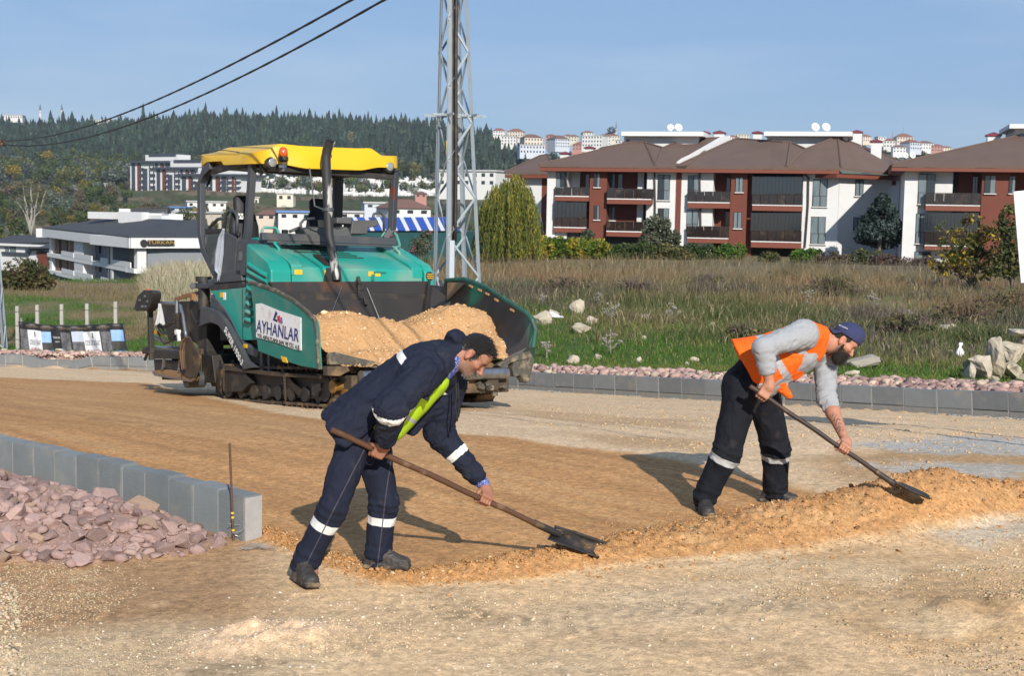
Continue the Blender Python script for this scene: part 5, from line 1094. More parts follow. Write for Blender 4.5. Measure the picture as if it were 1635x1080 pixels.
# ------------------------------------------------------------------ two shovels
def shovel(name, lab, top, sock, tip, bladew, mh, r=.0185, blade_n=None, flat=True):
    top, sock, tip = map(lambda q: np.asarray(q, float), (top, sock, tip)); R = thing(name, lab, 'shovel', tip); d = unit(sock-top)
    n = 14; pts = [top+(sock-top)*k/n+np.array([0, 0, .003*math.sin(k*1.3)]) for k in range(n+1)]
    mb = MB(); mb.tube([top-d*.004]+pts, [r*.8]+[r*(1+.03*math.sin(k*2.1)) for k in range(n+1)], 14); mb.build('handle', mh, R, smooth='auto')
    ms = mat('blade steel', (.022, .022, .024), .5, .5, col2=(.07, .06, .05), nscale=9, amount=.9, dirt=(.40, .24, .11), dscale=5, dlo=.56, dhi=.72, damount=.75)
    mb = MB(); mb.tube([sock-d*.16, sock-d*.02, sock+d*.05], [r*1.22, r*1.3, r*1.1], 14); mb.build('socket', ms, R, smooth='auto')
    return R, ms
WOODB = mat('brown painted pipe', (.115, .052, .026), .5, .1, col2=(.07, .035, .02), nscale=12, amount=.9, dirt=(.30, .19, .10), dscale=8, dlo=.57, dhi=.72, damount=.6, stretch=(1, 1, 1))
WOODD = mat('dark worn handle', (.045, .026, .02), .5, .1, col2=(.025, .018, .016), nscale=12, amount=.9, dirt=(.26, .17, .10), dscale=8, dlo=.6, dhi=.75, damount=.5)
H1a, H1b = P(530, 687, 7.75), P(884, 850, 8.42)
H2a, H2b = P(1198, 617, 9.72), P(1427, 773, 9.70)
def shovels():
    R, ms = shovel('shovel', 'brown handled flat scraper shovel in the hands of the man in the navy jacket', H1a, H1b, P(925, 868, 8.5), .3, WOODB)
    tl, tr, br, bl = P(886, 842, 8.50), P(967, 868, 8.62), P(957, 891, 8.40), P(874, 861, 8.30)
    mb = MB(); nr = unit(np.cross(tr-tl, bl-tl)); nr = nr if nr[2] > 0 else -nr; G = []
    for i in range(9):
        s = i/8
        for j in range(7):
            t = j/6; G.append((tl*(1-s)+tr*s)*(1-t)+(bl*(1-s)+br*s)*t-nr*.022*math.sin(math.pi*t))
    f = [(i*7+j, i*7+j+1, (i+1)*7+j+1, (i+1)*7+j) for i in range(8) for j in range(6)]; mb.add(G, f); o = mb.build('blade', ms, R, smooth=True, recalc=False); sd = o.modifiers.new('thick', 'SOLIDIFY'); sd.thickness = .005
    mb = MB(); mb.tube([tl, (tl+tr)/2+nr*.004, tr], .011, 8); mb.bar(H1b-unit(H1b-H1a)*.02, (tl*.6+tr*.4)+nr*.002, .03, .014); mb.build('blade_rib', ms, R, smooth='auto')
    R, ms = shovel('shovel', 'dark handled round shovel pushed into the sand by the bearded man', H2a, H2b, P(1455, 785, 9.68), .25, WOODD, .0175)
    d = unit(H2b-H2a); s0, e0 = H2b+d*.0, P(1484, 797, 9.66); X = unit(np.cross(e0-s0, np.array([0, 0, 1.]))); mb = MB(); G = []; nr = unit(np.cross(X, e0-s0)); nr = nr if nr[2] > 0 else -nr
    for i in range(11):
        t = i/10; w = .11*min(1, .25+t*2.2)*math.sqrt(max(.02, 1-max(0, (t-.62)/.40)**2)); c = s0*(1-t)+e0*t+nr*.008
        for j in range(9): s = j/4-1; G.append(c+X*w*s+nr*.022*(s*s)-nr*.012)
    f = [(i*9+j, i*9+j+1, (i+1)*9+j+1, (i+1)*9+j) for i in range(10) for j in range(8)]; mb.add(G, f); o = mb.build('blade', ms, R, smooth=True, recalc=False); sd = o.modifiers.new('thick', 'SOLIDIFY'); sd.thickness = .004
    mb = MB(); mb.lathe(H2b-d*.02, d, [(.026, 0), (.027, .02), (.024, .03)], 12); mb.bar(H2b+np.array([0, 0, .01]), H2b+np.array([.005, 0, .035]), .01); mb.build('socket_collar', ms, R, smooth='auto')
shovels()
def lerp(a, b, t): return np.asarray(a)+(np.asarray(b)-np.asarray(a))*t
# ------------------------------------------------------------------ man in the navy jacket
def worker_navy():
    g = gnd(560, 935); R = thing('person', 'bearded man in navy work jacket bending over a shovel in the foreground', 'person', g)
    rk, lk = P(531, 812, 7.86), P(613, 803, 8.10); ra, la = P(486, 902, 7.93), P(602, 897, 8.15); rh, lh = P(566, 705, 7.93), P(598, 706, 8.18)
    pel = P(580, 690, 8.06); wst = P(616, 645, 8.06); che = P(668, 595, 8.05); nek = P(722, 566, 8.06)
    rs, ls = P(672, 600, 7.86), P(716, 612, 8.26); re, le = P(626, 650, 7.66), P(700, 690, 8.30); 
    hd = unit(H1b-H1a); G1 = H1a+(H1b-H1a)*((597-530)/(884-530.)); G2 = H1a+(H1b-H1a)*.665
    HC = P(755, 568, 8.05); H = head_frame(HC, (.60, -.20, -.78), (.80, .05, .60))
    sp = unit(nek-pel); r = unit(np.array([-.30, -.93, .18])); r = unit(r-sp*(r@sp)); ven = np.cross(r, sp)*-1.0
    ven = ven if ven[2] < 0 else -ven
    # body
    S = SDF(); add_head(S, H)
    c, f, u, rr = H; S.cone(c-f*.035-u*.055, lerp(nek, che, .25), .057, .064, .03); S.cone(c-f*.015-u*.075, lerp(nek, che, .1)+ven*.03, .045, .05, .03)
    S.econe(che, nek, r, (.15, .10), (.08, .07), .05); S.econe(pel, che, r, (.13, .10), (.15, .11), .05)
    S.cone(nek-sp*.03, rs, .05, .055, .04); S.cone(nek-sp*.03, ls, .05, .055, .04)
    w1 = add_hand(S, G1, -hd, re-G1+np.array([.0, 0, .05]), np.array([-.15, -1, .25]), .0185)
    w2 = add_hand(S, G2, -hd, le-G2, np.array([.35, -.75, .55]), .0185)
    for a, b, w in ((rs, re, w1), (ls, le, w2)): S.cone(a, b, .05, .04, .02); S.cone(b, w, .040, .027, .02)
    for a, b, d in ((rh, rk, ra), (lh, lk, la)): S.cone(a, b, .075, .052, .03); S.cone(b, d, .052, .04, .02); S.cone(d, d+np.array([.05, 0, -.05]), .04, .035, .02)
    v, fc = S.mesh(.0042); tone = np.array([.30, .135, .082]); col = skin_cols(v, H, .42, (.12, .10, .09), tone)
    x = (v-c)@f; y = (v-c)@u; gt = np.exp(-(((x-.095)/.022)**2+((y+.098)/.028)**2+((v-c)@rr/.03)**2)); col = mixc(col, np.clip(gt*1.6, 0, 1)*.55, (.20, .19, .18))
    emit_mesh('body', v, fc, M_SKIN, R, cols={'skin': col})
    # hair: cap of hair over the skull, cut along the hairline, with ragged tufts
    S = SDF(); R3 = np.array([f, u, rr]); q = lambda a, b, d=0.0: c+f*a+u*b+rr*d
    S.ell(q(-.014, .046), R3, (.103, .092, .079), .02); S.ell(q(.028, .092), R3, (.052, .030, .050), .03); S.ell(q(-.07, -.015), R3, (.045, .055, .062), .03)
    S.plane(q(.066, .085), f*.92-u*.38, .010); S.plane(q(.0, -.022), f*.55-u*.9, .012); S.plane(q(-.03, -.055), -u, .01)
    for s in (-1, 1): S.ell(q(-.005, -.012, .085*s), R3, (.026, .036, .03), .008, '-')
    S.cone(q(.022, .015, .070), q(.02, -.022, .071), .013, .008, .01); S.cone(q(.022, .015, -.070), q(.02, -.022, -.071), .013, .008, .01)
    v, fc = S.mesh(.0042); n = vnormals(v, fc); v = v+n*((fbm(v*45+np.array([0, 9, 0]), 3, 4)-.5)*.005)[:, None]
    grey = mat('greying dark hair', (.012, .010, .0095), .45, col2=(.022, .02, .02), nscale=50, amount=.9, bump=.9, bscale=190, band=None); 
    gc = mixc(np.tile([.011, .0095, .009], (len(v), 1)), smooth(.035, -.03, (v-c)@u)*.9*smooth(.35, .65, fbm(v*np.array([90, 90, 90]), 2, 5)), (.20, .195, .19)); mh = mat('greying hair', (.02, .02, .02), .42, vcol='hair', nscale=70, amount=.5, bump=.9, bscale=200)
    ho = emit_mesh('hair', v, fc, mh, R, cols={'hair': gc})
    rg = np.random.default_rng(2); sp_ = rg.choice(np.where(((v-c)@u > .055))[0], 420); strands(v[sp_]-n[sp_]*.005, n[sp_]*.35+f*.85+u*.45+rg.normal(0, .07, (420, 3)), 3, .0023, .033, 8, 0).build('hair_spikes', M_HAIR, ho)
    k = rg.choice(np.where(((v-c)@u > -.005))[0], 1700); k2 = (v[k]-c)@f
    mb = strands(v[k]-n[k]*.004, n[k]*.22+f*.30-u*.15+rg.normal(0, .06, (len(k), 3))+f*(((v[k]-c)@u > .05)*.6)[:, None]+u*(((v[k]-c)@u > .05)*.4)[:, None], 3, .0015, .022, 3, .05); o = mb.build('hair_tufts', M_HAIR, ho)
    # beard: short, grey on the chin
    vb, fb = None, None; rg = np.random.default_rng(4); S2 = SDF(); add_head(S2, H, False); vv, ff = S2.mesh(.006); nn = vnormals(vv, ff); x, y, z = (vv-c)@f, (vv-c)@u, (vv-c)@rr
    k = np.where((y < -.05-.35*np.clip(.07-x, 0, .05)) & (x > .0) & (np.abs(y+.063)+np.abs(z)*.25 > .010) & (x > -.02))[0]; k = rg.choice(k, min(len(k)*2, 260)); chin = (x[k] > .055) & (y[k] < -.075)
    for nm, kk, m, ln in (('beard', k[chin], mat('grey beard', (.13, .125, .12), .6), .010), ('stubble', k[~chin], M_HAIR, .0035)):
        mb = strands(vv[kk], nn[kk]+f*.2-u*.5, 2, .0016, ln, 5, .2); mb.build(nm, m, R)
    k = np.where((np.abs(y+.049) < .007) & (x > .085) & (np.abs(z) < .03))[0]; kk = rg.choice(k, 120); strands(vv[kk], nn[kk]-u*.9, 2, .0018, .012, 6, .2).build('moustache', mat('dark moustache', (.05, .045, .042), .6), R)
    # trousers
    NAVY = (.0095, .0125, .026); S = SDF()
    S.econe(lerp(pel, wst, .55), pel, r, (.165, .13), (.175, .145), .04)
    for a, b, d, o_ in ((rh, rk, ra, np.array([0, 0, 0.])), (lh, lk, la, np.array([0, 0, 0.]))):
        S.cone(lerp(a, pel, .25), b, .112, .083, .05); S.cone(b, lerp(b, d, .82), .084, .077, .03); S.cone(lerp(b, d, .8), d+np.array([-.004, 0, .008]), .077, .076, .02); S.plane(d+unit(d-b)*.045, d-b, .004) if False else None
    v, fc = S.mesh(.0065); n = vnormals(v, fc)
    t1, r1 = seg_t(v, rk, ra); t2, r2 = seg_t(v, lk, la); L1, L2 = np.linalg.norm(ra-rk), np.linalg.norm(la-lk); isr = r1 < r2
    t = np.where(isr, t1/L1, t2/L2); v = folds(v, fc, .016, 9, 12, unit(rk-ra)*.3+np.array([0, 0, 1]), .45); v = folds(v, fc, .006, 20, 14, (0, 0, 1), .6); bunch = smooth(.55, 1.0, t)*(t < 1.3)
    v = v+n*(bunch*.0045*np.sin(t*40+7*fbm(v*8, 2, 3)))[:, None]+n*(np.exp(-(t/.16)**2)*.003*np.sin(t*50+8*fbm(v*9, 2, 7)))[:, None]
    mt = mat('navy work trousers', NAVY, .85, col2=(.016, .02, .038), nscale=9, amount=.9, dirt=(.20, .15, .10), dscale=7, dlo=.62, dhi=.85, damount=.35, bump=.35, bscale=420, spec=.2, band=[('band', .20, .335, (.68, .68, .66)), ('seam', -.0035, .0035, (.06, .055, .07))])
    side = np.where(isr, (v-lerp(rk, ra, .5))@ven*.0+((v-rk)@unit(np.cross(ra-rk, np.array([0, 1., 0])))), (v-lk)@unit(np.cross(la-lk, np.array([0, 1., 0]))))
    emit_mesh('trousers', v, fc, mt, R, {'band': t, 'seam': np.where(n[:, 1] < -.2, side-.012, 9)})
    # boots and socks
    mb_ = mat('dusty black leather', (.022, .02, .018), .6, col2=(.05, .043, .036), nscale=7, amount=.9, dirt=(.26, .19, .12), dscale=9, dlo=.54, dhi=.78, damount=.45, bump=.3, bscale=90)
    msole = [mb_, mat('boot sole', (.03, .027, .024), .9, dirt=(.38, .27, .16), dscale=12, dlo=.45, dhi=.7, damount=.7)]
    for an, tw, up, lab in ((P(483, 908, 7.90), np.array([.42, -.80, -.10]), np.array([.05, .12, 1]), 'rear boot, heel lifting'), (P(602, 896, 8.12), np.array([.99, -.12, 0.]), np.array([0, 0, 1.]), 'front boot')):
        S = SDF(); g0 = an[2]; an = an.copy(); an[2] = .112+(.035 if an[1] > 8 else 0); add_boot(S, an, tw, up); v, fc = S.mesh(.006); v = folds(v, fc, .006, 22, 5); h = (v-an)@unit(up); midx = (h[fc].mean(1) < -.078).astype(int)
        o = emit_mesh('boot', v, fc, msole, R); o.data.polygons.foreach_set('material_index', midx.astype(np.int32)); o['label'] = lab
        f2 = unit(tw-unit(up)*(tw@unit(up))); rr2 = np.cross(f2, unit(up)); mb = MB()
        for k in range(5): p = an+f2*(.045+.022*k)+unit(up)*(.012-.016*k); mb.tube([p-rr2*.028, p+unit(up)*.008, p+rr2*.028], .0035, 5)
        mb.build('laces', mat('grey laces', (.10, .095, .085), .9), o)
    # lime vest and blue shirt seen in the open jacket
    c0 = lerp(pel, che, .2)+ven*.06; S = SDF(); S.econe(lerp(pel, wst, .72)+ven*.085, lerp(che, nek, .15)+ven*.065, r, (.155, .125), (.16, .115), .04); v, fc = S.mesh(.007); v = folds(v, fc, .014, 8, 31, sp, .5)
    lat = (v-pel)@r; ml = mat('lime safety vest', (.50, .78, .012), .7, col2=(.44, .70, .02), nscale=8, amount=.8, bump=.2, bscale=300, band=[('zip', -.004, .004, (.03, .03, .03)), ('ref', -.012, .012, (.45, .46, .47))])
    emit_mesh('vest', v, fc, ml, R, {'zip': lat+.012, 'ref': np.minimum(np.abs((v-pel)@sp-.285), 9)})
    S = SDF(); S.econe(lerp(che, nek, -.30)+ven*.062, lerp(che, nek, 1.0)+ven*.03, r, (.142, .125), (.075, .070), .04); v, fc = S.mesh(.007)
    msh = mat('blue patterned shirt', (.035, .06, .25), .85, bump=.1); t_ = msh.node_tree; vo = t_.nodes.new('ShaderNodeTexVoronoi'); vo.inputs['Scale'].default_value = 140; tc = t_.nodes.new('ShaderNodeTexCoord'); rp = t_.nodes.new('ShaderNodeMapRange'); rp.inputs[1].default_value = .25; rp.inputs[2].default_value = .5; mx = t_.nodes.new('ShaderNodeMix'); mx.data_type = 'RGBA'; mx.inputs[6].default_value = (.35, .40, .62, 1); mx.inputs[7].default_value = (.03, .05, .24, 1)
    t_.links.new(tc.outputs['Object'], vo.inputs['Vector']); t_.links.new(vo.outputs['Distance'], rp.inputs[0]); t_.links.new(rp.outputs[0], mx.inputs[0]); t_.links.new(mx.outputs[2], t_.nodes['Principled BSDF'].inputs['Base Color'])
    emit_mesh('shirt', v, fc, msh, R)
    S = SDF(); S.cone(lerp(le, w2, .80), lerp(le, w2, .96), .043, .040, .01); v, fc = S.mesh(.006); v = folds(v, fc, .006, 25, 3); emit_mesh('shirt_cuff', v, fc, msh, R)
    # jacket
    S = SDF(); hip = P(556, 690, 8.04)
    hem = P(552, 701, 8.02); S.econe(hem-sp*.06, lerp(wst, che, .5), r, (.235, .215), (.215, .16), .06)
    S.econe(wst, lerp(che, nek, .25), r, (.21, .15), (.20, .145), .06); S.econe(che, lerp(che, nek, .8)-ven*.01, r, (.20, .14), (.10, .095), .06)
    S.cone(lerp(nek, rs, .45)-sp*.04, rs, .09, .098, .05); S.cone(lerp(nek, ls, .45)-sp*.04, ls, .09, .098, .05)
    # skirt of the jacket: flap by the near hip and the hanging far panel
    
    S.econe(P(712, 606, 8.22), P(722, 628, 8.22), r, (.05, .09), (.03, .04), .04)
    S.econe(P(650, 680, 8.20), P(690, 640, 8.22), r, (.05, .07), (.05, .08), .05)
    # open front
    mid = lerp(pel, che, .62)+ven*.21; op = unit(-r*.55+ven)
    S.econe(lerp(pel, che, -.45)+ven*.235+r*.16, lerp(che, nek, .75)+ven*.150+r*.03, r, (.235, .20), (.038, .085), .015, '-')
    S.plane(hem, -sp, .012)
    S.econe(P(572, 684, 7.98), P(590, 738, 7.97), r, (.03, .11), (.016, .025), .04)
    # sleeves
    S.cone(rs, re, .098, .082, .05); S.cone(re, lerp(re, w1, .80), .082, .070, .04)
    S.cone(ls, le, .092, .082, .05); S.cone(le, lerp(le, w2, .80), .083, .060, .04)
    v, fc = S.mesh(.0066); n = vnormals(v, fc)
    ta, rda = seg_t(v, rs, re); tb, rdb = seg_t(v, ls, le); tc_, rdc = seg_t(v, le, w2); td, rdd = seg_t(v, re, w1)
    LU, LV, LW, LX = (np.linalg.norm(x) for x in (re-rs, le-ls, w2-le, w1-re)); arm = (rda < .125) & (ta > .10) & (ta < LU+.02); arm2 = (rdc < .11) & (tc_ > -.02) & (n[:, 1] < 2)
    v = folds(v, fc, .026, 6.0, 44, sp, .6); v = folds(v, fc, .013, 15, 45, sp, .7); v = folds(v, fc, .008, 30, 46, sp, .5)
    w = np.where(arm, np.sin(ta*60+9*fbm(v*7, 2, 5))*.0035*smooth(.12, .3, ta), 0)+np.where(arm2, np.sin(tc_*65+9*fbm(v*7, 2, 6))*.0035, 0); v = v+n*w[:, None]
    band = np.where((rdd < .13) & (np.abs(td-.035) < .027), 1.0, 0); band = np.maximum(band, np.where((rdc < .115) & (np.abs(tc_-LW*.40) < .023) & (tc_ > 0), 1.0, 0))
    ta_c = (v-pel)@sp; b0 = (P(661, 589, 8.05)-pel)@sp; notarm = (rda > .118)
    band = np.maximum(band, np.where(notarm & (np.abs(ta_c-b0-.01) < .024) & (rdb > .11), 1.0, 0))
    mj = mat('navy quilted jacket', (.0085, .0115, .025), .78, col2=(.013, .017, .034), nscale=7, amount=.9, dirt=(.07, .065, .06), dscale=5, dlo=.58, dhi=.8, damount=.4, bump=.3, bscale=380, spec=.25, band=[('band', .5, 2, (.70, .70, .68))])
    jo = emit_mesh('jacket', v, fc, mj, R, {'band': band})
    # collar and folded hood
    S = SDF(); nb = c-f*.05-u*.085
    S.econe(lerp(che, nek, .72)-ven*.012, lerp(nek, nb, .40)-ven*.012, r, (.118, .100), (.092, .086), .02); S.econe(lerp(che, nek, .9), lerp(nek, nb, 1.2)+ven*.02, r, (.072, .072), (.075, .075), .01, '-')
    S.ell(P(733, 545, 8.07), np.array([sp, r, ven]), (.050, .098, .056), .03); S.ell(P(724, 538, 8.07), np.array([sp, r, ven]), (.05, .09, .03), .03)
    v, fc = S.mesh(.006); v = folds(v, fc, .010, 13, 51); emit_mesh('collar', v, fc, mj, R)
    mb = MB(); p = lerp(nek, che, .2)+ven*.10+r*.05; mb.tube([P(728, 612, 7.98), P(729, 630, 7.97), P(727, 650, 7.97), P(730, 668, 7.97)], .004, 6); mb.tube([P(731, 612, 8.0), P(733, 640, 8.0), P(732, 662, 8.0)], .004, 6)
    for q_ in (P(730, 670, 7.97), P(732, 664, 8.0)): mb.lathe(q_, (0, 0, 1), [(.006, -.012), (.007, 0), (.006, .012)], 8)
    mb.build('drawstring', mat('black cord', (.01, .01, .011), .7), R)
    q0 = P(676, 622, 7.83); mb = MB(); mb.prism([P(x, y, 7.825) for x, y in ((668, 622), (686, 636), (683, 642), (664, 630))], (0, .02, 0)); mb.build('pocket_flap', mj, R, bevel=.004)
worker_navy()
# ------------------------------------------------------------------ man in the orange vest
def worker_orange():
    g = gnd(1180, 815); R = thing('person', 'dark bearded man in orange safety vest and backward blue cap bending over a shovel', 'person', g)
    rk, lk = P(1161, 722, 10.0), P(1240, 718, 10.34); ra, la = P(1126, 792, 10.06), P(1237, 788, 10.42); rh, lh = P(1180, 628, 10.04), P(1224, 630, 10.34)
    pel = P(1196, 612, 10.18); wst = P(1222, 588, 10.16); che = P(1270, 556, 10.14); nek = P(1312, 540, 10.14)
    rs, ls = P(1283, 533, 9.92), P(1316, 572, 10.34); re, le = P(1219, 556, 9.70), P(1320, 636, 10.08)
    hd = unit(H2b-H2a); G1 = H2a+(H2b-H2a)*.085; G2 = H2a+(H2b-H2a)*.645
    HC = P(1346, 545, 10.13); H = head_frame(HC, (.68, -.22, -.70), (.72, .05, .68)); sc = 1.02
    sp = unit(nek-pel); r = unit(np.array([-.30, -.93, .12])); r = unit(r-sp*(r@sp)); ven = -np.cross(r, sp); ven = ven if ven[2] < 0 else -ven
    c, f, u, rr = H; S = SDF(); add_head(S, H, sc=sc)
    S.cone(c-f*.035-u*.055, lerp(nek, che, .25), .066, .078, .03); S.cone(c-f*.01-u*.08, lerp(nek, che, .1)+ven*.03, .05, .06, .03)
    S.econe(che, nek, r, (.17, .12), (.08, .07), .05); S.econe(pel, che, r, (.16, .13), (.17, .13), .05)
    S.cone(nek-sp*.03, rs, .05, .06, .04); S.cone(nek-sp*.03, ls, .05, .06, .04)
    w1 = add_hand(S, G1, -hd, re-G1, np.array([-.1, -1, .2]), .0175, sc=1.06)
    w2 = add_hand(S, G2, -hd, le-G2, np.array([.35, -.75, .55]), .0175, sc=1.06)
    for a, b, w in ((rs, re, w1), (ls, le, w2)): S.cone(a, b, .055, .050, .02); S.cone(b, lerp(b, w, .35), .050, .052, .03); S.cone(lerp(b, w, .35), w, .052, .031, .03)
    for a, b, d in ((rh, rk, ra), (lh, lk, la)): S.cone(a, b, .085, .06, .03); S.cone(b, d, .06, .045, .02)
    v, fc = S.mesh(.0048); tone = np.array([.40, .19, .12]); col = skin_cols(v, H, .9, (.05, .035, .028), tone, sc)
    t, rad = seg_t(v, le, w2); L = np.linalg.norm(w2-le); ax = unit(w2-le); sd = unit(np.cross(ax, [0, 0, 1.])); ang = (v-le)@unit(np.array([-.2, -1, .1]))
    tat = (rad < .09) & (t > L*.42) & (t < L*.88) & (ang > .012); pat = (np.abs(np.sin(t*85+np.sin(((v-le)@sd)*120)*1.6)) < .42)*.5+(fbm(v*75, 2, 9) > .55)*.4
    ell = np.exp(-(((t-L*.65)/(L*.20))**4+(((v-le)@unit(np.cross(ax, [-.2, -1, .1])))/.026)**4)); col = mixc(col, np.where(tat, np.clip(pat*ell*1.5, 0, .8), 0), (.04, .045, .05))
    emit_mesh('body', v, fc, M_SKIN, R, cols={'skin': col})
    q = lambda a, b, d=0.0: c+(f*a+u*b+rr*d)*sc; R3 = np.array([f, u, rr])
    # full beard and cropped hair
    S = SDF(); S.ell(q(.055, -.085), R3, (.062, .050, .058), .02); S.ell(q(.075, -.118), R3, (.040, .040, .044), .03); S.ell(q(.025, -.045), R3, (.028, .055, .070), .02); S.ell(q(.095, -.048), R3, (.018, .010, .034), .015)
    S.ell(q(.112, -.060), R3, (.016, .006, .020), .006, '-'); S.plane(q(.0, -.03), u*1.0+f*.15, .01) if False else None
    S.ell(q(.085, -.008), R3, (.05, .034, .052), .012, '-')
    v, fc = S.mesh(.0048); n = vnormals(v, fc); v = v+n*((fbm(v*60, 3, 4)-.5)*.014)[:, None]; mbd = mat('dark brown beard', (.014, .0095, .008), .6, col2=(.035, .024, .018), nscale=50, amount=.9, bump=.9, bscale=200)
    bo = emit_mesh('beard', v, fc, mbd, R); rg = np.random.default_rng(2); k = rg.choice(len(v), 900)
    strands(v[k]-n[k]*.003, n[k]+u*-.6+f*.2+rg.normal(0, .2, (900, 3)), 3, .0018, .022, 3, .2).build('beard_tufts', mbd, bo)
    S = SDF(); S.ell(q(-.012, .030), R3, (.104, .092, .080), .02); S.ell(q(-.06, -.03), R3, (.040, .05, .056), .03); S.plane(q(.045, .0), f, .01); S.plane(q(-.03, -.06), -u, .01); S.plane(q(.0, -.03), f*.7-u*.7, .01)
    for s in (-1, 1): S.ell(q(-.005, -.012, .085*s), R3, (.026, .036, .03), .008, '-')
    v, fc = S.mesh(.005); emit_mesh('hair', v, fc, M_HAIR, R)
    # cap worn backwards: dome, band and the brim over the nape
    CR = np.array([unit(f*.97+u*.23), unit(u*.97-f*.23), rr]); cf, cu, _ = CR; k0 = q(-.004, .052); S = SDF()
    S.ell(k0, CR, (.112, .100, .094), .02); S.ell(k0+cu*.03+cf*.03, CR, (.085, .078, .075), .03); S.ell(k0, CR, (.1, .09, .083), .005, '-'); S.plane(k0-cu*.018, -cu, .004)
    v, fc = S.mesh(.0048); v = folds(v, fc, .004, 18, 7); n = vnormals(v, fc); th = np.arctan2((v-k0)@rr, (v-k0)@cf); v = v-n*(.0022*np.exp(-((((th/(math.pi/3))+50.5) % 1-.5)/.05)**2)*(((v-k0)@cu) > .0))[:, None]
    mc = mat('dark blue cap cloth', (.022, .028, .085), .85, col2=(.03, .037, .105), nscale=20, amount=.8, bump=.3, bscale=400); cp = emit_mesh('cap', v, fc, mc, R)
    mb = MB(); rows = []
    for i in range(9):
        s = i/8; row = []
        for j in range(17): a = (j/8-1)*1.12; row.append(k0-cu*.016-cf*(.088+.072*s)*math.cos(a)**(.6 if abs(a) < 1.5 else 1)-cu*(.020*s)+rr*(.098*math.sin(a)*(1-.12*s))-cu*.022*(math.sin(a)**2)*s)
        rows.append(row)
    mb.loft(rows, closed=False); br = mb.build('cap_brim', mc, cp, smooth=True, recalc=False); so = br.modifiers.new('thick', 'SOLIDIFY'); so.thickness = .005
    e0 = k0+rr*.062-cf*.062+cu*.024; zz = unit(rr*.75-cf*.75+cu*.25); xx = unit(np.cross(cu, zz)); yy = np.cross(zz, xx); v_, f_ = text_mesh('WORKED', .021, ax=(xx, yy, zz), origin=e0+zz*.010, extrude=.004); 
    MB().add(v_, f_).build('cap_lettering', mat('grey embroidery', (.35, .37, .42), .8), cp, recalc=False)
    # grey sweatshirt
    S = SDF(); S.econe(lerp(pel, wst, .3)+ven*.02, che+ven*.03, r, (.20, .165), (.205, .165), .05); S.econe(che+ven*.02, lerp(che, nek, .95), r, (.20, .155), (.10, .085), .05)
    S.cone(lerp(nek, rs, .4)-sp*.03, rs, .085, .098, .05); S.cone(lerp(nek, ls, .4)-sp*.03, ls, .085, .098, .05)
    S.cone(rs, re, .098, .076, .05); S.cone(re, lerp(re, w1, .52), .076, .066, .03); S.cone(ls, le, .088, .070, .05); S.cone(le, lerp(le, w2, .22), .069, .062, .03)
    S.econe(lerp(che, nek, .9)+ven*.01, c-u*.10-f*.01, r, (.078, .07), (.07, .06), .01, '-')
    v, fc = S.mesh(.0066); n = vnormals(v, fc); ta, rda = seg_t(v, rs, re); tb, rdb = seg_t(v, re, w1); tc_, rdc = seg_t(v, le, w2); td, rdd = seg_t(v, ls, le); LU = np.linalg.norm(re-rs)
    v = folds(v, fc, .015, 9, 66, sp, .6); v = folds(v, fc, .009, 24, 67, sp, .6); ar = (rda < .12) & (ta > .1); fa = (rdb < .10) & (tb > 0); f2 = ((rdc < .10) & (tc_ > -.05)) | ((rdd < .11) & (td > .12))
    v = v+n*(np.where(fa, np.sin(tb*120+10*fbm(v*12, 2, 5))*.0022, np.where(ar, np.sin(ta*55+12*fbm(v*6, 2, 5))*.0025*smooth(.1, .3, ta), np.where(f2, np.sin(td*70+12*fbm(v*9, 2, 6))*.0022, 0))))[:, None]
    ms = mat('grey marl sweatshirt', (.30, .31, .325), .95, col2=(.36, .37, .385), nscale=130, amount=.9, bump=.35, bscale=420, spec=.15, dirt=(.22, .22, .22), dscale=4, dlo=.6, dhi=.8, damount=.3); emit_mesh('sweatshirt', v, fc, ms, R)
    # trousers
    S = SDF(); S.econe(lerp(wst, pel, .35), pel-sp*.03, r, (.19, .165), (.20, .175), .05)
    for a, b, d in ((rh, rk, ra), (lh, lk, la)): S.cone(lerp(a, pel, .25), b, .134, .104, .06); S.cone(b, lerp(b, d, .85), .103, .090, .04); S.cone(lerp(b, d, .8), d+np.array([0, 0, -.005]), .090, .090, .02)
    v, fc = S.mesh(.007); n = vnormals(v, fc); t1, r1 = seg_t(v, rk, ra); t2, r2 = seg_t(v, lk, la); isr = r1 < r2; t = np.where(isr, t1/np.linalg.norm(ra-rk), t2/np.linalg.norm(la-lk))
    v = folds(v, fc, .020, 8, 13, (0, 0, 1), .5); v = folds(v, fc, .006, 20, 14, (0, 0, 1), .6); v = v+n*(smooth(.6, 1.0, t)*(t < 1.3)*.005*np.sin(t*34+8*fbm(v*8, 2, 3))+np.exp(-(t/.2)**2)*.004*np.sin(t*40+8*fbm(v*9, 2, 7)))[:, None]
    mt = mat('black work trousers', (.0075, .0085, .0125), .85, col2=(.013, .0145, .02), nscale=9, amount=.9, dirt=(.20, .14, .09), dscale=7, dlo=.60, dhi=.85, damount=.35, bump=.35, bscale=420, spec=.2, band=[('band', .08, .215, (.46, .46, .45))])
    emit_mesh('trousers', v, fc, mt, R, {'band': t})
    mb_ = mat('worn black boot leather', (.018, .017, .016), .55, col2=(.045, .04, .035), nscale=7, amount=.9, dirt=(.26, .19, .12), dscale=9, dlo=.54, dhi=.75, damount=.5, bump=.3, bscale=90); msl = [mb_, mat('worn boot sole', (.028, .026, .024), .9, dirt=(.36, .25, .15), dscale=12, dlo=.48, dhi=.7, damount=.6)]
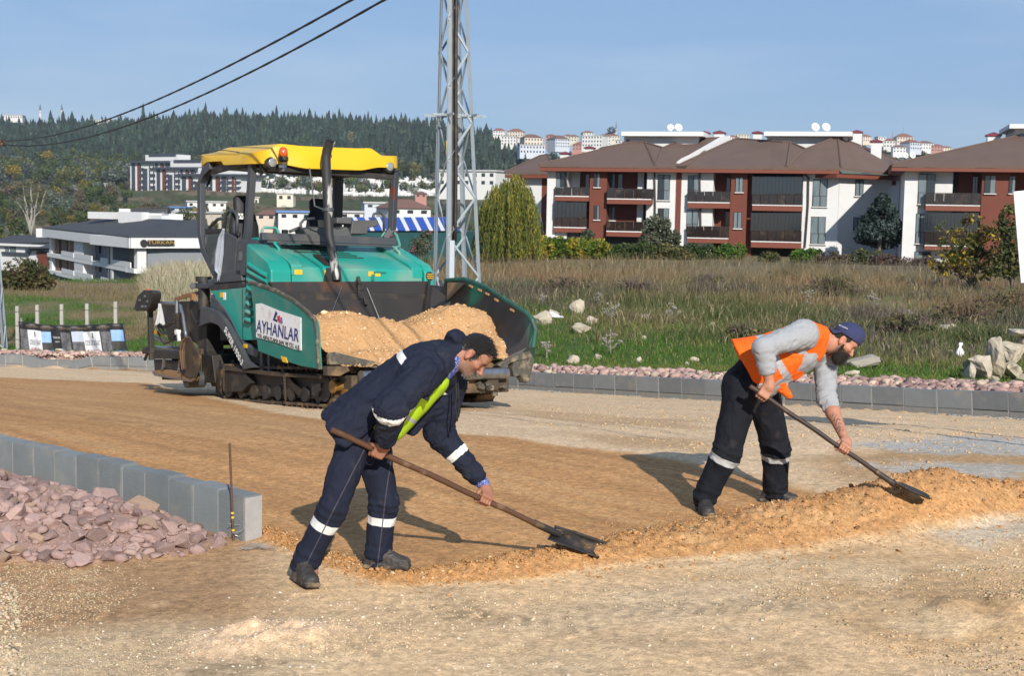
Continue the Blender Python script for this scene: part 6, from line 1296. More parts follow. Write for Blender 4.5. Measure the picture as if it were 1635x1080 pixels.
    for an, tw, lab in ((P(1123, 790, 10.06), np.array([.08, -1, 0]), 'rear boot pointing at the camera'), (P(1232, 790, 10.42), np.array([.97, -.30, 0]), 'front boot seen from the side')):
        S = SDF(); an = an.copy(); an[2] = gz(an[0], an[1])+.108; add_boot(S, an, tw, (0, 0, 1), .30, .056); v, fc = S.mesh(.0065); v = folds(v, fc, .006, 22, 5); h = v[:, 2]-an[2]; midx = (h[fc].mean(1) < -.078)
        o = emit_mesh('boot', v, fc, msl, R, label=lab); o.data.polygons.foreach_set('material_index', midx.astype(np.int32)); f2_ = unit(np.array([tw[0], tw[1], 0])); r2_ = np.cross(f2_, [0, 0, 1.]); mb = MB()
        for k in range(5): p = an+f2_*(.045+.022*k)+np.array([0, 0, .012-.016*k]); mb.tube([p-r2_*.03, p+np.array([0, 0, .008]), p+r2_*.03], .0035, 5)
        mb.build('laces', M_BLK, o)
    # orange vest: sleeveless shell over the sweatshirt, open in front
    S = SDF(); hemc = P(1186, 578, 10.14); S.econe(hemc-sp*.08, lerp(wst, che, .6), r, (.235, .215), (.225, .185), .06); S.econe(wst, lerp(che, nek, .35), r, (.225, .180), (.20, .165), .06)
    S.econe(che-ven*.0, lerp(che, nek, .80)-ven*.012, r, (.205, .168), (.125, .105), .05)
    S.cone(lerp(nek, rs, .5)-sp*.03, lerp(nek, rs, .78), .095, .103, .05); S.cone(lerp(nek, ls, .5)-sp*.03, lerp(nek, ls, .78), .095, .10, .05)
    S.cone(lerp(rs, nek, -.02), lerp(rs, re, .8)+sp*.0, .120, .17, .012, '-'); S.cone(ls-sp*.0, lerp(ls, le, .8), .115, .17, .012, '-')
    S.plane(hemc, -sp-ven*.10, .008)
    S.econe(lerp(pel, che, .30)+ven*.265-r*.03, lerp(che, nek, 1.05)+ven*.115-r*.0, r, (.055, .115), (.07, .085), .012, '-'); S.econe(lerp(che, nek, .5)-ven*.0, c-u*.09-f*.02, r, (.075, .075), (.09, .09), .01, '-')
    S.econe(P(1232, 600, 10.08), P(1262, 634, 10.06), r, (.06, .07), (.012, .018), .04)
    v, fc = S.mesh(.0066); n = vnormals(v, fc); v = folds(v, fc, .018, 7.5, 71, sp, .6); v = folds(v, fc, .007, 22, 72, sp, .6); tt = (v-pel)@sp
    b1 = (P(1213, 527, 10.1)-pel)@sp; b1 = (P(1231, 556, 10.1)-pel)@sp-.02; band = np.where((np.abs(tt-b1) < .028) | ((np.abs(tt-b1-.135) < .027) & ((v-lerp(pel, che, .5))@ven < .02)), 1.0, 0)
    mo = mat('orange hi vis cloth', (.86, .14, .012), .75, col2=(.80, .12, .012), nscale=6, amount=.8, bump=.2, bscale=350, spec=.2, band=[('band', .5, 2, (.40, .40, .41))]); emit_mesh('safety_vest', v, fc, mo, R, {'band': band})
worker_orange()
# ================================================================== PYLON, WIRES, FENCE, BANNER, BOARD
M_GALV = mat('galvanised steel', (.36, .41, .44), .5, .35, col2=(.29, .335, .36), nscale=5, amount=.9, dirt=(.30, .30, .28), dscale=3, dlo=.6, dhi=.8, damount=.4)
def angle_bar(mb, a, b, w, up):
    x, y, z = basis(np.asarray(b)-np.asarray(a), up); t = w*.13; c = (np.asarray(a)+np.asarray(b))/2; L = np.linalg.norm(np.asarray(b)-np.asarray(a))
    mb.box(c, (w, t, L), (x, y, z)); mb.box(c+x*(w/2-t/2)*-1+y*(w/2), (t, w, L), (x, y, z)); return mb
def lattice(name, lab, base, h, w0, w1, rot, seg, legw, ring=None, group=None, lean=(0, 0)):
    R = thing(name, lab, 'pylon', base, group=group); ca, sa = math.cos(rot), math.sin(rot); base = np.asarray(base)
    def corner(k, z):
        w = (w0+(w1-w0)*z/h)/2; sx, sy = ((-1, -1), (1, -1), (1, 1), (-1, 1))[k]; return base+np.array([ca*sx*w-sa*sy*w+lean[0]*z, sa*sx*w+ca*sy*w+lean[1]*z, z])
    cen = lambda z: base+np.array([lean[0]*z, lean[1]*z, z])
    for k in range(4): mb = MB(); angle_bar(mb, corner(k, -.6), corner(k, h), legw, corner(k, 0)-cen(0)); mb.build('leg', M_GALV, R)
    z = .15; i = 0; zs = [z]
    while z < h-seg*.6: z += seg*(1-.35*z/h); zs.append(z)
    for j in range(len(zs)-1):
        for k in range(4):
            a, b = (k, (k+1) % 4) if (j+k) % 2 else ((k+1) % 4, k)
            mb = MB(); angle_bar(mb, corner(a, zs[j]), corner(b, zs[j+1]), legw*.52, (0, 0, 1)); mb.build('brace', M_GALV, R)
    if ring:
        mb = MB(); w = (w0+(w1-w0)*ring/h)/2+.03
        for k in range(4): p, q = corner(k, ring), corner((k+1) % 4, ring); e = unit(q-p); mb.bar(p-e*.36, q+e*.36, .05, .02)
        rg = np.random.default_rng(1)
        for k in range(4):
            p, q = corner(k, ring), corner((k+1) % 4, ring); out = unit((p+q)/2-cen(ring))
            for t in np.linspace(-.4, 1.4, 16): c = p+(q-p)*t; mb.tube([c, c+out*rg.uniform(.04, .12)+np.array([0, 0, rg.uniform(-.02, .06)])], [.008, .002], 4)
        mb.build('anticlimb_guard', M_GALV, R)
    return R, corner, cen
def pylon():
    d = 31.0; b = P(733, 455, d); b[2] = float(ground_z(np.array([b[0]]), np.array([b[1]]), False)[0]); x0 = P(733, 455, d); z455 = x0[2]-b[2]; z0 = P(729, 0, d)[2]-b[2]; h = z0+2.6
    wa, wb = 71/FPX*d/1.30, 39/FPX*d/1.30; k = (wb-wa)/(z0-z455); w0 = wa-k*z455; w1 = w0+k*h
    R, cor, cen = lattice('lattice_pylon', 'tall galvanised lattice pylon standing behind the paver and rising out of the picture', b, h, w0, w1, math.radians(24), .98, .085, ring=P(733, 185, d)[2]-b[2], lean=(-.026, 0))
    p = cor(0, 0)*.5+cor(1, 0)*.5; q = cor(0, h)*.5+cor(1, h)*.5; p = P(721, 470, d-.45); q = P(727, 0, d-.25)
    for o in (-.035, .045):
        mb = MB(); pts = [p+(q-p)*t+np.array([o+.02*math.sin(t*5), 0, 0]) for t in np.linspace(.18, 1.25, 16)]; mb.tube(pts, .040, 8); mb.build('cable_riser', M_BLK, R, smooth=True)
    mb = MB(); mb.bar(p+(q-p)*-.05, p+(q-p)*.185, .21, .12, up=(0, 1, 0)); mb.build('cable_cover', mat('pale grey sheet', (.40, .44, .48), .5, .3), R, bevel=.01)
    mb = MB(); mb.bar(P(713.5, 225, d-.4), P(713.5, 246, d-.4), .09, .02, up=(0, 1, 0)); mb.build('warning_plate', mat('faded yellow plate', (.50, .36, .06), .7), R)
    d2 = 41; b2 = P(-7, 566, d2); b2[2] = gz(b2[0], b2[1])
    R2, c2, _ = lattice('lattice_pole', 'galvanised lattice pole at the left edge of the picture', b2, 9.2, .55, .22, math.radians(8), .62, .07, lean=(-.045, 0))
    t = P(-3, 227, d2)
    mb = MB(); mb.bar(t+np.array([-.8, 0, 0]), t+np.array([.22, 0, -.02]), .07); mb.build('cross_arm', M_GALV, R2)
    for o in (.0, .12): mb = MB(); mb.lathe(t+np.array([o+.08, -.05, .0]), (0, 0, 1), [(.03, -.12), (.06, -.08), (.03, -.04), (.06, 0), (.03, .04), (.05, .08)], 10); mb.build('insulator', mat('brown insulator', (.12, .06, .04), .3), R2, smooth='auto')
    # two sagging lines from the pole towards the upper right
    for (ex, ey), sag, lab in (((560, 0), 1.0, 'upper black power line sagging across the sky'), ((612, 0), 1.3, 'lower black power line sagging across the sky')):
        a = t+np.array([.1, 0, .05]) if ex < 600 else t+np.array([.14, 0, -.06]); e = P(ex, ey, 15.5); e = a+(e-a)*1.45; mb = MB(); n = 120; s0 = 1/1.45; pts = []
        for i in range(n+1): u = i/n; q = a+(e-a)*u; q[2] -= sag*4*u*(1-u)*.9-sag*4*s0*(1-s0)*.9*(u/s0 if u < s0 else 1); pts.append(q)
        mb.tube(pts, [.0145+.004*(i % 2) for i in range(n+1)], 6)
        tag(mb.build('power_line', mat('black cable', (.008, .008, .009), .6), smooth='auto'), lab, 'power line', 'overhead power lines')
pylon()
def fence():
    R = thing('fence', 'row of pale concrete posts with thin wires at the left roadside', 'fence', P(120, 566, 41)); m = mat('pale concrete post', (.44, .42, .38), .95, col2=(.30, .28, .25), nscale=6, amount=.9, bump=.3)
    tops = [(27.5, 489, 568), (59.5, 487, 566), (98.5, 486, 566), (139, 485, 566), (184.5, 482, 566)]; pos = []
    for x, t, b in tops:
        d = 42.2; q = P(x, t, d); gb = gz(q[0], q[1]); o = MB(); w = .115; v = []
        o.loft([[q+np.array([a*w/2, c*w/2, gb-q[2]-.3]) for a, c in ((-1, -1), (1, -1), (1, 1), (-1, 1))], [q+np.array([a*w/2*.9, c*w/2*.9, 0]) for a, c in ((-1, -1), (1, -1), (1, 1), (-1, 1))]]); o.build('post', m, R, bevel=.012); pos.append((q, gb))
    mw = mat('fence wire', (.12, .11, .10), .6, .5)
    for k in (.12, .42, .72, .95):
        mb = MB(); pts = [np.array([q[0], q[1]-.07, q[2]*(1-k)+gb*k]) for q, gb in pos]; pts = [pts[0]+(pts[0]-pts[1])*3]+pts+[pts[-1]+(pts[-1]-pts[-2])*.9]; mb.tube(pts, .006, 5); mb.build('wire', mw, R)
    mb = MB(); q = P(32.5, 508, 42.6); mb.bar(q, (q[0], q[1], gz(q[0], q[1])-.2), .10); mb.build('broken_post', m, R)
fence()
def banner():
    d = 41.4; TL, TR, BL, BR = P(29, 513.5, d), P(197.5, 517, d-.1), P(33, 566, d), P(205, 568, d-.1); nu, nv = 57, 11
    def pt(s, t, out=0.0):
        top = TL+(TR-TL)*s+np.array([0, 0, -.10*math.sin(math.pi*min(1, s*1.15))*(1 if s < .87 else .3)]); bot = BL+(BR-BL)*s; q = top*(1-t)+bot*t
        q = q+np.array([0, .05*math.sin(s*22)*(t*.6+.2)+.03*math.sin(s*47+t*3)-out, 0]); return q
    G = [pt(i/(nu-1), j/(nv-1)) for i in range(nu) for j in range(nv)]; f = [(i*nv+j, i*nv+j+1, (i+1)*nv+j+1, (i+1)*nv+j) for i in range(nu-1) for j in range(nv-1)]
    mb = MB(); mb.add(G, f); R = mb.build('banner', mat('black vinyl', (.012, .012, .014), .5), smooth=True, recalc=False); so = R.modifiers.new('thick', 'SOLIDIFY'); so.thickness = .008
    tag(R, 'long black advertising banner with house pictures tied to the fence posts', 'banner')
    def patch(s0, s1, t0, t1, name, m, out=.012):
        n = 9; k = 5; g = [pt(s0+(s1-s0)*i/(n-1), t0+(t1-t0)*j/(k-1), out) for i in range(n) for j in range(k)]; fc = [(i*k+j, i*k+j+1, (i+1)*k+j+1, (i+1)*k+j) for i in range(n-1) for j in range(k-1)]
        mb = MB(); mb.add(g, fc); return mb.build(name, m, R, recalc=False)
    def words(s, s0, s1, t, hgt, m, out=.024):
        v_, f_ = text_mesh(s, 1, extrude=0); w = v_[:, 0].max()-v_[:, 0].min(); x0 = v_[:, 0].min(); g = []
        for x, y, _ in v_: g.append(pt(s0+(x-x0)/w*(s1-s0), t-(y)*hgt, out))
        mb = MB(); mb.add(g, f_); mb.build('lettering', m, R, recalc=False)
    mw = mat('white vinyl', (.62, .63, .66), .6); mk = mat('black print', (.015, .015, .017), .6); mr = mat('red print', (.45, .04, .05), .6); gold = mat('dull gold print', (.22, .16, .09), .6); sky = mat('printed sky', (.10, .27, .60), .6, col2=(.40, .55, .75), nscale=3, amount=1); pool = mat('printed pool', (.03, .20, .42), .6); gr = mat('printed grey house', (.05, .05, .055), .6, col2=(.16, .16, .17), nscale=9, amount=.5); tree = mat('printed trees', (.02, .025, .02), .6, col2=(.06, .06, .055), nscale=12, amount=.5)
    cloud = mat('printed cloud sky', (.28, .36, .50), .6, col2=(.5, .53, .58), nscale=4, amount=.7); tanp = mat('printed tan', (.45, .33, .08), .6)
    for s0 in (.07, .21, .38, .55, .74): words('ÖZEKLER İNŞAAT', s0, s0+.125, .105, .10, gold)
    patch(.01, .085, .22, .97, 'printed_house', gr)
    patch(.085, .215, .22, .99, 'white_panel', mw); words('ÖZEKLER İNŞAAT', .093, .207, .62, .22, mk); words('SATILIK LÜKS DAİRELER', .10, .20, .82, .11, mr); words('TEL 0 224', .118, .20, .95, .08, mk)
    patch(.215, .30, .24, .6, 'printed_sky', sky); patch(.215, .31, .6, .82, 'printed_trees', tree); patch(.225, .315, .84, .99, 'printed_pool', pool)
    words('ÖZEKLER', .32, .385, .42, .09, mw); words('İNŞAAT', .335, .375, .56, .07, mw); patch(.33, .39, .80, .97, 'printed_badge', mw); patch(.335, .358, .82, .92, 'printed_map', tanp, .018)
    patch(.39, .485, .24, .95, 'printed_house', gr); patch(.50, .61, .20, .55, 'printed_sky', cloud); patch(.50, .61, .55, .97, 'printed_house', gr)
    patch(.61, .765, .22, .99, 'white_panel', mw); words('ÖZEKLER İNŞAAT', .617, .758, .60, .24, mk); words('SATILIK LÜKS DAİRELER', .625, .75, .86, .12, mr)
    for s0, w in ((.143, .02), (.685, .02)): patch(s0, s0+w*.5, .26, .44, 'printed_emblem', mk, .02)
    patch(.775, .865, .24, .97, 'printed_house', gr); patch(.868, .985, .20, .55, 'printed_sky', sky); patch(.868, .985, .55, .82, 'printed_house', tree); patch(.885, .985, .84, .97, 'printed_pool', pool)
banner()
def board():
    d = 13.4; q = [P(x, y, d) for x, y in ((1618.5, 306), (1648, 303), (1662, 450), (1630.5, 452))]; R = thing('white_board', 'blank white board leaning at the right edge of the picture', 'sign board', (q[3][0]+.2, q[3][1], gz(q[3][0]+.2, q[3][1])))
    mb = MB(); q = q[:1]+[q[0]+(q[1]-q[0])*5.0, q[3]+(q[2]-q[3])*5.0]+q[3:]; mb.prism(q, (0, .02, 0)); mb.build('panel', mat('white sheet', (.78, .80, .82), .5), R, bevel=.004)
    mb = MB()
    for s in (.12, .9):
        a = q[0]+(q[1]-q[0])*s+np.array([0, .05, -.05]); e = q[3]+(q[2]-q[3])*s+np.array([.0, .05, 0]); e2 = e+(e-a)*((a[2]-gz(e[0], e[1])+.3)/(a[2]-e[2])-1); MB().bar(a, e2, .06).build('post', M_GALV, R)
board()
def litter():
    g = gp(880, 512); m = mat('white plastic', (.75, .76, .78), .4, bump=.3, bscale=8); S = [(862, 512), (880, 508), (893, 515), (875, 520)]
    mb = MB(); r = np.random.default_rng(3); n = 14; G = []
    for i in range(n):
        for j in range(n): x, y = i/(n-1)-.5, j/(n-1)-.5; G.append(g+np.array([x*.75, y*.5+.1, .05+.16*math.exp(-((x/.3)**2+(y/.3)**2))+.09*fbm(np.array([[x*7, y*7, 1.]]), 3, 2)[0]]))
    mb.add(G, [(i*n+j, i*n+j+1, (i+1)*n+j+1, (i+1)*n+j) for i in range(n-1) for j in range(n-1)]); tag(mb.build('plastic_sheet', m, smooth=True, recalc=False), 'crumpled white plastic sheet beside the pale rocks', 'plastic sheet')
    g = gp(1530, 571); mb = MB(); rings = []
    for h, w in ((0, .10), (.05, .13), (.12, .11), (.2, .06), (.26, .025), (.32, .05), (.36, .035)):
        rings.append([g+np.array([w*math.cos(a)*(1+.3*math.sin(3*a+h*9))+h*.12, w*.7*math.sin(a), h]) for a in np.linspace(0, 6.283, 13)[:-1]])
    mb.loft(rings); tag(mb.build('plastic_bag', m, smooth=True), 'small knotted white plastic bag standing in the grass by the boulders', 'plastic bag')
litter()
# ================================================================== BUILDINGS
M_WALL = mat('white render', (.66, .66, .65), .85, col2=(.58, .58, .57), nscale=1.5, amount=.8, dirt=(.45, .42, .37), dscale=.8, dlo=.6, dhi=.85, damount=.4)
M_BRK = mat('red brown cladding', (.155, .042, .024), .8, col2=(.125, .034, .02), nscale=1.2, amount=.8)
M_ROOF = mat('brown roof tile', (.135, .088, .068), .85, col2=(.10, .066, .052), nscale=.8, amount=.9, bump=.4, bscale=6)
M_FASC = mat('red brown fascia', (.17, .045, .024), .6)
M_WIN = mat('dark window glass', (.02, .028, .034), .06, spec=.9)
M_CURT = mat('curtained window', (.20, .25, .27), .15, col2=(.10, .13, .14), nscale=2, amount=.6, spec=.8, stretch=(3, 3, .3))
M_FRM = mat('dark brown frame', (.03, .02, .017), .5)
M_RAIL = mat('smoked balcony glass', (.022, .016, .014), .1, spec=.8, dirt=(.10, .07, .05), dscale=1.5, dlo=.55, dhi=.7, damount=.5)
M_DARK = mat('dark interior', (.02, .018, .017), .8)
M_CAPR = mat('maroon metal cap', (.17, .025, .03), .4)
M_ANTH = mat('anthracite cladding', (.045, .055, .07), .6)
M_SLAB = mat('white slab edge', (.66, .65, .63), .8)
M_BLKR = mat('black felt roof', (.035, .037, .042), .85, col2=(.055, .057, .06), nscale=.6, amount=.9)
M_WOODC = mat('brown shutter cladding', (.16, .085, .055), .7, col2=(.13, .07, .045), nscale=1, amount=.8)
M_GREYW = mat('grey render', (.20, .215, .24), .8)
class Face:
    'a vertical wall plane through two photo columns at given depths; n points out towards the camera'
    def __init__(s, xa, da, xb, db, y=340):
        a, b = P(xa, y, da), P(xb, y, db); a[2] = b[2] = 0; s.o = a; s.e = unit(b-a); s.n = np.array([s.e[1], -s.e[0], 0]); s.L = np.linalg.norm(b-a)
    def at(s, px, py, out=0.0):
        r = ray(px, py); k = ((s.o+s.n*out-_C)@s.n)/(r@s.n); q = _C+r*k; return (q-s.o)@s.e, q[2]
    def box(s, mb, x0, x1, y0, y1, o0, o1, ref=None, mi=None):
        'box whose front (depth o1) spans the photo rectangle x0..x1, y0..y1'
        ym = (y0+y1)/2; xm = (x0+x1)/2; rf = o1 if ref is None else ref
        s0 = s.at(x0, ym, rf)[0]; s1 = s.at(x1, ym, rf)[0]; z1 = s.at(xm, y0, rf)[1]; z0 = s.at(xm, y1, rf)[1]; return s.sbox(mb, s0, s1, z0, z1, o0, o1, mi)
    def sbox(s, mb, s0, s1, z0, z1, o0, o1, mi=None):
        c = s.o+s.e*(s0+s1)/2+s.n*(o0+o1)/2+np.array([0, 0, (z0+z1)/2]); return mb.box(c, (abs(s1-s0), abs(o1-o0), abs(z1-z0)), (s.e, s.n, np.array([0, 0, 1.])), mi)
    def p(s, ss, z, out=0.0): return s.o+s.e*ss+s.n*out+np.array([0, 0, z])
def pbox(F, name, m, par, *a, label=None, **kw):
    mb = MB(); F.box(mb, *a); o = mb.build(name, m, par, **kw)
    if label: o['label'] = label
    return o
def window(F, par, x0, x1, y0, y1, out, glass=None, mull=1, tr=True, sill=True):
    w = pbox(F, 'window', M_FRM, par, x0, x1, y0, y1, out-.1, out+.05); xm = (x0+x1)/2; k = .9*(1 if x1-x0 > 8 else .5)
    xs = np.linspace(x0, x1, mull+2); ym = y0+(y1-y0)*.62 if tr else y1
    for i in range(mull+1):
        g = glass or (M_CURT if (i+int(x0)) % 3 else M_WIN)
        pbox(F, 'pane', g, w, xs[i]+k, xs[i+1]-k, y0+k, ym-k*.5, out+.02, out+.07)
        if tr: pbox(F, 'pane', g, w, xs[i]+k, xs[i+1]-k, ym+k*.5, y1-k, out+.02, out+.07)
    if sill: pbox(F, 'sill', M_SLAB, w, x0-1, x1+1, y1, y1+1.3, out, out+.16)
    return w
def balcony(F, par, x0, x1, yr, ys, yb, out, back, glazed=None):
    'railing top yr, slab top ys, slab bottom yb (photo rows at the front)'
    mb = MB(); F.box(mb, x0, x1, ys, yb, back, out, out); b = mb.build('balcony', M_FASC, par)
    pbox(F, 'slab_edge', M_SLAB, b, x0, x1, ys-.8, ys+.7, out-.05, out+.03)
    n = max(2, int((x1-x0)/13)); xs = np.linspace(x0, x1, n+1)
    for i in range(n): pbox(F, 'railing_glass', M_RAIL, b, xs[i]+.3, xs[i+1]-.3, yr, ys-.8, out-.08, out-.04)
    pbox(F, 'rail', M_FRM, b, x0, x1, yr-.8, yr, out-.12, out)
    mb = MB()
    for xx in (x0, x1): s0, _ = F.at(xx, (yr+ys)/2, out); z1 = F.at(xx, yr, out)[1]; z0 = F.at(xx, ys, out)[1]; F.sbox(mb, s0-.03, s0+.03, z0, z1, back+.3, out-.09)
    mb.build('side_glass', M_RAIL, b)
    if glazed is not None:
        n = max(4, int((x1-x0)/6)); xs = np.linspace(x0, x1, n+1)
        for i in range(n): pbox(F, 'glazing_pane', M_WIN, b, xs[i]+.35, xs[i+1]-.35, glazed+1, yr-1.2, out-.1, out-.06)
        mb = MB(); [F.box(mb, x-.35, x+.35, glazed, yr, out-.14, out-.02, out) for x in xs]; mb.build('glazing_frame', M_FRM, b)
    return b
def chimney(F, par, x, w, y0, y1, out):
    c = pbox(F, 'chimney', M_WALL, par, x-w/2, x+w/2, y0, y1+6, out-.9, out); s0, z = F.at(x-w*.62, y0, out); s1, _ = F.at(x+w*.62, y0, out); h = (s1-s0)*.28; a = [F.p(s0, z, out+.12), F.p(s1, z, out+.12), F.p(s1, z, out-1.0), F.p(s0, z, out-1.0)]; t = F.p((s0+s1)/2, z+h, out-.45)
    mb = MB(); mb.add(a+[q+np.array([0, 0, .1]) for q in a]+[t], [(0, 1, 5, 4), (1, 2, 6, 5), (2, 3, 7, 6), (3, 0, 4, 7), (4, 5, 8), (5, 6, 8), (6, 7, 8), (7, 4, 8), (3, 2, 1, 0)]); mb.build('chimney_cap', M_CAPR, c)
def dish(F, par, x, y, r, out):
    s0, z = F.at(x, y, out); R_ = r*(F.p(s0, z, out)[1])/FPX; c = F.p(s0, z, out); ax = unit(np.array([.25, -.9, .35])); mb = MB(); mb.lathe(c, -ax, [(R_, -.12*R_), (R_*.7, .1*R_), (R_*.3, .2*R_), (0, .22*R_), (R_*.3, .26*R_), (R_, 0)], 16); d = mb.build('satellite_dish', M_SLAB, par, smooth='auto')
    mb = MB(); mb.bar(c-ax*.2*R_, c+np.array([0, .3, -2.2*R_]), .06); mb.bar(c+np.array([0, 0, -R_]), c+ax*R_*.8, .03); mb.build('dish_arm', M_GREYW, d)
def roofpoly(par, pts, m=M_ROOF, name='roof', t=.18):
    mb = MB(); mb.prism(pts, (0, 0, t)); o = mb.build(name, m, par)
    if m is M_ROOF:
        mb = MB(); [mb.tube([np.asarray(pts[i])+(0, 0, t+.03), np.asarray(pts[(i+1) % len(pts)])+(0, 0, t+.01)], .09, 5) for i in range(1, len(pts))]; mb.build('ridge_tiles', M_ROOF, o)
    return o
def eaves(F, par, x0, y0, x1, y1, over=1.0, th=5.5, deep=12):
    mb = MB(); s0, z0 = F.at(x0, y0, over); s1, z1 = F.at(x1, y1, over); z = (z0+z1)/2; h = th*F.p(s0, z, 0)[1]/FPX; F.sbox(mb, s0, s1, z-h, z, -deep, over); return mb.build('fascia', M_FASC, par), s0, s1, z
def apartments():
    F = Face(873, 109, 1338, 103); E = Face(1338, 103, 1442, 107.5)
    R = thing('apartment_building', 'three storey white and red brown apartment block with brown hipped roofs in the middle', 'apartment building', F.o+np.array([0, 0, -1]))
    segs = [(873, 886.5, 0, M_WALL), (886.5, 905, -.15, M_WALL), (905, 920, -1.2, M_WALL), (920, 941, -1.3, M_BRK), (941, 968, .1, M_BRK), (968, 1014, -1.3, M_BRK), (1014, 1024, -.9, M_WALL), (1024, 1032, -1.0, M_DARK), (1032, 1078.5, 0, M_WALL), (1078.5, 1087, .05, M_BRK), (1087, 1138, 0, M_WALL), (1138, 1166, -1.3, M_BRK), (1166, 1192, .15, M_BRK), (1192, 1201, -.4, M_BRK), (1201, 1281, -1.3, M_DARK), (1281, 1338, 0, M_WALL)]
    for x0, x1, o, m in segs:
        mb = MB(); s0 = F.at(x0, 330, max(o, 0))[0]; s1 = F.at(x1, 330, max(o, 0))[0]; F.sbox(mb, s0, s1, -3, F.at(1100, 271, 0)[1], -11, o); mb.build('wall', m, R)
    mb = MB(); zz = F.at(1300, 276, 0)[1]; E.sbox(mb, .0, E.at(1435, 330)[0], -3, zz, -9, .02); mb.build('wall', M_WALL, R)
    mb = MB(); E.sbox(mb, E.at(1435, 330)[0], E.at(1444, 330)[0], -3, zz-.3, -9, .1); mb.build('wall', M_BRK, R)
    for a in ((887.5, 903, 275, 299, -.15), (935, 941, 278, 300, -1.3), (948, 958, 277, 299, .1), (970, 982, 277, 300, -1.3), (987, 994, 278, 300, -1.3), (948, 957, 328, 351, .1), (1050, 1069.5, 279, 319.5, 0), (1050, 1068, 332.5, 368, 0), (970, 982, 330, 352, -1.3), (1098, 1117, 280, 318, 0), (1096, 1115, 335, 372, 0), (1160, 1166, 284, 306, -1.3), (1174, 1186.5, 282.5, 307, .15), (1171, 1184, 338.5, 365, .15), (1158, 1166, 338, 362, -1.3), (1297.5, 1321, 286, 330, 0), (1294.5, 1318, 346, 390, 0)):
        window(F, R, *a, mull=1 if a[1]-a[0] > 8.5 else 0, tr=a[3]-a[2] > 32)
    window(E, R, 1366, 1379, 287, 313, .02, tr=False); window(E, R, 1363, 1376, 347, 369, .02, tr=False); pbox(E, 'vent', M_BRK, R, 1425, 1430.5, 288.5, 296, 0, .08)
    for x0, x1, yr, ys, yb, o in ((885.5, 940, 299.5, 313.5, 321, .35), (969, 1040, 302, 318, 326, .75), (1098, 1165, 306.5, 323.5, 332.5, .6), (1097, 1163, 362, 380.5, 388, .6), (968, 1026, 354.5, 370, 378, .75)): balcony(F, R, x0, x1, yr, ys, yb, o, -1.2)
    balcony(F, R, 884, 936, 348.5, 363.5, 371, .35, -1.2, glazed=322); balcony(F, R, 1201, 1281, 311, 328, 337, .5, -1.2, glazed=281); balcony(F, R, 1199, 1279, 369.5, 386.5, 396, .5, -1.2, glazed=339)
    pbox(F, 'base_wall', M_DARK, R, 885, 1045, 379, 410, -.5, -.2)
    for pts in ([(1045, 272), (1046, 330), (1045, 365)], [(903, 272), (905, 299)], [(1117, 276), (1119, 370)], [(1284, 277), (1291, 284), (1290, 330), (1285, 396)]):
        mb = MB(); mb.tube([F.p(*F.at(x, y, .14), .14) for x, y in pts], .07, 6); mb.build('downpipe', M_FRM, R)
    # roofs
    f, s0, s1, z = eaves(F, R, 861, 264, 1340, 275, .9); e2, t0, t1, z2 = eaves(E, R, 1336, 277, 1446, 284, .7)
    A = lambda x, y, out: F.p(*F.at(x, y, out), out)
    def rp(*q): roofpoly(R, q)
    zt = z; b = lambda x, out=.95: (lambda s: F.p(s, zt+.02, out))(F.at(x, 270, .95)[0])
    rp(b(860), b(1046), A(1030, 231, -5), A(1008, 231, -5)); rp(b(1046), A(1058, 240, -3.4), A(1030, 231, -5)); rp(b(860), A(1008, 231, -5), A(960, 240, -11.5), b(855, -11.5))
    rp(b(1046), b(1096), A(1150, 224, -7), A(1090, 226, -7), A(1058, 240, -3.4)); rp(b(1080), b(1256), A(1262, 231, -4), A(1250, 231, -4), A(1175, 225, -6.5)); rp(b(1256), A(1286, 242, -2.5), A(1262, 231, -4))
    E2 = lambda x, y, out: E.p(*E.at(x, y, out), out); c = lambda x, out=.75: (lambda s: E.p(s, z2+.02, out))(E.at(x, 280, .7)[0])
    rp(b(1256), b(1343), A(1338, 226, -4.5), A(1330, 225, -4.5), A(1286, 242, -2.5)); rp(b(1343), c(1446), E2(1440, 262, -6), A(1344, 225, -5), A(1338, 226, -4.5))
    mb = MB(); mb.prism([A(1080, 268, .3), A(1088, 262, .3), A(1166, 225, -7), A(1150, 227, -7)], (0, 0, .45)); mb.build('parapet', M_WALL, R)
    for x0, x1, y0, y1, o in ((996, 1114, 217, 240, -5.5), (1224, 1352, 217, 242, -5)):
        w = pbox(F, 'penthouse', M_WALL, R, x0, x1, y0, y1+16, o-5, o); pbox(F, 'roof_slab', M_SLAB, w, x0-4, x1+9, y0-7, y0, o-5.4, o+.9); pbox(F, 'pane', M_WIN, w, x0+4, x0+9, y0+5, y0+14, o-.1, o+.03)
    for x, w, y0, y1, o in ((901, 13, 246, 254, -8), (940, 13, 237, 250, -9), (1124, 14, 213, 232, -8), (1148, 16, 213, 236, -7), (1209, 14, 213, 232, -8), (1368, 16, 212, 232, -8), (1399, 17, 227, 248, -6.5)): chimney(F, R, x, w, y0, y1, o)
    for x, y, r, o in ((1071, 204, 6, -7), (1083.5, 203.5, 6.3, -6.5), (1302, 203, 7, -7), (1319, 203, 7, -6.5), (1433, 248, 4.5, -8), (1446, 248, 5, -8), (1457, 248, 5.2, -8)): dish(F, R, x, y, r, o)
    # wing behind, at the left
    G = Face(833, 121, 874, 120); R2 = thing('apartment_building', 'white apartment wing half hidden behind the willow', 'apartment building', G.o+np.array([0, 0, -1]))
    for x0, x1, m in ((829, 864, M_WALL), (864, 880, M_BRK)): pbox(G, 'wall', m, R2, x0, x1, 279, 412, -9, 0)
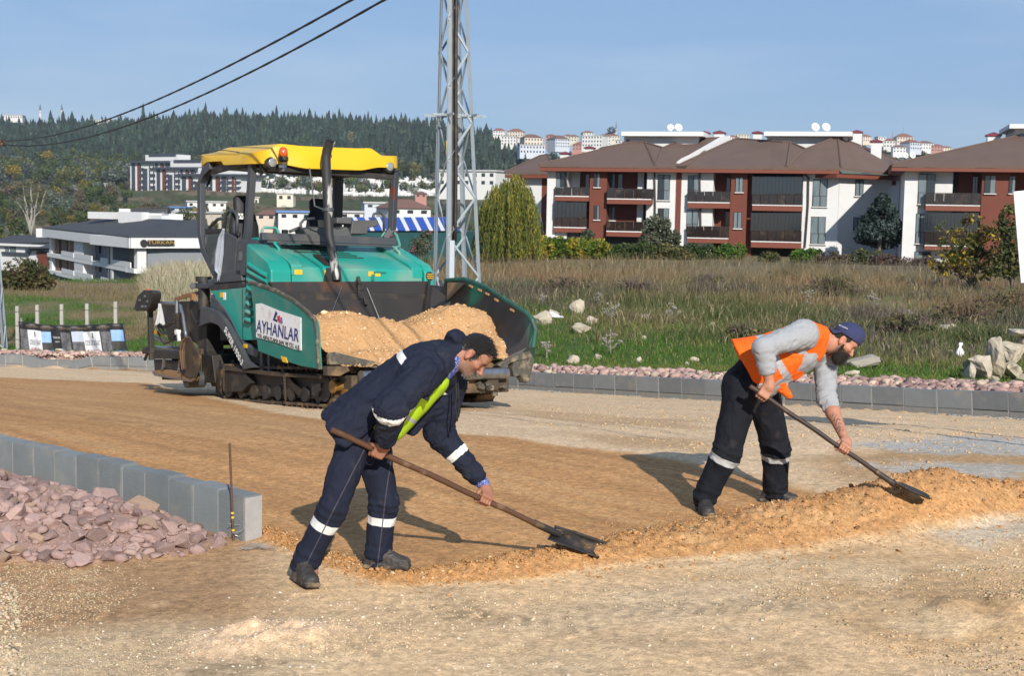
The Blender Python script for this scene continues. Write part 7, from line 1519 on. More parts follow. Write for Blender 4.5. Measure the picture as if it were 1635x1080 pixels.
    window(G, R2, 830, 836, 286, 297, 0, mull=0, tr=False); mb, a0, a1, zz = eaves(G, R2, 806, 277, 884, 281, .9, 5, 9)
    roofpoly(R2, [G.p(a0, zz+.02, .95), G.p(a1, zz+.02, .95), G.p(*G.at(875, 250, -6), -6), G.p(*G.at(862, 252, -6), -6)])
    # the block at the right edge
    K = Face(1443, 95, 1640, 93); R3 = thing('apartment_building', 'white and red brown apartment block cut off by the right edge of the picture', 'apartment building', K.o+np.array([0, 0, -1]))
    for x0, x1, o, m in ((1443, 1465, 0, M_WALL), (1465, 1520, -.3, M_WALL), (1520, 1530, -1.3, M_DARK), (1530, 1566, -1.4, M_BRK), (1566, 1612, .1, M_BRK), (1612, 1700, -1.3, M_BRK), (1700, 1850, 0, M_WALL)):
        mb = MB(); K.sbox(mb, K.at(x0, 330, max(o, 0))[0], K.at(x1, 330, max(o, 0))[0], -3, K.at(1540, 272, 0)[1], -11, o); mb.build('wall', m, R3)
    for a in ((1466, 1493, 278, 326, 0), (1462, 1477, 341, 389, 0), (1460, 1486, 402, 420, 0), (1553, 1561, 282, 310, -1.4), (1572, 1590, 280, 309, .1), (1611, 1621, 281, 309, .1)): window(K, R3, *a, tr=a[3]-a[2] > 32)
    balcony(K, R3, 1478, 1565, 309, 328, 337, .7, -1.2); balcony(K, R3, 1476, 1562, 371, 393, 400, .7, -1.2, glazed=339)
    fz, s0, s1, z = eaves(K, R3, 1424, 266, 1800, 272, 1.0, 5.5, 11); B = lambda x, y, o: K.p(*K.at(x, y, o), o)
    roofpoly(R3, [K.p(s0, z+.02, 1.05), K.p(s1, z+.02, 1.05), B(1760, 217, -6), B(1640, 218, -6)]); roofpoly(R3, [K.p(s0, z+.02, 1.05), B(1640, 218, -6), K.p(s0, z+.02, -11)])
    chimney(K, R3, 1587, 21, 217, 232, -6.5); w = pbox(K, 'penthouse', M_WALL, R3, 1620, 1760, 205, 240, -12, -5.5); pbox(K, 'roof_slab', M_SLAB, w, 1612, 1770, 198, 205, -12, -4.6); pbox(K, 'pane', M_WIN, w, 1628, 1640, 213, 228, -5.6, -5.4)
apartments()
def white_house():
    L = Face(82, 204, 219, 160, 400); N = Face(219, 160, 352, 166, 400); R = thing('house', 'modern white house with flat black roof and a dark shop sign on its fascia', 'house', L.o+np.array([0, 0, -9]))
    zt = N.at(219, 380, 0)[1]; zb = N.at(219, 396, 0)[1]; zf = N.at(219, 430, 0)[1]; h = zb-zf
    hgt = zt-zb; mb = MB(); L.sbox(mb, -.5, L.L+1.0, zb, zt, -20, 1.2); mb.build('fascia', M_WALL, R)
    mb = MB(); N.sbox(mb, -1.2, N.L+1, zb, zt+.02, -14, 1.3); mb.build('fascia', M_WALL, R)
    for k, (m, o) in enumerate(((M_GREYW, -1.2), (M_GREYW, -1.2))): mb = MB(); L.sbox(mb, 0, L.L, zf-h*k-.5, zb-h*k, -18, o); mb.build('wall', m, R)
    mb = MB(); N.sbox(mb, .5, N.L, zf-h-3, zb, -12, -1.5); mb.build('wall', M_ANTH, R)
    for k in range(2):
        z0 = zf-h*k; mb = MB(); L.sbox(mb, -.2, L.L+.8, z0-.45, z0+.1, -10, .6); mb.build('floor_slab', M_SLAB, R)
        for a, b, m, o, lo in ((.0, .035, M_WALL, .3, 0), (.045, .10, M_WOODC, -.1, 0), (.11, .15, M_WIN, -.3, 0), (.15, .21, M_WOODC, -.1, 0), (.22, .25, M_WIN, -.2, 0), (.25, .30, M_WOODC, -.1, 0), (.31, .345, M_WIN, -.2, .1), (.36, .47, M_WALL, .5, 0), (.49, .535, M_WIN, -.9, .4), (.62, .68, M_WIN, -1.0, .35), (.69, .755, M_ANTH, -.9, 0), (.755, .80, M_WALL, .5, 0), (.82, .845, M_WIN, -.3, .1), (.85, .89, M_WOODC, -.1, 0), (.895, .92, M_WIN, -.3, .1), (.92, .985, M_WOODC, -.1, 0)):
            mb = MB(); L.sbox(mb, L.L*a, L.L*b, z0+(h*lo if lo else 0), zb-h*k-(.5 if k else 0), -1.4 if m is not M_WALL else -1.3, o); mb.build('window' if m is M_WIN else 'wall_panel', m, R)
        for a, b in ((.20, .36), (.37, .58), (.68, .76), (.80, .98)): mb = MB(); L.sbox(mb, L.L*a, L.L*b, z0, z0+h*.30, .45, .6); mb.build('parapet', M_WALL, R)
    mb = MB(); N.sbox(mb, -.4, N.L*.30, zf-.5, zf+.1, -3, .8); mb.build('floor_slab', M_SLAB, R); mb = MB(); N.sbox(mb, -.2, .9, zf, zb, -.5, .6); mb.build('column', M_WALL, R)
    for x0, x1, m in ((236, 244, M_WIN), (245, 252, M_WIN), (254, 262, M_WIN), (264, 270, M_WOODC), (284, 289, M_WIN)): pbox(N, 'window' if m is M_WIN else 'wall_panel', m, R, x0, x1, 399, 428, -1.6, -1.4)
    for x in (237, 244): pbox(N, 'crate', mat('tan crate', (.45, .28, .15), .8), R, x-3, x+3, 421, 428, -1.2, -.4)
    r0, r1 = L.p(-.6, zt+.02, 1.2), L.p(L.L+1.0, zt+.02, 1.2); r2 = N.p(N.L+1, zt+.02, 1.3); ap = P(272, 352.5, 176); a2 = P(178, 350, 196)
    roofpoly(R, [r0, r1, ap, a2], M_BLKR); roofpoly(R, [r1, r2, ap], M_BLKR); roofpoly(R, [r2, P(318, 355, 176), ap], M_BLKR)
    for x0, x1, y0, y1, d in ((190, 262, 334, 358, 186), (180, 190, 339, 350, 190), (226, 238, 339, 357, 182), (258, 270, 344, 355, 181), (270, 292, 342, 360, 184)):
        q = Face(x0, d, x1, d+1); pbox(q, 'penthouse', M_WALL, R, x0, x1, y0, y1, -5, 0)
    q = Face(200, 186, 268, 187); pbox(q, 'roof_slab', M_BLKR, R, 208, 268, 333, 336, -5, .6)
    s = thing('shop_sign', None, None); bpy.data.objects.remove(s)
    mb = MB(); c = N.p(*N.at(229.5, 388.5, 1.36), 1.36); mb.lathe(c, N.n, [(.44, 0), (.44, .12)], 20); N.box(mb, 236, 279, 383.5, 393, 1.36, 1.46); sg = mb.build('sign', M_DARK, R)
    v_, f_ = text_mesh('TÜRKAN', .62, ax=(N.e, np.array([0, 0, 1.]), N.n), origin=N.p(*N.at(258, 387.5, 1.5), 1.48), xs=1.35); MB().add(v_, f_).build('lettering', mat('gold lettering', (.40, .26, .05), .4), sg)
    # the darker house left of it
    D = Face(-40, 236, 96, 224, 400); R2 = thing('house', 'low white house with dark grey roof beyond the bushes at the far left', 'house', D.o+np.array([0, 0, -9]))
    pbox(D, 'wall', M_WALL, R2, -40, 60, 392, 440, -14, 0); pbox(D, 'wall', M_BRK, R2, 60, 76, 402, 440, -12, .2); pbox(D, 'wall', M_GREYW, R2, 76, 96, 400, 440, -12, 0)
    for a in ((16, 25, 394, 404), (8, 14, 395, 404), (58, 68, 402, 412), (40, 50, 396, 404), (-20, -8, 395, 405)): window(D, R2, *a, 0, mull=0, tr=False, sill=False)
    pbox(D, 'fascia', M_SLAB, R2, -42, 62, 389.5, 392.5, -14, .8); pbox(D, 'balcony_wall', M_ANTH, R2, 2, 44, 403, 407, -.3, .5); pbox(D, 'fascia', M_ANTH, R2, 40, 100, 397, 401, -12, .9)
    g = lambda x, y, d: P(x, y, d); roofpoly(R2, [g(-30, 389.5, 235), g(82, 388, 228), g(66, 376, 240), g(20, 378, 240)], M_BLKR); roofpoly(R2, [g(44, 397, 226), g(100, 397, 222), g(92, 380, 236), g(66, 376, 240)], M_BLKR)
    pbox(Face(57, 236, 90, 235), 'penthouse', M_WALL, R2, 57.5, 72, 365, 379, -4, 0); pbox(Face(57, 234, 90, 233), 'roof_sign', M_DARK, R2, 72, 90, 368, 377, -3, 0)
white_house()
def far_blocks():
    for i, (x0, x1, yt, yb, d, lab) in enumerate(((208, 290, 260, 312, 800, 'rear white apartment block with anthracite stripes on the far slope, leftmost of three'), (248, 330, 270, 318, 770, 'middle white apartment block with anthracite stripes on the far slope'), (288, 384, 281, 330, 740, 'front white apartment block with anthracite stripes, behind the canopy post'))):
        F = Face(x0, d+20, x1, d); R = thing('apartment_building', lab, 'apartment building', F.o+np.array([0, 0, 5]), group='striped apartment blocks on the far slope')
        pbox(F, 'wall', M_WALL, R, x0, x1, yt, yb, -18, 0); w = (x1-x0)/82.
        for a, b, m in ((2, 7, M_ANTH), (11, 15, M_BRK), (19.5, 26.5, M_ANTH), (40, 43, M_ANTH), (48, 52, M_BRK), (56, 62, M_ANTH), (70, 73, M_BRK)): pbox(F, 'wall_strip', m, R, x0+a*w, x0+b*w, yt+(9 if b-a > 6 else 1), yb, 0, .5)
        mb, mg = MB(), MB()
        for k in range(5):
            y = yt+5+k*(yb-yt-4)/5
            for a, b in ((15, 19), (29.5, 35), (36, 40), (52, 55), (63, 69), (74, 80)):
                F.box(mb, x0+a*w, x0+b*w, y+3, y+5.6, -.2, 1.6); F.box(mg, x0+(a+.4)*w, x0+(a+2.2)*w, y-1.4, y+2.8, 0, .12)
        stuff(mb.build('balconies', M_ANTH, R)); stuff(mg.build('windows', M_WIN, R))
        pbox(F, 'roof', M_ANTH, R, x0-5*w, x1+2*w, yt-3.4, yt, -19, 2.5); q = Face(x0+24*w, d+30, x1, d+12); pbox(q, 'penthouse', M_WALL, R, x0+24*w, x1-6*w, yt-13, yt-1, -10, 0); pbox(q, 'roof', M_ANTH, R, x0+29*w, x1-10*w, yt-15, yt-10.5, -10, .5)
far_blocks()
def green_hall():
    F = Face(565, 150, 722, 146); R = thing('hall', 'dark green walled hall with a blue and white striped roof between paver and pylon', 'hall', F.o+np.array([0, 0, -5])); gt = mat('dark green tarpaulin', (.018, .085, .085), .6, col2=(.012, .06, .062), nscale=1, amount=.8)
    pbox(F, 'wall', gt, R, 560, 735, 368, 416, -8, 0); mr = mat('faded red print', (.30, .07, .09), .6)
    for off in (600, 655):
        mb = MB(); pts = [(off+4, 402), (off+10, 391), (off+20, 379), (off+34, 370.5)]; g = []
        for x, y in pts: g.append(F.p(*F.at(x, y, .05), .05))
        mb.tube(g, [.30, .24, .2, .14], 6); mb.build('red_swoosh', mr, R)
    bl = mat('blue roof sheet', (.022, .07, .36), .5); n = 28; xs = np.linspace(560, 735, n+1)
    for i in range(n):
        m = bl if i % 3 == 0 or i % 3 == 1 else M_SLAB; sh = -10
        q = [F.p(*F.at(xs[i], 368.5, .3), .3), F.p(*F.at(xs[i+1], 368.5, .3), .3), F.p(*F.at(xs[i+1]+sh, 348.5, -6), -6), F.p(*F.at(xs[i]+sh, 348.5, -6), -6)]; mb = MB(); mb.prism(q, (0, 0, .12)); mb.build('roof_sheet', m, R)
green_hall()
def house_kit():
    'far houses: each one a thing with wall, roof and joined windows'
    r = np.random.default_rng(77); walls = [mat('far wall %d' % i, c, .85) for i, c in enumerate(((.62, .61, .58), (.60, .52, .42), (.40, .20, .16), (.50, .53, .58), (.62, .58, .46)))]; wn = ('white', 'beige', 'red', 'pale grey', 'cream')
    roofs = [mat('far tile roof', (.23, .10, .07), .85), mat('far brown roof', (.16, .085, .065), .85), mat('far flat roof', (.42, .42, .42), .85), mat('far blue roof', (.10, .20, .42), .5)]; rn = ('orange tiled', 'brown tiled', 'flat grey', 'blue sheet')
    seen = {}
    def house(px, py, w, h, d, wi, ri, where, fl=None):
        s = d/FPX; c = P(px, py, d); W_, H_ = w*s, h*s; D_ = W_*r.uniform(.7, 1.1); rot = r.uniform(-.5, .5)
        lab = '%s house with %s roof %s' % (wn[wi], rn[ri], where); R = thing('house', lab, 'house', c, rot, group='houses of the far town')
        e, n = np.array([math.cos(rot), math.sin(rot), 0]), np.array([-math.sin(rot), math.cos(rot), 0]); ax = (e, n, np.array([0, 0, 1.])); cc = c+n*D_/2; fl = fl or max(1, int(round(H_/3.1)))
        MB().box(cc+np.array([0, 0, H_/2-2]), (W_, D_, H_+4), ax).build('wall', walls[wi], R); z = c[2]+H_; o = .5; k = [cc-e*(W_/2+o)-n*(D_/2+o), cc+e*(W_/2+o)-n*(D_/2+o), cc+e*(W_/2+o)+n*(D_/2+o), cc-e*(W_/2+o)+n*(D_/2+o)]; k = [np.array([q[0], q[1], z]) for q in k]
        if ri < 2:
            t = [cc-e*W_*.18, cc+e*W_*.18]; t = [np.array([q[0], q[1], z+min(W_, D_)*.24]) for q in t]; MB().add(k+t, [(0, 1, 5, 4), (1, 2, 5), (2, 3, 4, 5), (3, 0, 4), (3, 2, 1, 0)]).build('roof', roofs[ri], R)
        else: MB().prism(k, (0, 0, .5)).build('roof', roofs[ri], R)
        mb = MB(); m = max(2, int(W_/2.6))
        for a in range(fl):
            for b in range(m):
                q = cc-n*(D_/2)+e*(W_*((b+.5)/m-.5)); mb.box((q[0], q[1], c[2]+(a+.55)*H_/fl), (W_/m*.42, .12, H_/fl*.45), ax)
        stuff(mb.build('windows', M_WIN, R))
    wh = [('beside the dark forest edge', 790, 830), ('under the tallest far minaret', 830, 880), ('on the skyline left of the brown roofs', 880, 960), ('just above the roof ridge of the middle block', 960, 1000)]
    L = [(797, 218, 20, 9, 1500, 0, 0), (822, 222, 26, 12, 1450, 1, 0), (812, 232, 24, 14, 1300, 0, 2), (838, 229, 14, 10, 1400, 4, 2), (852, 233, 30, 13, 1250, 1, 1), (850, 246, 40, 14, 1150, 3, 2), (879, 230, 16, 13, 1350, 2, 0), (898, 236, 26, 14, 1300, 3, 1), (914, 226, 14, 8, 1450, 4, 0), (905, 224, 12, 7, 1500, 0, 0), (926, 240, 24, 9, 1250, 2, 0), (945, 235, 34, 18, 1200, 0, 2), (940, 220, 18, 8, 1500, 0, 0), (964, 232, 22, 14, 1300, 0, 1), (981, 226, 16, 9, 1450, 1, 0), (992, 236, 22, 12, 1200, 0, 2), (972, 222, 13, 8, 1500, 2, 1), (1420, 236, 18, 11, 1400, 0, 0), (1445, 229, 26, 10, 1500, 1, 0), (1462, 240, 24, 12, 1300, 3, 0), (1480, 239, 22, 10, 1400, 0, 1), (1496, 242, 18, 9, 1400, 2, 0), (1408, 228, 14, 9, 1500, 0, 2), (1436, 244, 20, 9, 1250, 0, 1), (1512, 243, 16, 7, 1500, 4, 0), (1335, 228, 16, 8, 1500, 0, 0), (1385, 226, 18, 8, 1500, 1, 0), (1185, 223, 22, 8, 1500, 4, 2), (1172, 228, 18, 9, 1450, 0, 0)]
    names = ['smallest one touching the forest edge', 'large one right of the forest edge', 'low under the first roofs', 'narrow one with cream front', 'wide one above the pale grey block', 'long low block above the brown roof', 'tall narrow one left of the pale grey pair', 'in the middle of the far slope', 'small one under the bare tree', 'tiny one on the skyline', 'above the white roof terrace', 'stepped one with several storeys', 'on the crest left of the minaret', 'right below the minaret', 'small one right of the minaret', 'touching the penthouse of the middle block', 'small brown one on the crest', 'left of the two radio masts', 'directly under the radio masts', 'right of the radio masts', 'farther right along the gap between the blocks', 'small red one in the gap between the blocks', 'low flat one left of the gap', 'lowest one in the gap between the blocks', 'last one before the right block roof', 'behind the right chimneys', 'between the two right chimneys', 'behind the left chimneys of the penthouse', 'half hidden left of the twin chimneys']
    for q, nm in zip(L, names): house(*q, nm)
    L2 = [(20, 190, 30, 6, 1600, 0, 2, 'on the left end of the forest ridge'), (162, 196, 26, 5, 1560, 0, 2, 'half buried in the trees of the ridge'), (745, 298, 100, 24, 420, 0, 2, 'long three storey office block behind the pylon'), (560, 350, 40, 10, 330, 0, 2, 'low shed behind the striped roof, left part'), (655, 345, 70, 12, 300, 0, 1, 'broad low hall left of the pylon legs'), (600, 334, 36, 9, 420, 3, 2, 'shed under the cemetery, middle'), (480, 352, 70, 12, 330, 0, 3, 'long shed seen through the canopy frame'), (425, 352, 34, 9, 340, 1, 1, 'small shop seen through the canopy frame'), (330, 332, 60, 9, 520, 0, 2, 'row of sheds below the striped blocks'), (300, 346, 50, 6, 420, 1, 2, 'low sheds right of the flat black roof'), (276, 338, 40, 6, 470, 3, 3, 'tarpaulin shed right of the flat black roof'), (672, 316, 18, 6, 600, 2, 1, 'small square one at the cemetery gate'), (455, 322, 26, 12, 620, 4, 2, 'by the road through the canopy frame'), (172, 300, 10, 6, 800, 0, 2, 'tiny hut left of the striped blocks'), (405, 330, 16, 14, 640, 4, 2, 'narrow one beside the sloping road')]
    for q in L2: house(*q)
    m = mat('minaret stone', (.58, .57, .54), .8); g = mat('lead spire', (.09, .10, .12), .5)
    for x, y0, y1, d, lab in ((64.5, 166, 192, 1600, 'left minaret of the pair on the forest ridge'), (99, 166, 192, 1600, 'right minaret of the pair on the forest ridge'), (983, 193, 228, 1550, 'slender lone minaret on the town skyline')):
        s = d/FPX; b = P(x, y1+6, d); hh = (y1+6-y0)*s; w = 2.2*s*(1 if x < 900 else .5); R = thing('minaret', lab, 'minaret', b); MB().lathe(b, (0, 0, 1), [(w, 0), (w, hh*.45), (w*.8, hh*.47), (w*.75, hh*.68)], 10).build('shaft', m, R); MB().lathe(b, (0, 0, 1), [(w*1.3, hh*.60), (w*1.3, hh*.64)], 10).build('gallery', m, R); MB().lathe(b, (0, 0, 1), [(w*.9, hh*.68), (.05, hh)], 10).build('spire', g, R)
    mr = mat('mast steel', (.22, .12, .11), .6)
    for x, y0, w, lab in ((1441, 204, 1.5, 'dark radio mast on the skyline, right of the pair'), (1424, 209, 1.1, 'thin pale radio mast on the skyline, left of the pair')):
        d = 1550; s = d/FPX; b = P(x, 236, d); hh = (236-y0)*s; mb = MB()
        for k in range(4): a = k*1.5708+.5; mb.bar(b+np.array([math.cos(a)*w*s*1.3, math.sin(a)*w*s*1.3, 0]), b+np.array([0, 0, hh*.75]), .35)
        for k in range(5): mb.box(b+np.array([0, 0, hh*(.1+.14*k)]), (w*s*(2-.35*k), w*s*(2-.35*k), .5))
        mb.bar(b+np.array([0, 0, hh*.7]), b+np.array([0, 0, hh]), .3); tag(mb.build('radio_mast', mr), lab, 'mast')
    # cemetery: countless pale stones on the slope
    n = 5200; px = RNG.uniform(395, 915, n); d = RNG.uniform(770, 1090, n); x = (px-CX)/FPX*d; q = np.stack([x, d], -1); k = (fbm(q*.02, 3, 5) > .42) & (np.abs(((x*.8+d*.35) % 34)-17) > 4); x, d = x[k], d[k]; z = ground_z(x, d, False); mb = []; n = len(x)
    cube = np.array([(a, b, c) for a in (-.5, .5) for b in (-.5, .5) for c in (0, 1)]); F_ = np.array([(0, 1, 3, 2), (4, 6, 7, 5), (0, 4, 5, 1), (2, 3, 7, 6), (1, 5, 7, 3)]); sz = np.stack([RNG.uniform(1.0, 2.6, n), RNG.uniform(1, 2, n), RNG.uniform(.8, 2.2, n)], -1); v = (cube[None]*sz[:, None]+np.stack([x, d, z], -1)[:, None]).reshape(-1, 3); f = (F_[None]+(np.arange(n)*8)[:, None, None]).reshape(-1, 4)
    stuff(tag(npmesh('gravestones', v, f, mat('pale gravestone', (.60, .59, .56), .8)), 'pale gravestones covering the slope below the forest'))
house_kit()
# ================================================================== VEGETATION
M_LEAF = leafmat('leaves'); M_GRASS = leafmat('grass blades', trans=.2, rough=.8); M_NEEDLE = leafmat('needles', trans=.08, rough=.8)
M_BARK = mat('bark', (.11, .085, .065), .95, col2=(.17, .14, .11), nscale=4, amount=.9, bump=.6, bscale=20, stretch=(3, 3, .6)); M_PBARK = mat('pale bark', (.36, .34, .30), .9, col2=(.25, .23, .20), nscale=4, amount=.9)
def blades(pos, h, w, lean, col, rng, name, cj=.22):
    n = len(pos); a = rng.uniform(0, 6.283, n); b = rng.uniform(0, 6.283, n); sx = np.stack([np.cos(a), np.sin(a)*.6, np.zeros(n)], -1)*w[:, None]/2; l = np.stack([np.cos(b), np.sin(b), np.zeros(n)], -1)*(lean*h)[:, None]
    mid = pos+l*.35+np.array([0, 0, 1])*(h*.55)[:, None]; tip = pos+l+np.array([0, 0, 1])*(h*(1-.25*lean))[:, None]
    v = np.stack([pos-sx-np.array([0, 0, .03]), pos+sx-np.array([0, 0, .03]), mid+sx*.8, mid-sx*.8, tip], 1).reshape(-1, 3); k = np.arange(n)[:, None]*5
    f = np.concatenate([k+np.array([[0, 1, 2]]), k+np.array([[0, 2, 3]]), k+np.array([[3, 2, 4]])]); c = np.clip(col*(1+rng.normal(0, cj, (n, 1))), .005, .9)
    return npmesh(name, v, f, M_GRASS, cols={'tint': np.repeat(c, 5, 0)})
def sample_field(n, x0, x1, d0, d1, rng, near=1.0):
    d = 1/(1/d1+(1/d0-1/d1)*rng.random(n)**near); px = rng.uniform(x0, x1, n); return np.stack([(px-CX)/FPX*d, d], -1), px
def grass():
    rng = np.random.default_rng(21)
    # short green growth near the kerb
    p, px = sample_field(125000, 640, 1700, 20, 62, rng); s = far_s(p[:, 0], p[:, 1]); n2 = fbm(p*.28, 3, 62); n3 = fbm(p*1.3, 2, 64)
    k = (s > 1.05+.6*n3) & (rng.random(len(p)) < np.clip(1.35-(s-12+10*(n2-.5))/9, 0.05, 1)) & (n3 > .27); p, s, n3, n2 = p[k], s[k], n3[k], n2[k]; h = (.05+.15*n3*rng.random(len(p)))*(1+smooth(2, 10, s)*1.0)
    c = mixc(np.tile([.060, .125, .016], (len(p), 1)), smooth(.45, .7, n2), (.11, .145, .03)); c = mixc(c, (rng.random(len(p)) < .10+.2*smooth(4, 12, s))*1.0, (.25, .20, .10))
    z = ground_z(p[:, 0], p[:, 1], False); stuff(tag(blades(np.column_stack([p, z]), h, .010+.010*rng.random(len(p)), rng.uniform(.2, 1.0, len(p)), c, rng, 'green_grass'), 'short green grass and weeds behind the pink rubble strip'))
    # tall dry growth filling the field
    p, px = sample_field(150000, 600, 1720, 25, 96, rng, .8); s = far_s(p[:, 0], p[:, 1]); n1 = fbm(p*.11, 3, 81); n2 = fbm(p*.55, 3, 82); n4 = fbm(p*np.array([.07, .2]), 2, 83)
    k = (rng.random(len(p)) < np.clip((s-8-10*(n1-.5))/9, 0, 1)*np.clip(n2*2.2-.35, 0, 1)); p, n1, n2, n4, s = p[k], n1[k], n2[k], n4[k], s[k]; h = (.18+.75*np.clip(n2-.25, 0, 1)*rng.random(len(p))**.7*1.5)*(.75+.5*smooth(8, 20, s))
    c = mixc(np.tile([.145, .118, .060], (len(p), 1)), smooth(.45, .6, n4), (.095, .083, .066)); c = mixc(c, smooth(.56, .68, n1), (.085, .098, .030)); c = mixc(c, smooth(.36, .28, n4), (.19, .125, .065)); c = mixc(c, smooth(27, 11, s)*smooth(.40, .6, fbm(p*.35, 3, 86))*.85, (.062, .088, .024)); c = mixc(c, (rng.random(len(p)) < .12)*1.0, (.28, .23, .14))
    z = ground_z(p[:, 0], p[:, 1], False); stuff(tag(blades(np.column_stack([p, z]), h, .016+.016*rng.random(len(p)), rng.uniform(.1, .75, len(p)), c, rng, 'dry_grass'), 'tall dry grass and brush filling the field before the apartment blocks'))
    # left side: rough verge, green patch, pale tall grass behind the paver
    p, px = sample_field(85000, -60, 640, 38.5, 100, rng, .9); s = far_s(p[:, 0], p[:, 1]); n1 = fbm(p*.16, 3, 71); n2 = fbm(p*.6, 3, 85); tall = smooth(205, 240, px)*smooth(50, 60, p[:, 1])
    k = (s > 1.2) & (rng.random(len(p)) < np.clip(n2*1.9-.35+tall*.6, 0, 1)); p, px, n1, n2, tall = p[k], px[k], n1[k], n2[k], tall[k]; h = .06+.22*rng.random(len(p))*n2+tall*(.35+.75*rng.random(len(p)))+.25*smooth(60, 75, p[:, 1])*rng.random(len(p))
    c = mixc(np.tile([.15, .125, .06], (len(p), 1)), smooth(.50, .42, n1), (.065, .125, .022)); c = mixc(c, tall*(rng.random(len(p)) < .85), (.40, .35, .24)); c = mixc(c, tall*smooth(66, 52, p[:, 1])*.6, (.24, .22, .13))
    z = ground_z(p[:, 0], p[:, 1], False); stuff(tag(blades(np.column_stack([p, z]), h, .018+.018*rng.random(len(p)), rng.uniform(.1, .8, len(p)), c, rng, 'rough_grass'), 'rough grass and pale tall stalks behind the fence and the paver'))
grass()
def crown(ells, n, ls, cols, seed, gaps=.42, shell=.5, nsc=1.3, up=0.0):
    rng = np.random.default_rng(seed); V, T = [], []; tot = sum(float(np.prod(r))**.66 for _, r in ells)
    for c, r in ells:
        m = int(n*1.7*float(np.prod(r))**.66/tot); u = rng.normal(size=(m, 3)); u /= np.linalg.norm(u, axis=1)[:, None]; rad = shell+(1-shell)*rng.random(m)**.6; q = np.asarray(c)+u*rad[:, None]*np.asarray(r)*(1+.28*(fbm(u*2.2+seed, 3, seed)-.5))[:, None]*1.05
        V.append(q)
    q = np.concatenate(V); sc = nsc*3/np.mean([np.mean(r) for _, r in ells]); nz = fbm(q*sc*.5, 3, seed+2); q = q[nz > gaps+rng.normal(0, .04, len(q))][:n]; m = len(q)
    a = rng.normal(size=(m, 3)); a /= np.linalg.norm(a, axis=1)[:, None]; a[:, 2] += up; b = np.cross(a, rng.normal(size=(m, 3))); b /= np.maximum(np.linalg.norm(b, axis=1), 1e-6)[:, None]; l = ls*rng.uniform(.6, 1.4, m)[:, None]
    v = np.stack([q-a*l, q+b*l*.55, q+a*l, q-b*l*.55], 1).reshape(-1, 3); f = (np.arange(m)*4)[:, None]+np.arange(4); cn = fbm(q*sc*.35, 2, seed+7); cols = np.asarray(cols, float); k = np.clip((cn-.3)/.4*len(cols)+rng.normal(0, .5, m), 0, len(cols)-1).astype(int)
    c = np.clip(cols[k]*(1+rng.normal(0, .16, (m, 1))), .004, .8); return v, f, np.repeat(c, 4, 0)
def limbs(base, tops, r, m, par, name='trunk', kink=.06, seed=0):
    rg = np.random.default_rng(seed); mb = MB(); base = np.asarray(base, float)
    for i, t in enumerate(tops):
        t = np.asarray(t, float); n = 6; L = np.linalg.norm(t-base); pts = [base+(t-base)*np.array([k/n, k/n, (k/n)**.85])+rg.normal(0, kink*L*.3, 3)*(0 < k < n) for k in range(n+1)]; pts[0] = base-np.array([0, 0, .2]); mb.tube(pts, np.linspace(r*(1 if i == 0 else .6), r*.18, n+1), 6)
    return mb.build(name, m, par, smooth=True)
def plant(name, lab, cat, foot, ells, n, ls, cols, seed, d, trunk=.06, bark=None, group=None, mt=None, **kw):
    'foot: photo pixel of the stem; ells: (px, py, rx, ry[, dd]) in photo pixels at depth d'
    b = P(foot[0], foot[1], d); s = d/FPX; b[2] = min(b[2], gz(b[0], b[1])) if d < 120 else b[2]; R = thing(name, lab, cat, b, group=group); E = [(P(e[0], e[1], d+(e[4] if len(e) > 4 else 0)), (e[2]*s, e[2]*s*.8, e[3]*s)) for e in ells]
    v, f, c = crown(E, n, ls, cols, seed, **kw); o = npmesh('crown' if cat == 'tree' else 'foliage', v, f, mt or M_LEAF, cols={'tint': c}); o.parent = R; o.matrix_parent_inverse = parent_inv(R)
    tops = [np.asarray(e[0])+np.array([0, 0, .2*e[1][2]]) for e in E]+[np.asarray(e[0])+np.array([e[1][0]*.55*k, 0, e[1][2]*.3]) for e in E for k in (-1, 1)]; limbs(b, tops[:9], trunk, bark or M_BARK, R, 'trunk' if cat == 'tree' else 'stem', seed=seed); return R
VINE = [(.06, .10, .016), (.095, .15, .02), (.18, .20, .03), (.32, .27, .035)]; DKG = [(.022, .045, .014), (.04, .07, .018), (.06, .09, .022)]; OLV = [(.06, .075, .045), (.10, .115, .07), (.14, .15, .10)]; DRY = [(.085, .060, .052), (.12, .085, .07), (.16, .12, .09), (.10, .10, .05)]
BRG = [(.045, .10, .015), (.07, .14, .02), (.10, .17, .03)]; YEL = [(.05, .065, .018), (.09, .10, .025), (.40, .28, .03), (.10, .08, .045)]; MIX = [(.05, .065, .025), (.085, .095, .03), (.13, .12, .045), (.17, .14, .06)]
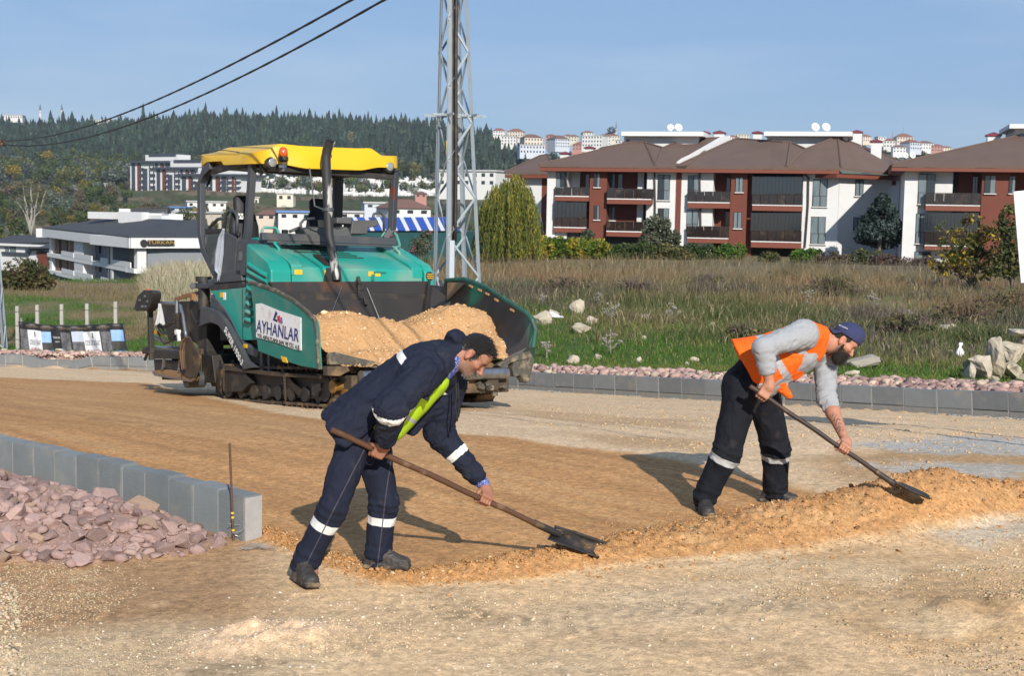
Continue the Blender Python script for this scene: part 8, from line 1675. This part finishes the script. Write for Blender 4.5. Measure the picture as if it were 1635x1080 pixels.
def bushes():
    g = 'bushes in front of the apartment blocks'; H = [
     ('green and yellow vine bush under the willow, left of the blocks', (822, 413), [(810, 398, 26, 15), (838, 396, 24, 16), (825, 405, 34, 9)], 3600, .12, VINE, 93), ('yellow topped vine bush before the first balcony', (880, 414), [(866, 394, 24, 17), (893, 396, 24, 17), (880, 406, 30, 9)], 3600, .12, VINE, 92),
     ('vine bush before the first brown pier, the yellowest', (938, 415), [(925, 397, 26, 18), (952, 396, 24, 16), (968, 402, 16, 14)], 3400, .12, VINE[1:], 92), ('dark green ivy hedge between the vine and the white window bay', (1010, 416), [(995, 403, 24, 14), (1025, 402, 26, 15)], 3000, .11, DKG+[(.08, .10, .03)], 92),
     ('dull olive scrub bush before the white window bay', (1075, 418), [(1058, 404, 24, 15), (1088, 406, 22, 13)], 2600, .10, MIX, 92), ('dark round hedge under the second balconies', (1115, 418), [(1105, 404, 20, 15), (1130, 404, 16, 14)], 2300, .10, DKG, 93),
     ('bright green bush under the second brown pier', (1170, 420), [(1160, 405, 17, 15), (1180, 403, 14, 14)], 2400, .10, BRG, 93), ('fresh green bush below the glazed balcony', (1288, 426), [(1276, 411, 14, 13), (1298, 409, 16, 14)], 2300, .10, BRG, 91),
     ('small tangled bush right of the second bright bush', (1232, 423), [(1228, 412, 18, 10)], 1300, .09, MIX, 91), ('purple grey leafless scrub left of the conifer', (1335, 430), [(1325, 416, 20, 14), (1350, 418, 18, 12)], 1900, .08, DRY, 90), ('olive scrub at the foot of the conifer', (1390, 428), [(1375, 412, 18, 14), (1400, 414, 26, 12)], 2200, .09, OLV+MIX[:2], 90),
     ('reddish brown scrub at the corner of the right block', (1420, 432), [(1415, 418, 26, 12), (1445, 422, 22, 12)], 2100, .08, [(.12, .04, .03), (.10, .06, .05), (.09, .07, .055)], 88), ('grey leafless scrub before the right block', (1480, 436), [(1478, 424, 24, 13)], 1600, .08, DRY, 87)]
    for i, (lab, ft, E, n, ls, co, d) in enumerate(H): plant('bush', lab, 'bush', ft, E, n, ls, co, 500+i, d, .05, group=g, gaps=.40, shell=.35)
    plant('olive_tree', 'grey green olive tree before the white window bay', 'tree', (1055, 400), [(1050, 365, 24, 22), (1040, 385, 20, 14), (1072, 382, 16, 16), (1062, 352, 9, 8)], 3600, .11, OLV, 540, 94, .12, gaps=.46, shell=.3)
    plant('olive_tree', 'small grey green olive shrub under the first brown pier', 'tree', (940, 408), [(938, 378, 11, 12), (858, 392, 12, 16)], 1500, .10, OLV, 541, 94, .06, gaps=.46, shell=.3)
    plant('shrub', 'tall half bare shrub with yellow leaves before the right block', 'shrub', (1555, 445), [(1535, 395, 38, 34), (1575, 378, 34, 32), (1510, 420, 30, 20), (1560, 425, 44, 24), (1525, 432, 30, 14), (1545, 350, 12, 12), (1500, 358, 10, 10)], 3300, .085, YEL, 542, 60, .05, gaps=.50, shell=.2)
    plant('shrub', 'dense green tall shrub at the right edge behind the white board', 'shrub', (1615, 445), [(1612, 360, 18, 34), (1620, 405, 26, 40), (1600, 420, 22, 26)], 3600, .085, MIX[:3]+YEL[1:2], 543, 58, .06, gaps=.44, shell=.25)
    plant('bush', 'big mottled bush before the low house at the far left', 'bush', (45, 470), [(38, 440, 38, 28), (18, 452, 30, 20), (64, 450, 26, 22), (45, 418, 20, 14)], 4200, .10, [(.045, .055, .018), (.075, .08, .028), (.12, .105, .04), (.10, .07, .035)], 544, 78, .07, gaps=.42, shell=.3)
    plant('shrub', 'grey green young shrub behind the far grab rail of the paver', 'shrub', (672, 408), [(672, 393, 20, 15), (680, 378, 10, 12)], 1300, .08, OLV, 545, 88, .04, gaps=.48, shell=.2)
    for i, (x, y, d, hh, lab) in enumerate(((1010, 478, 50, 26, 'grey brown twiggy scrub left in the dry field'), (905, 470, 52, 30, 'big grey twiggy scrub above the pale rocks'), (1330, 470, 50, 30, 'brown scrub clump behind the man in orange'), (1440, 495, 36, 34, 'dark scrub clump left of the boulders'), (1545, 480, 40, 38, 'wide dark brown scrub clump above the boulders'), (1250, 450, 62, 22, 'rust brown scrub clump in the middle of the dry field'), (1130, 470, 55, 22, 'olive scrub clump in the middle of the dry field'), (1620, 470, 45, 40, 'tall brown scrub at the right edge of the field'), (1190, 520, 34, 22, 'olive weed clump behind the orange vest'))):
        s = d/FPX; g0 = P(x, y+hh*.5, d); R = thing('scrub', lab, 'shrub', (g0[0], d, gz(g0[0], d)), group='scrub clumps in the dry field'); rg = np.random.default_rng(600+i); mb = MB(); b = np.array([g0[0], d, gz(g0[0], d)])
        for k in range(130): a = rg.uniform(0, 6.28); w = rg.uniform(0, 1.5)*hh*s; t = b+np.array([math.cos(a)*w, math.sin(a)*w*.6, hh*s*rg.uniform(.7, 1.5)]); o = b+np.array([math.cos(a)*w*.5, math.sin(a)*w*.3, 0]); mb.tube([o, (o+t)/2+rg.normal(0, .06, 3), t], [.012, .009, .004], 3, False)
        mb.build('twigs', mat('twigs %d' % i, ((.12, .10, .085), (.15, .10, .06), (.10, .095, .05))[i % 3], .95), R); E = [(b+np.array([0, 0, hh*s*.5]), (hh*s*1.6, hh*s, hh*s*.6))]; v, f, c = crown(E, 900, .055, DRY+MIX[1:], 620+i, gaps=.5, shell=.15); o = npmesh('foliage', v, f, M_LEAF, cols={'tint': c}); o.parent = R; o.matrix_parent_inverse = parent_inv(R)
    # willow
    d = 86; s = d/FPX; R = thing('willow_tree', 'weeping willow with yellowing strands left of the apartment blocks', 'tree', P(812, 412, d)); rg = np.random.default_rng(9); V, C, F_ = [], [], []; n = 0
    for k in range(620):
        j = k % 31; a = j*2.4+rg.normal(0, .14); q = min(1, max(.05, math.sqrt((j+.5)/31)+rg.normal(0, .06))); x = 811+q*43*math.cos(a); ty = 284+(q**4)*40+18*math.sin(j*5.1)**2+rg.uniform(-9, 12); ln = min(rg.uniform(35, 118), 413-ty); p = P(x, ty, d+q*3.4*math.sin(a)); m = int(ln*s/.13); x2 = x+(x-811)*.10
        end = P(x2, ty+ln, d+q*3.7*math.sin(a)); ts = np.linspace(0, 1, m); pts = p+(end-p)*ts[:, None]; pts[:, 0] += (x-811)*s*.25*np.sin(ts*1.6)+rg.normal(0, .03, m); pts[:, 1] += rg.normal(0, .03, m)
        w = .05*rg.uniform(.7, 1.3); l = .15; sd = np.stack([np.cos(rg.uniform(0, 6.28, m)), np.sin(rg.uniform(0, 6.28, m)), np.zeros(m)], -1); v = np.stack([pts-sd*w*.5, pts+np.array([0, 0, .09])+sd*.01, pts+sd*w, pts-np.array([0, 0, l])+sd*.05], 1).reshape(-1, 3)
        c = np.array([.12, .14, .028]) if rg.random() < .62 else (np.array([.26, .225, .04]) if rg.random() < .7 else np.array([.06, .08, .02])); V.append(v); C.append(np.repeat(c[None]*(1+rg.normal(0, .15, (m, 1))), 4, 0)); F_.append((np.arange(m)*4)[:, None]+np.arange(4)+n); n += m*4
    o = npmesh('crown', np.concatenate(V), np.concatenate(F_), M_LEAF, cols={'tint': np.clip(np.concatenate(C), .01, .5)}); o.parent = R; o.matrix_parent_inverse = parent_inv(R); limbs(P(812, 415, d), [P(812, 300, d), P(790, 305, d+.5), P(835, 306, d-.5), P(800, 292, d), P(825, 294, d+1)], .28, M_BARK, R, seed=4)
    # blue green conifer before the white end wall
    d = 96; s = d/FPX; R = thing('pine_tree', 'dark blue green conifer before the white end wall', 'tree', P(1402, 412, d)); E = []; rg = np.random.default_rng(15)
    for k in range(46): t = k/45; w = 5+t*46; a = rg.uniform(0, 6.28); E.append((P(1411-t*10+math.cos(a)*w*.75, 312+t*92, d+math.sin(a)*w*s*.7), (w*s*.44+.15, w*s*.42+.12, .28+.24*t)))
    v, f, c = crown(E, 11000, .12, [(.012, .024, .020), (.024, .042, .036), (.06, .085, .075)], 16, gaps=.36, shell=.3); o = npmesh('crown', v, f, M_NEEDLE, cols={'tint': c}); o.parent = R; o.matrix_parent_inverse = parent_inv(R); limbs(P(1402, 414, d), [P(1411, 312, d)], .16, M_BARK, R)
bushes()
def thistles():
    m = leafmat('dry thistle', trans=.1, rough=.9); T = [(976, 568, 528, 'tallest pale dry thistle, right behind the rubble strip'), (977, 520, 484, 'thin pale thistle behind the tallest one'), (1074, 516, 486, 'branched grey thistle left of the orange vest'), (866, 490, 470, 'pale thistle above the white plastic sheet'), (1287, 500, 466, 'tall thistle just above the orange vest'), (1450, 520, 498, 'dark spreading thistle left of the boulders'), (872, 572, 548, 'small dry thistle by the torn hopper flap'), (1395, 505, 470, 'thin dry stalk behind the blue cap'), (955, 490, 468, 'grey thistle above the furrowed rock')]
    for i, (x, y, yt, lab) in enumerate(T):
        g = gp(x, y); s = g[1]/FPX; H_ = (y-yt)*s; rg = np.random.default_rng(40+i); R = thing('thistle', lab, 'thistle', g); col = mat('pale dry stalk', (.25, .225, .185), .9); mb = MB(); hd = MB(); top = g+np.array([rg.normal(0, .03), 0, H_]); mb.tube([g-np.array([0, 0, .05]), (g+top)/2+rg.normal(0, .02, 3), top], [.014, .011, .006], 5); ends = [top]
        for k in range(9):
            t = rg.uniform(.25, .9); o = g+(top-g)*t; a = rg.uniform(0, 6.28); L = H_*rg.uniform(.2, .48)*(1.15-t*.5); e = o+np.array([math.cos(a)*L, math.sin(a)*L*.6, L*rg.uniform(.3, .8)]); mb.tube([o, (o+e)/2+np.array([0, 0, -.03*L]), e], [.008, .006, .004], 4); ends.append(e)
            for q in range(2): e2 = o+(e-o)*.6+np.array([rg.normal(0, .3)*L, rg.normal(0, .3)*L, .3*L]); mb.tube([o+(e-o)*.5, e2], [.005, .003], 3); ends.append(e2)
        for e in ends:
            hd.lathe(e, (0, 0, 1), [(.006, -.02), (.022, 0), (.018, .02), (.004, .035)], 6)
            for q in range(5): hd.tube([e, e+rg.normal(0, .028, 3)], [.004, .001], 3, False)
        mb.build('stem', col, R); stuff(hd.build('seed_heads', col, R))
thistles()
def far_trees():
    rng = np.random.default_rng(33)
    def conifer(seed, slim=.20):
        r = np.random.default_rng(seed); V, F_, C = [], [], []; n = 0; L = 7; c0 = np.array([.026, .042, .027])*r.uniform(.8, 1.3)
        for k in range(L):
            z0 = .10+.80*k/L; z1 = z0+.24; w = slim*(1-k/L)**.8+.02; m = 9; a0 = r.uniform(0, 6.28); ring = [(math.cos(a0+6.283*j/m)*w*r.uniform(.65, 1.25), math.sin(a0+6.283*j/m)*w*r.uniform(.65, 1.25), z0-r.uniform(0, .05)) for j in range(m)]; V += ring+[(0, 0, min(z1, 1.0))]
            F_ += [(n+j, n+(j+1) % m, n+m) for j in range(m)]; C += [c0*r.uniform(.6, 1.5)]*(m+1); n += m+1
        V += [(-.015, 0, 0), (.015, 0, 0), (0, 0, .3)]; F_.append((n, n+1, n+2)); C += [np.array([.05, .04, .03])]*3; return np.array(V), np.array(F_), np.array(C)
    def broad(seed, cols):
        E = [((0, 0, .58), (.40, .40, .36)), ((.16, .05, .5), (.28, .28, .28)), ((-.18, -.05, .52), (.27, .27, .26))]; v, f, c = crown(E, 420, .06, cols, seed, gaps=.38, shell=.45); f = np.concatenate([f[:, [0, 1, 2]], f[:, [0, 2, 3]]]); n = len(v); v = np.concatenate([v, [(-.03, 0, 0), (.03, 0, 0), (0, .03, 0), (0, 0, .6)]]); f = np.concatenate([f, [(n, n+1, n+3), (n+1, n+2, n+3), (n+2, n, n+3)]]); return v, f, np.concatenate([c, np.tile([.09, .075, .06], (4, 1))])
    con = [conifer(i, (.12, .17, .22, .28, .15, .20)[i]) for i in range(6)]
    def put(kind, pos, hgt, idx, names, lab, cat, group, keep):
        meshes = []
        for v, f, c in kind:
            o = npmesh(names, v, f, M_NEEDLE, cols={'tint': c}); meshes.append(o.data); bpy.data.objects.remove(o)
        order = np.argsort(-hgt/pos[:, 1]); ind = order[:keep]; rest = order[keep:]
        for i in ind:
            o = bpy.data.objects.new(names, meshes[idx[i]]); COL.objects.link(o); o.location = pos[i]; o.rotation_euler = (0, 0, rng.uniform(0, 6.28)); w = hgt[i]*rng.uniform(.85, 1.2); o.scale = (w, w, hgt[i]); tag(o, lab if isinstance(lab, str) else lab(idx[i], pos[i]), cat, group)
        V, F_, C, n = [], [], [], 0
        for i in rest:
            v, f, c = kind[idx[i]]; a = rng.uniform(0, 6.28); R2 = np.array([[math.cos(a), -math.sin(a), 0], [math.sin(a), math.cos(a), 0], [0, 0, 1]]); V.append(v@R2.T*hgt[i]*np.array([rng.uniform(.85, 1.2)]*2+[1])+pos[i]); F_.append(f+n); C.append(c*rng.uniform(.5, 1.6)*np.array([rng.uniform(.85, 1.3), 1, rng.uniform(.8, 1.15)])); n += len(v)
        if V: return npmesh('forest', np.concatenate(V), np.concatenate(F_), M_NEEDLE, cols={'tint': np.concatenate(C)})
    # forest on the hill: rows follow the slope
    n = 9500; px = rng.uniform(-90, 850, n); d = rng.uniform(1090, 1625, n); x = (px-CX)/FPX*d; z = ground_z(x, d, False); k = rng.random(n) < np.where(px > 780, .55*smooth(865, 800, px)+.1, 1)*np.where(d < 1160, .7, 1); pos = np.stack([x, d, z-.5], -1)[k]; h = rng.gamma(9, 1.25, k.sum())+3.5
    o = put(con, pos, h, rng.integers(0, 6, len(pos)), 'pine_tree', 'dark green conifer in the forest covering the far hill', 'tree', 'conifers of the forest hill', 290); stuff(tag(o, 'dark conifer forest covering the far hill'))
    for px_, h_, dd, lab in ((405, 21, 1600, None), (163, 22, 1590, 'tall dark cypress on the ridge right of the minarets'), (225, 20, 1590, 'tall pointed conifer on the ridge, left of the power lines crossing'), (120, 15, 1600, 'slim dark cypress on the ridge just right of the right minaret')):
        if lab: x = (px_-CX)/FPX*dd; v, f, c = conifer(50+px_, .12); o = npmesh('cypress_tree', v*h_, f, M_NEEDLE, cols={'tint': c*.8}); o.location = (x, dd, float(ground_z(np.array([x]), np.array([float(dd)]), False)[0])); tag(o, lab, 'tree')
    # mixed trees below the forest, in the cemetery and down the valley
    GR = [broad(1, [(.035, .055, .018), (.05, .075, .022), (.075, .10, .03)]), broad(2, [(.07, .09, .07), (.10, .125, .10), (.14, .16, .13)]), broad(3, [(.06, .075, .02), (.11, .12, .03), (.16, .15, .035)]), broad(4, [(.20, .15, .02), (.30, .21, .03), (.16, .13, .03)]), broad(5, [(.10, .085, .06), (.13, .105, .075), (.08, .08, .04)]), conifer(80, .24), conifer(81, .2)]
    P_, H_, I_ = [], [], []
    def zone(n, x0, x1, d0, d1, h0, h1, w):
        px = rng.uniform(x0, x1, n); d = rng.uniform(d0, d1, n); x = (px-CX)/FPX*d; P_.append(np.stack([x, d, ground_z(x, d, False)-.2], -1)); H_.append(rng.uniform(h0, h1, n)); I_.append(rng.choice(7, n, p=np.array(w)/sum(w)))
    zone(230, -40, 205, 900, 1150, 9, 16, [6, 3, 2, .12, 1, 4, 3]); zone(130, 205, 700, 1060, 1150, 8, 14, [5, 2, 2, .5, 1, 4, 3]); zone(90, 400, 920, 900, 1130, 6, 12, [5, 2, 2, .7, 1, 3, 4]); zone(60, 390, 900, 770, 960, 4, 8, [5, 2, 3, .6, 1, 2, 2]); zone(90, -40, 205, 480, 800, 4, 8, [5, 2, 2, .1, 2, 1, 1]); zone(120, -60, 330, 260, 520, 2.5, 5.5, [5, 1.5, 3, .1, 4, .5, .3]); zone(80, 330, 720, 230, 600, 2, 4.5, [4, 1, 3, .3, 4, .4, .2]); zone(150, 860, 1640, 1050, 1560, 6, 12, [5, 2, 2, .3, 2, 2, 1]); zone(40, 0, 230, 225, 300, 3, 5, [5, 1, 3, .4, 3, 0, 0])
    pos, h, ii = np.concatenate(P_), np.concatenate(H_), np.concatenate(I_)
    o = put(GR, pos, h, ii, 'tree', lambda k, p: '%s %s' % (('dark green round tree', 'blue grey round tree', 'olive yellow tree', 'orange yellow autumn tree', 'grey brown bare tree', 'dense dark conifer', 'slim dark conifer')[k], 'on the town hill at the right' if p[0] > 60 and p[1] > 1040 else 'at the foot of the forest, left' if p[0] < -240 and p[1] > 880 else 'among the gravestones' if p[1] > 765 else 'on the slope left of the striped blocks' if p[1] > 470 else 'in the valley behind the flat roofed house' if p[0] < -60 else 'behind the paver in the valley'), 'tree', 'trees of the valley', 270); stuff(tag(o, 'scattered trees of the valley and the cemetery slope'))
    # scrub covering the valley floor
    n = 5200; px = rng.uniform(-60, 760, n); d = 1/rng.uniform(1/900, 1/215, n); x = (px-CX)/FPX*d; q = np.stack([x, d], -1); k = fbm(q*.025, 3, 7) > .45; x, d = x[k], d[k]; z = ground_z(x, d, False); n = len(x); lc = np.array([(.05, .06, .022), (.09, .085, .035), (.12, .095, .055), (.07, .075, .05)]); V, F_, C, m = [], [], [], 0; vv, ff, _ = broad(9, [(.1, .1, .1)]); vv, ff = vv[:300], ff[(ff < 300).all(1)]
    for i in range(n): s = rng.uniform(1.2, 3.2); V.append(vv*np.array([s*1.6, s*1.6, s])+np.array([x[i], d[i], z[i]-s*.3])); F_.append(ff+m); m += len(vv); C.append(np.tile(lc[int(rng.integers(0, 4))]*rng.uniform(.7, 1.3), (len(vv), 1)))
    stuff(tag(npmesh('scrub_cover', np.concatenate(V), np.concatenate(F_), M_LEAF, cols={'tint': np.concatenate(C)}), 'low scrub covering the valley slopes at the left'))
    # bare pale trunked tree and two poplars seen singly
    plant('birch_tree', 'pale trunked half bare tree in the valley at the far left', 'tree', (50, 378), [(38, 320, 22, 26), (62, 312, 22, 28), (50, 300, 24, 18)], 900, .22, [(.12, .11, .06), (.16, .14, .07), (.10, .10, .06)], 700, 290, .28, M_PBARK, gaps=.5, shell=.3)
    plant('poplar_tree', 'pale yellowed poplar standing out of the forest above the canopy', 'tree', (559, 238), [(559, 222, 5, 12)], 300, .8, [(.28, .26, .16), (.22, .21, .12)], 701, 1250, .5, gaps=.3); plant('tree', 'bare round tree on the skyline beside the lone minaret', 'tree', (977, 216), [(977, 208, 7, 6)], 260, .8, [(.09, .08, .07), (.12, .11, .09)], 702, 1500, .5, gaps=.4)
    plant('tree', 'yellow autumn tree below the forest at the far left', 'tree', (20, 284), [(20, 272, 12, 9)], 420, .7, [(.36, .25, .03), (.28, .20, .03), (.18, .15, .03)], 703, 900, .4, gaps=.36); plant('tree', 'yellow orange tree above the left bushes in the lower forest', 'tree', (76, 256), [(75, 248, 9, 7)], 320, .7, [(.34, .24, .03), (.24, .19, .03)], 704, 1050, .4, gaps=.36)
far_trees()
# ================================================================== HAZE
def haze():
    mb = MB(); mb.box((0, 950, 70), (3600, 2000, 180)); m = bpy.data.materials.new('thin haze'); m.use_nodes = True; t = m.node_tree; t.nodes.clear(); o = t.nodes.new('ShaderNodeOutputMaterial'); v = t.nodes.new('ShaderNodeVolumePrincipled'); v.inputs['Color'].default_value = (.80, .88, 1.0, 1); v.inputs['Density'].default_value = .00010; v.inputs['Anisotropy'].default_value = .3; t.links.new(v.outputs[0], o.inputs['Volume'])
    ob = mb.build('haze', m); stuff(ob)
haze()
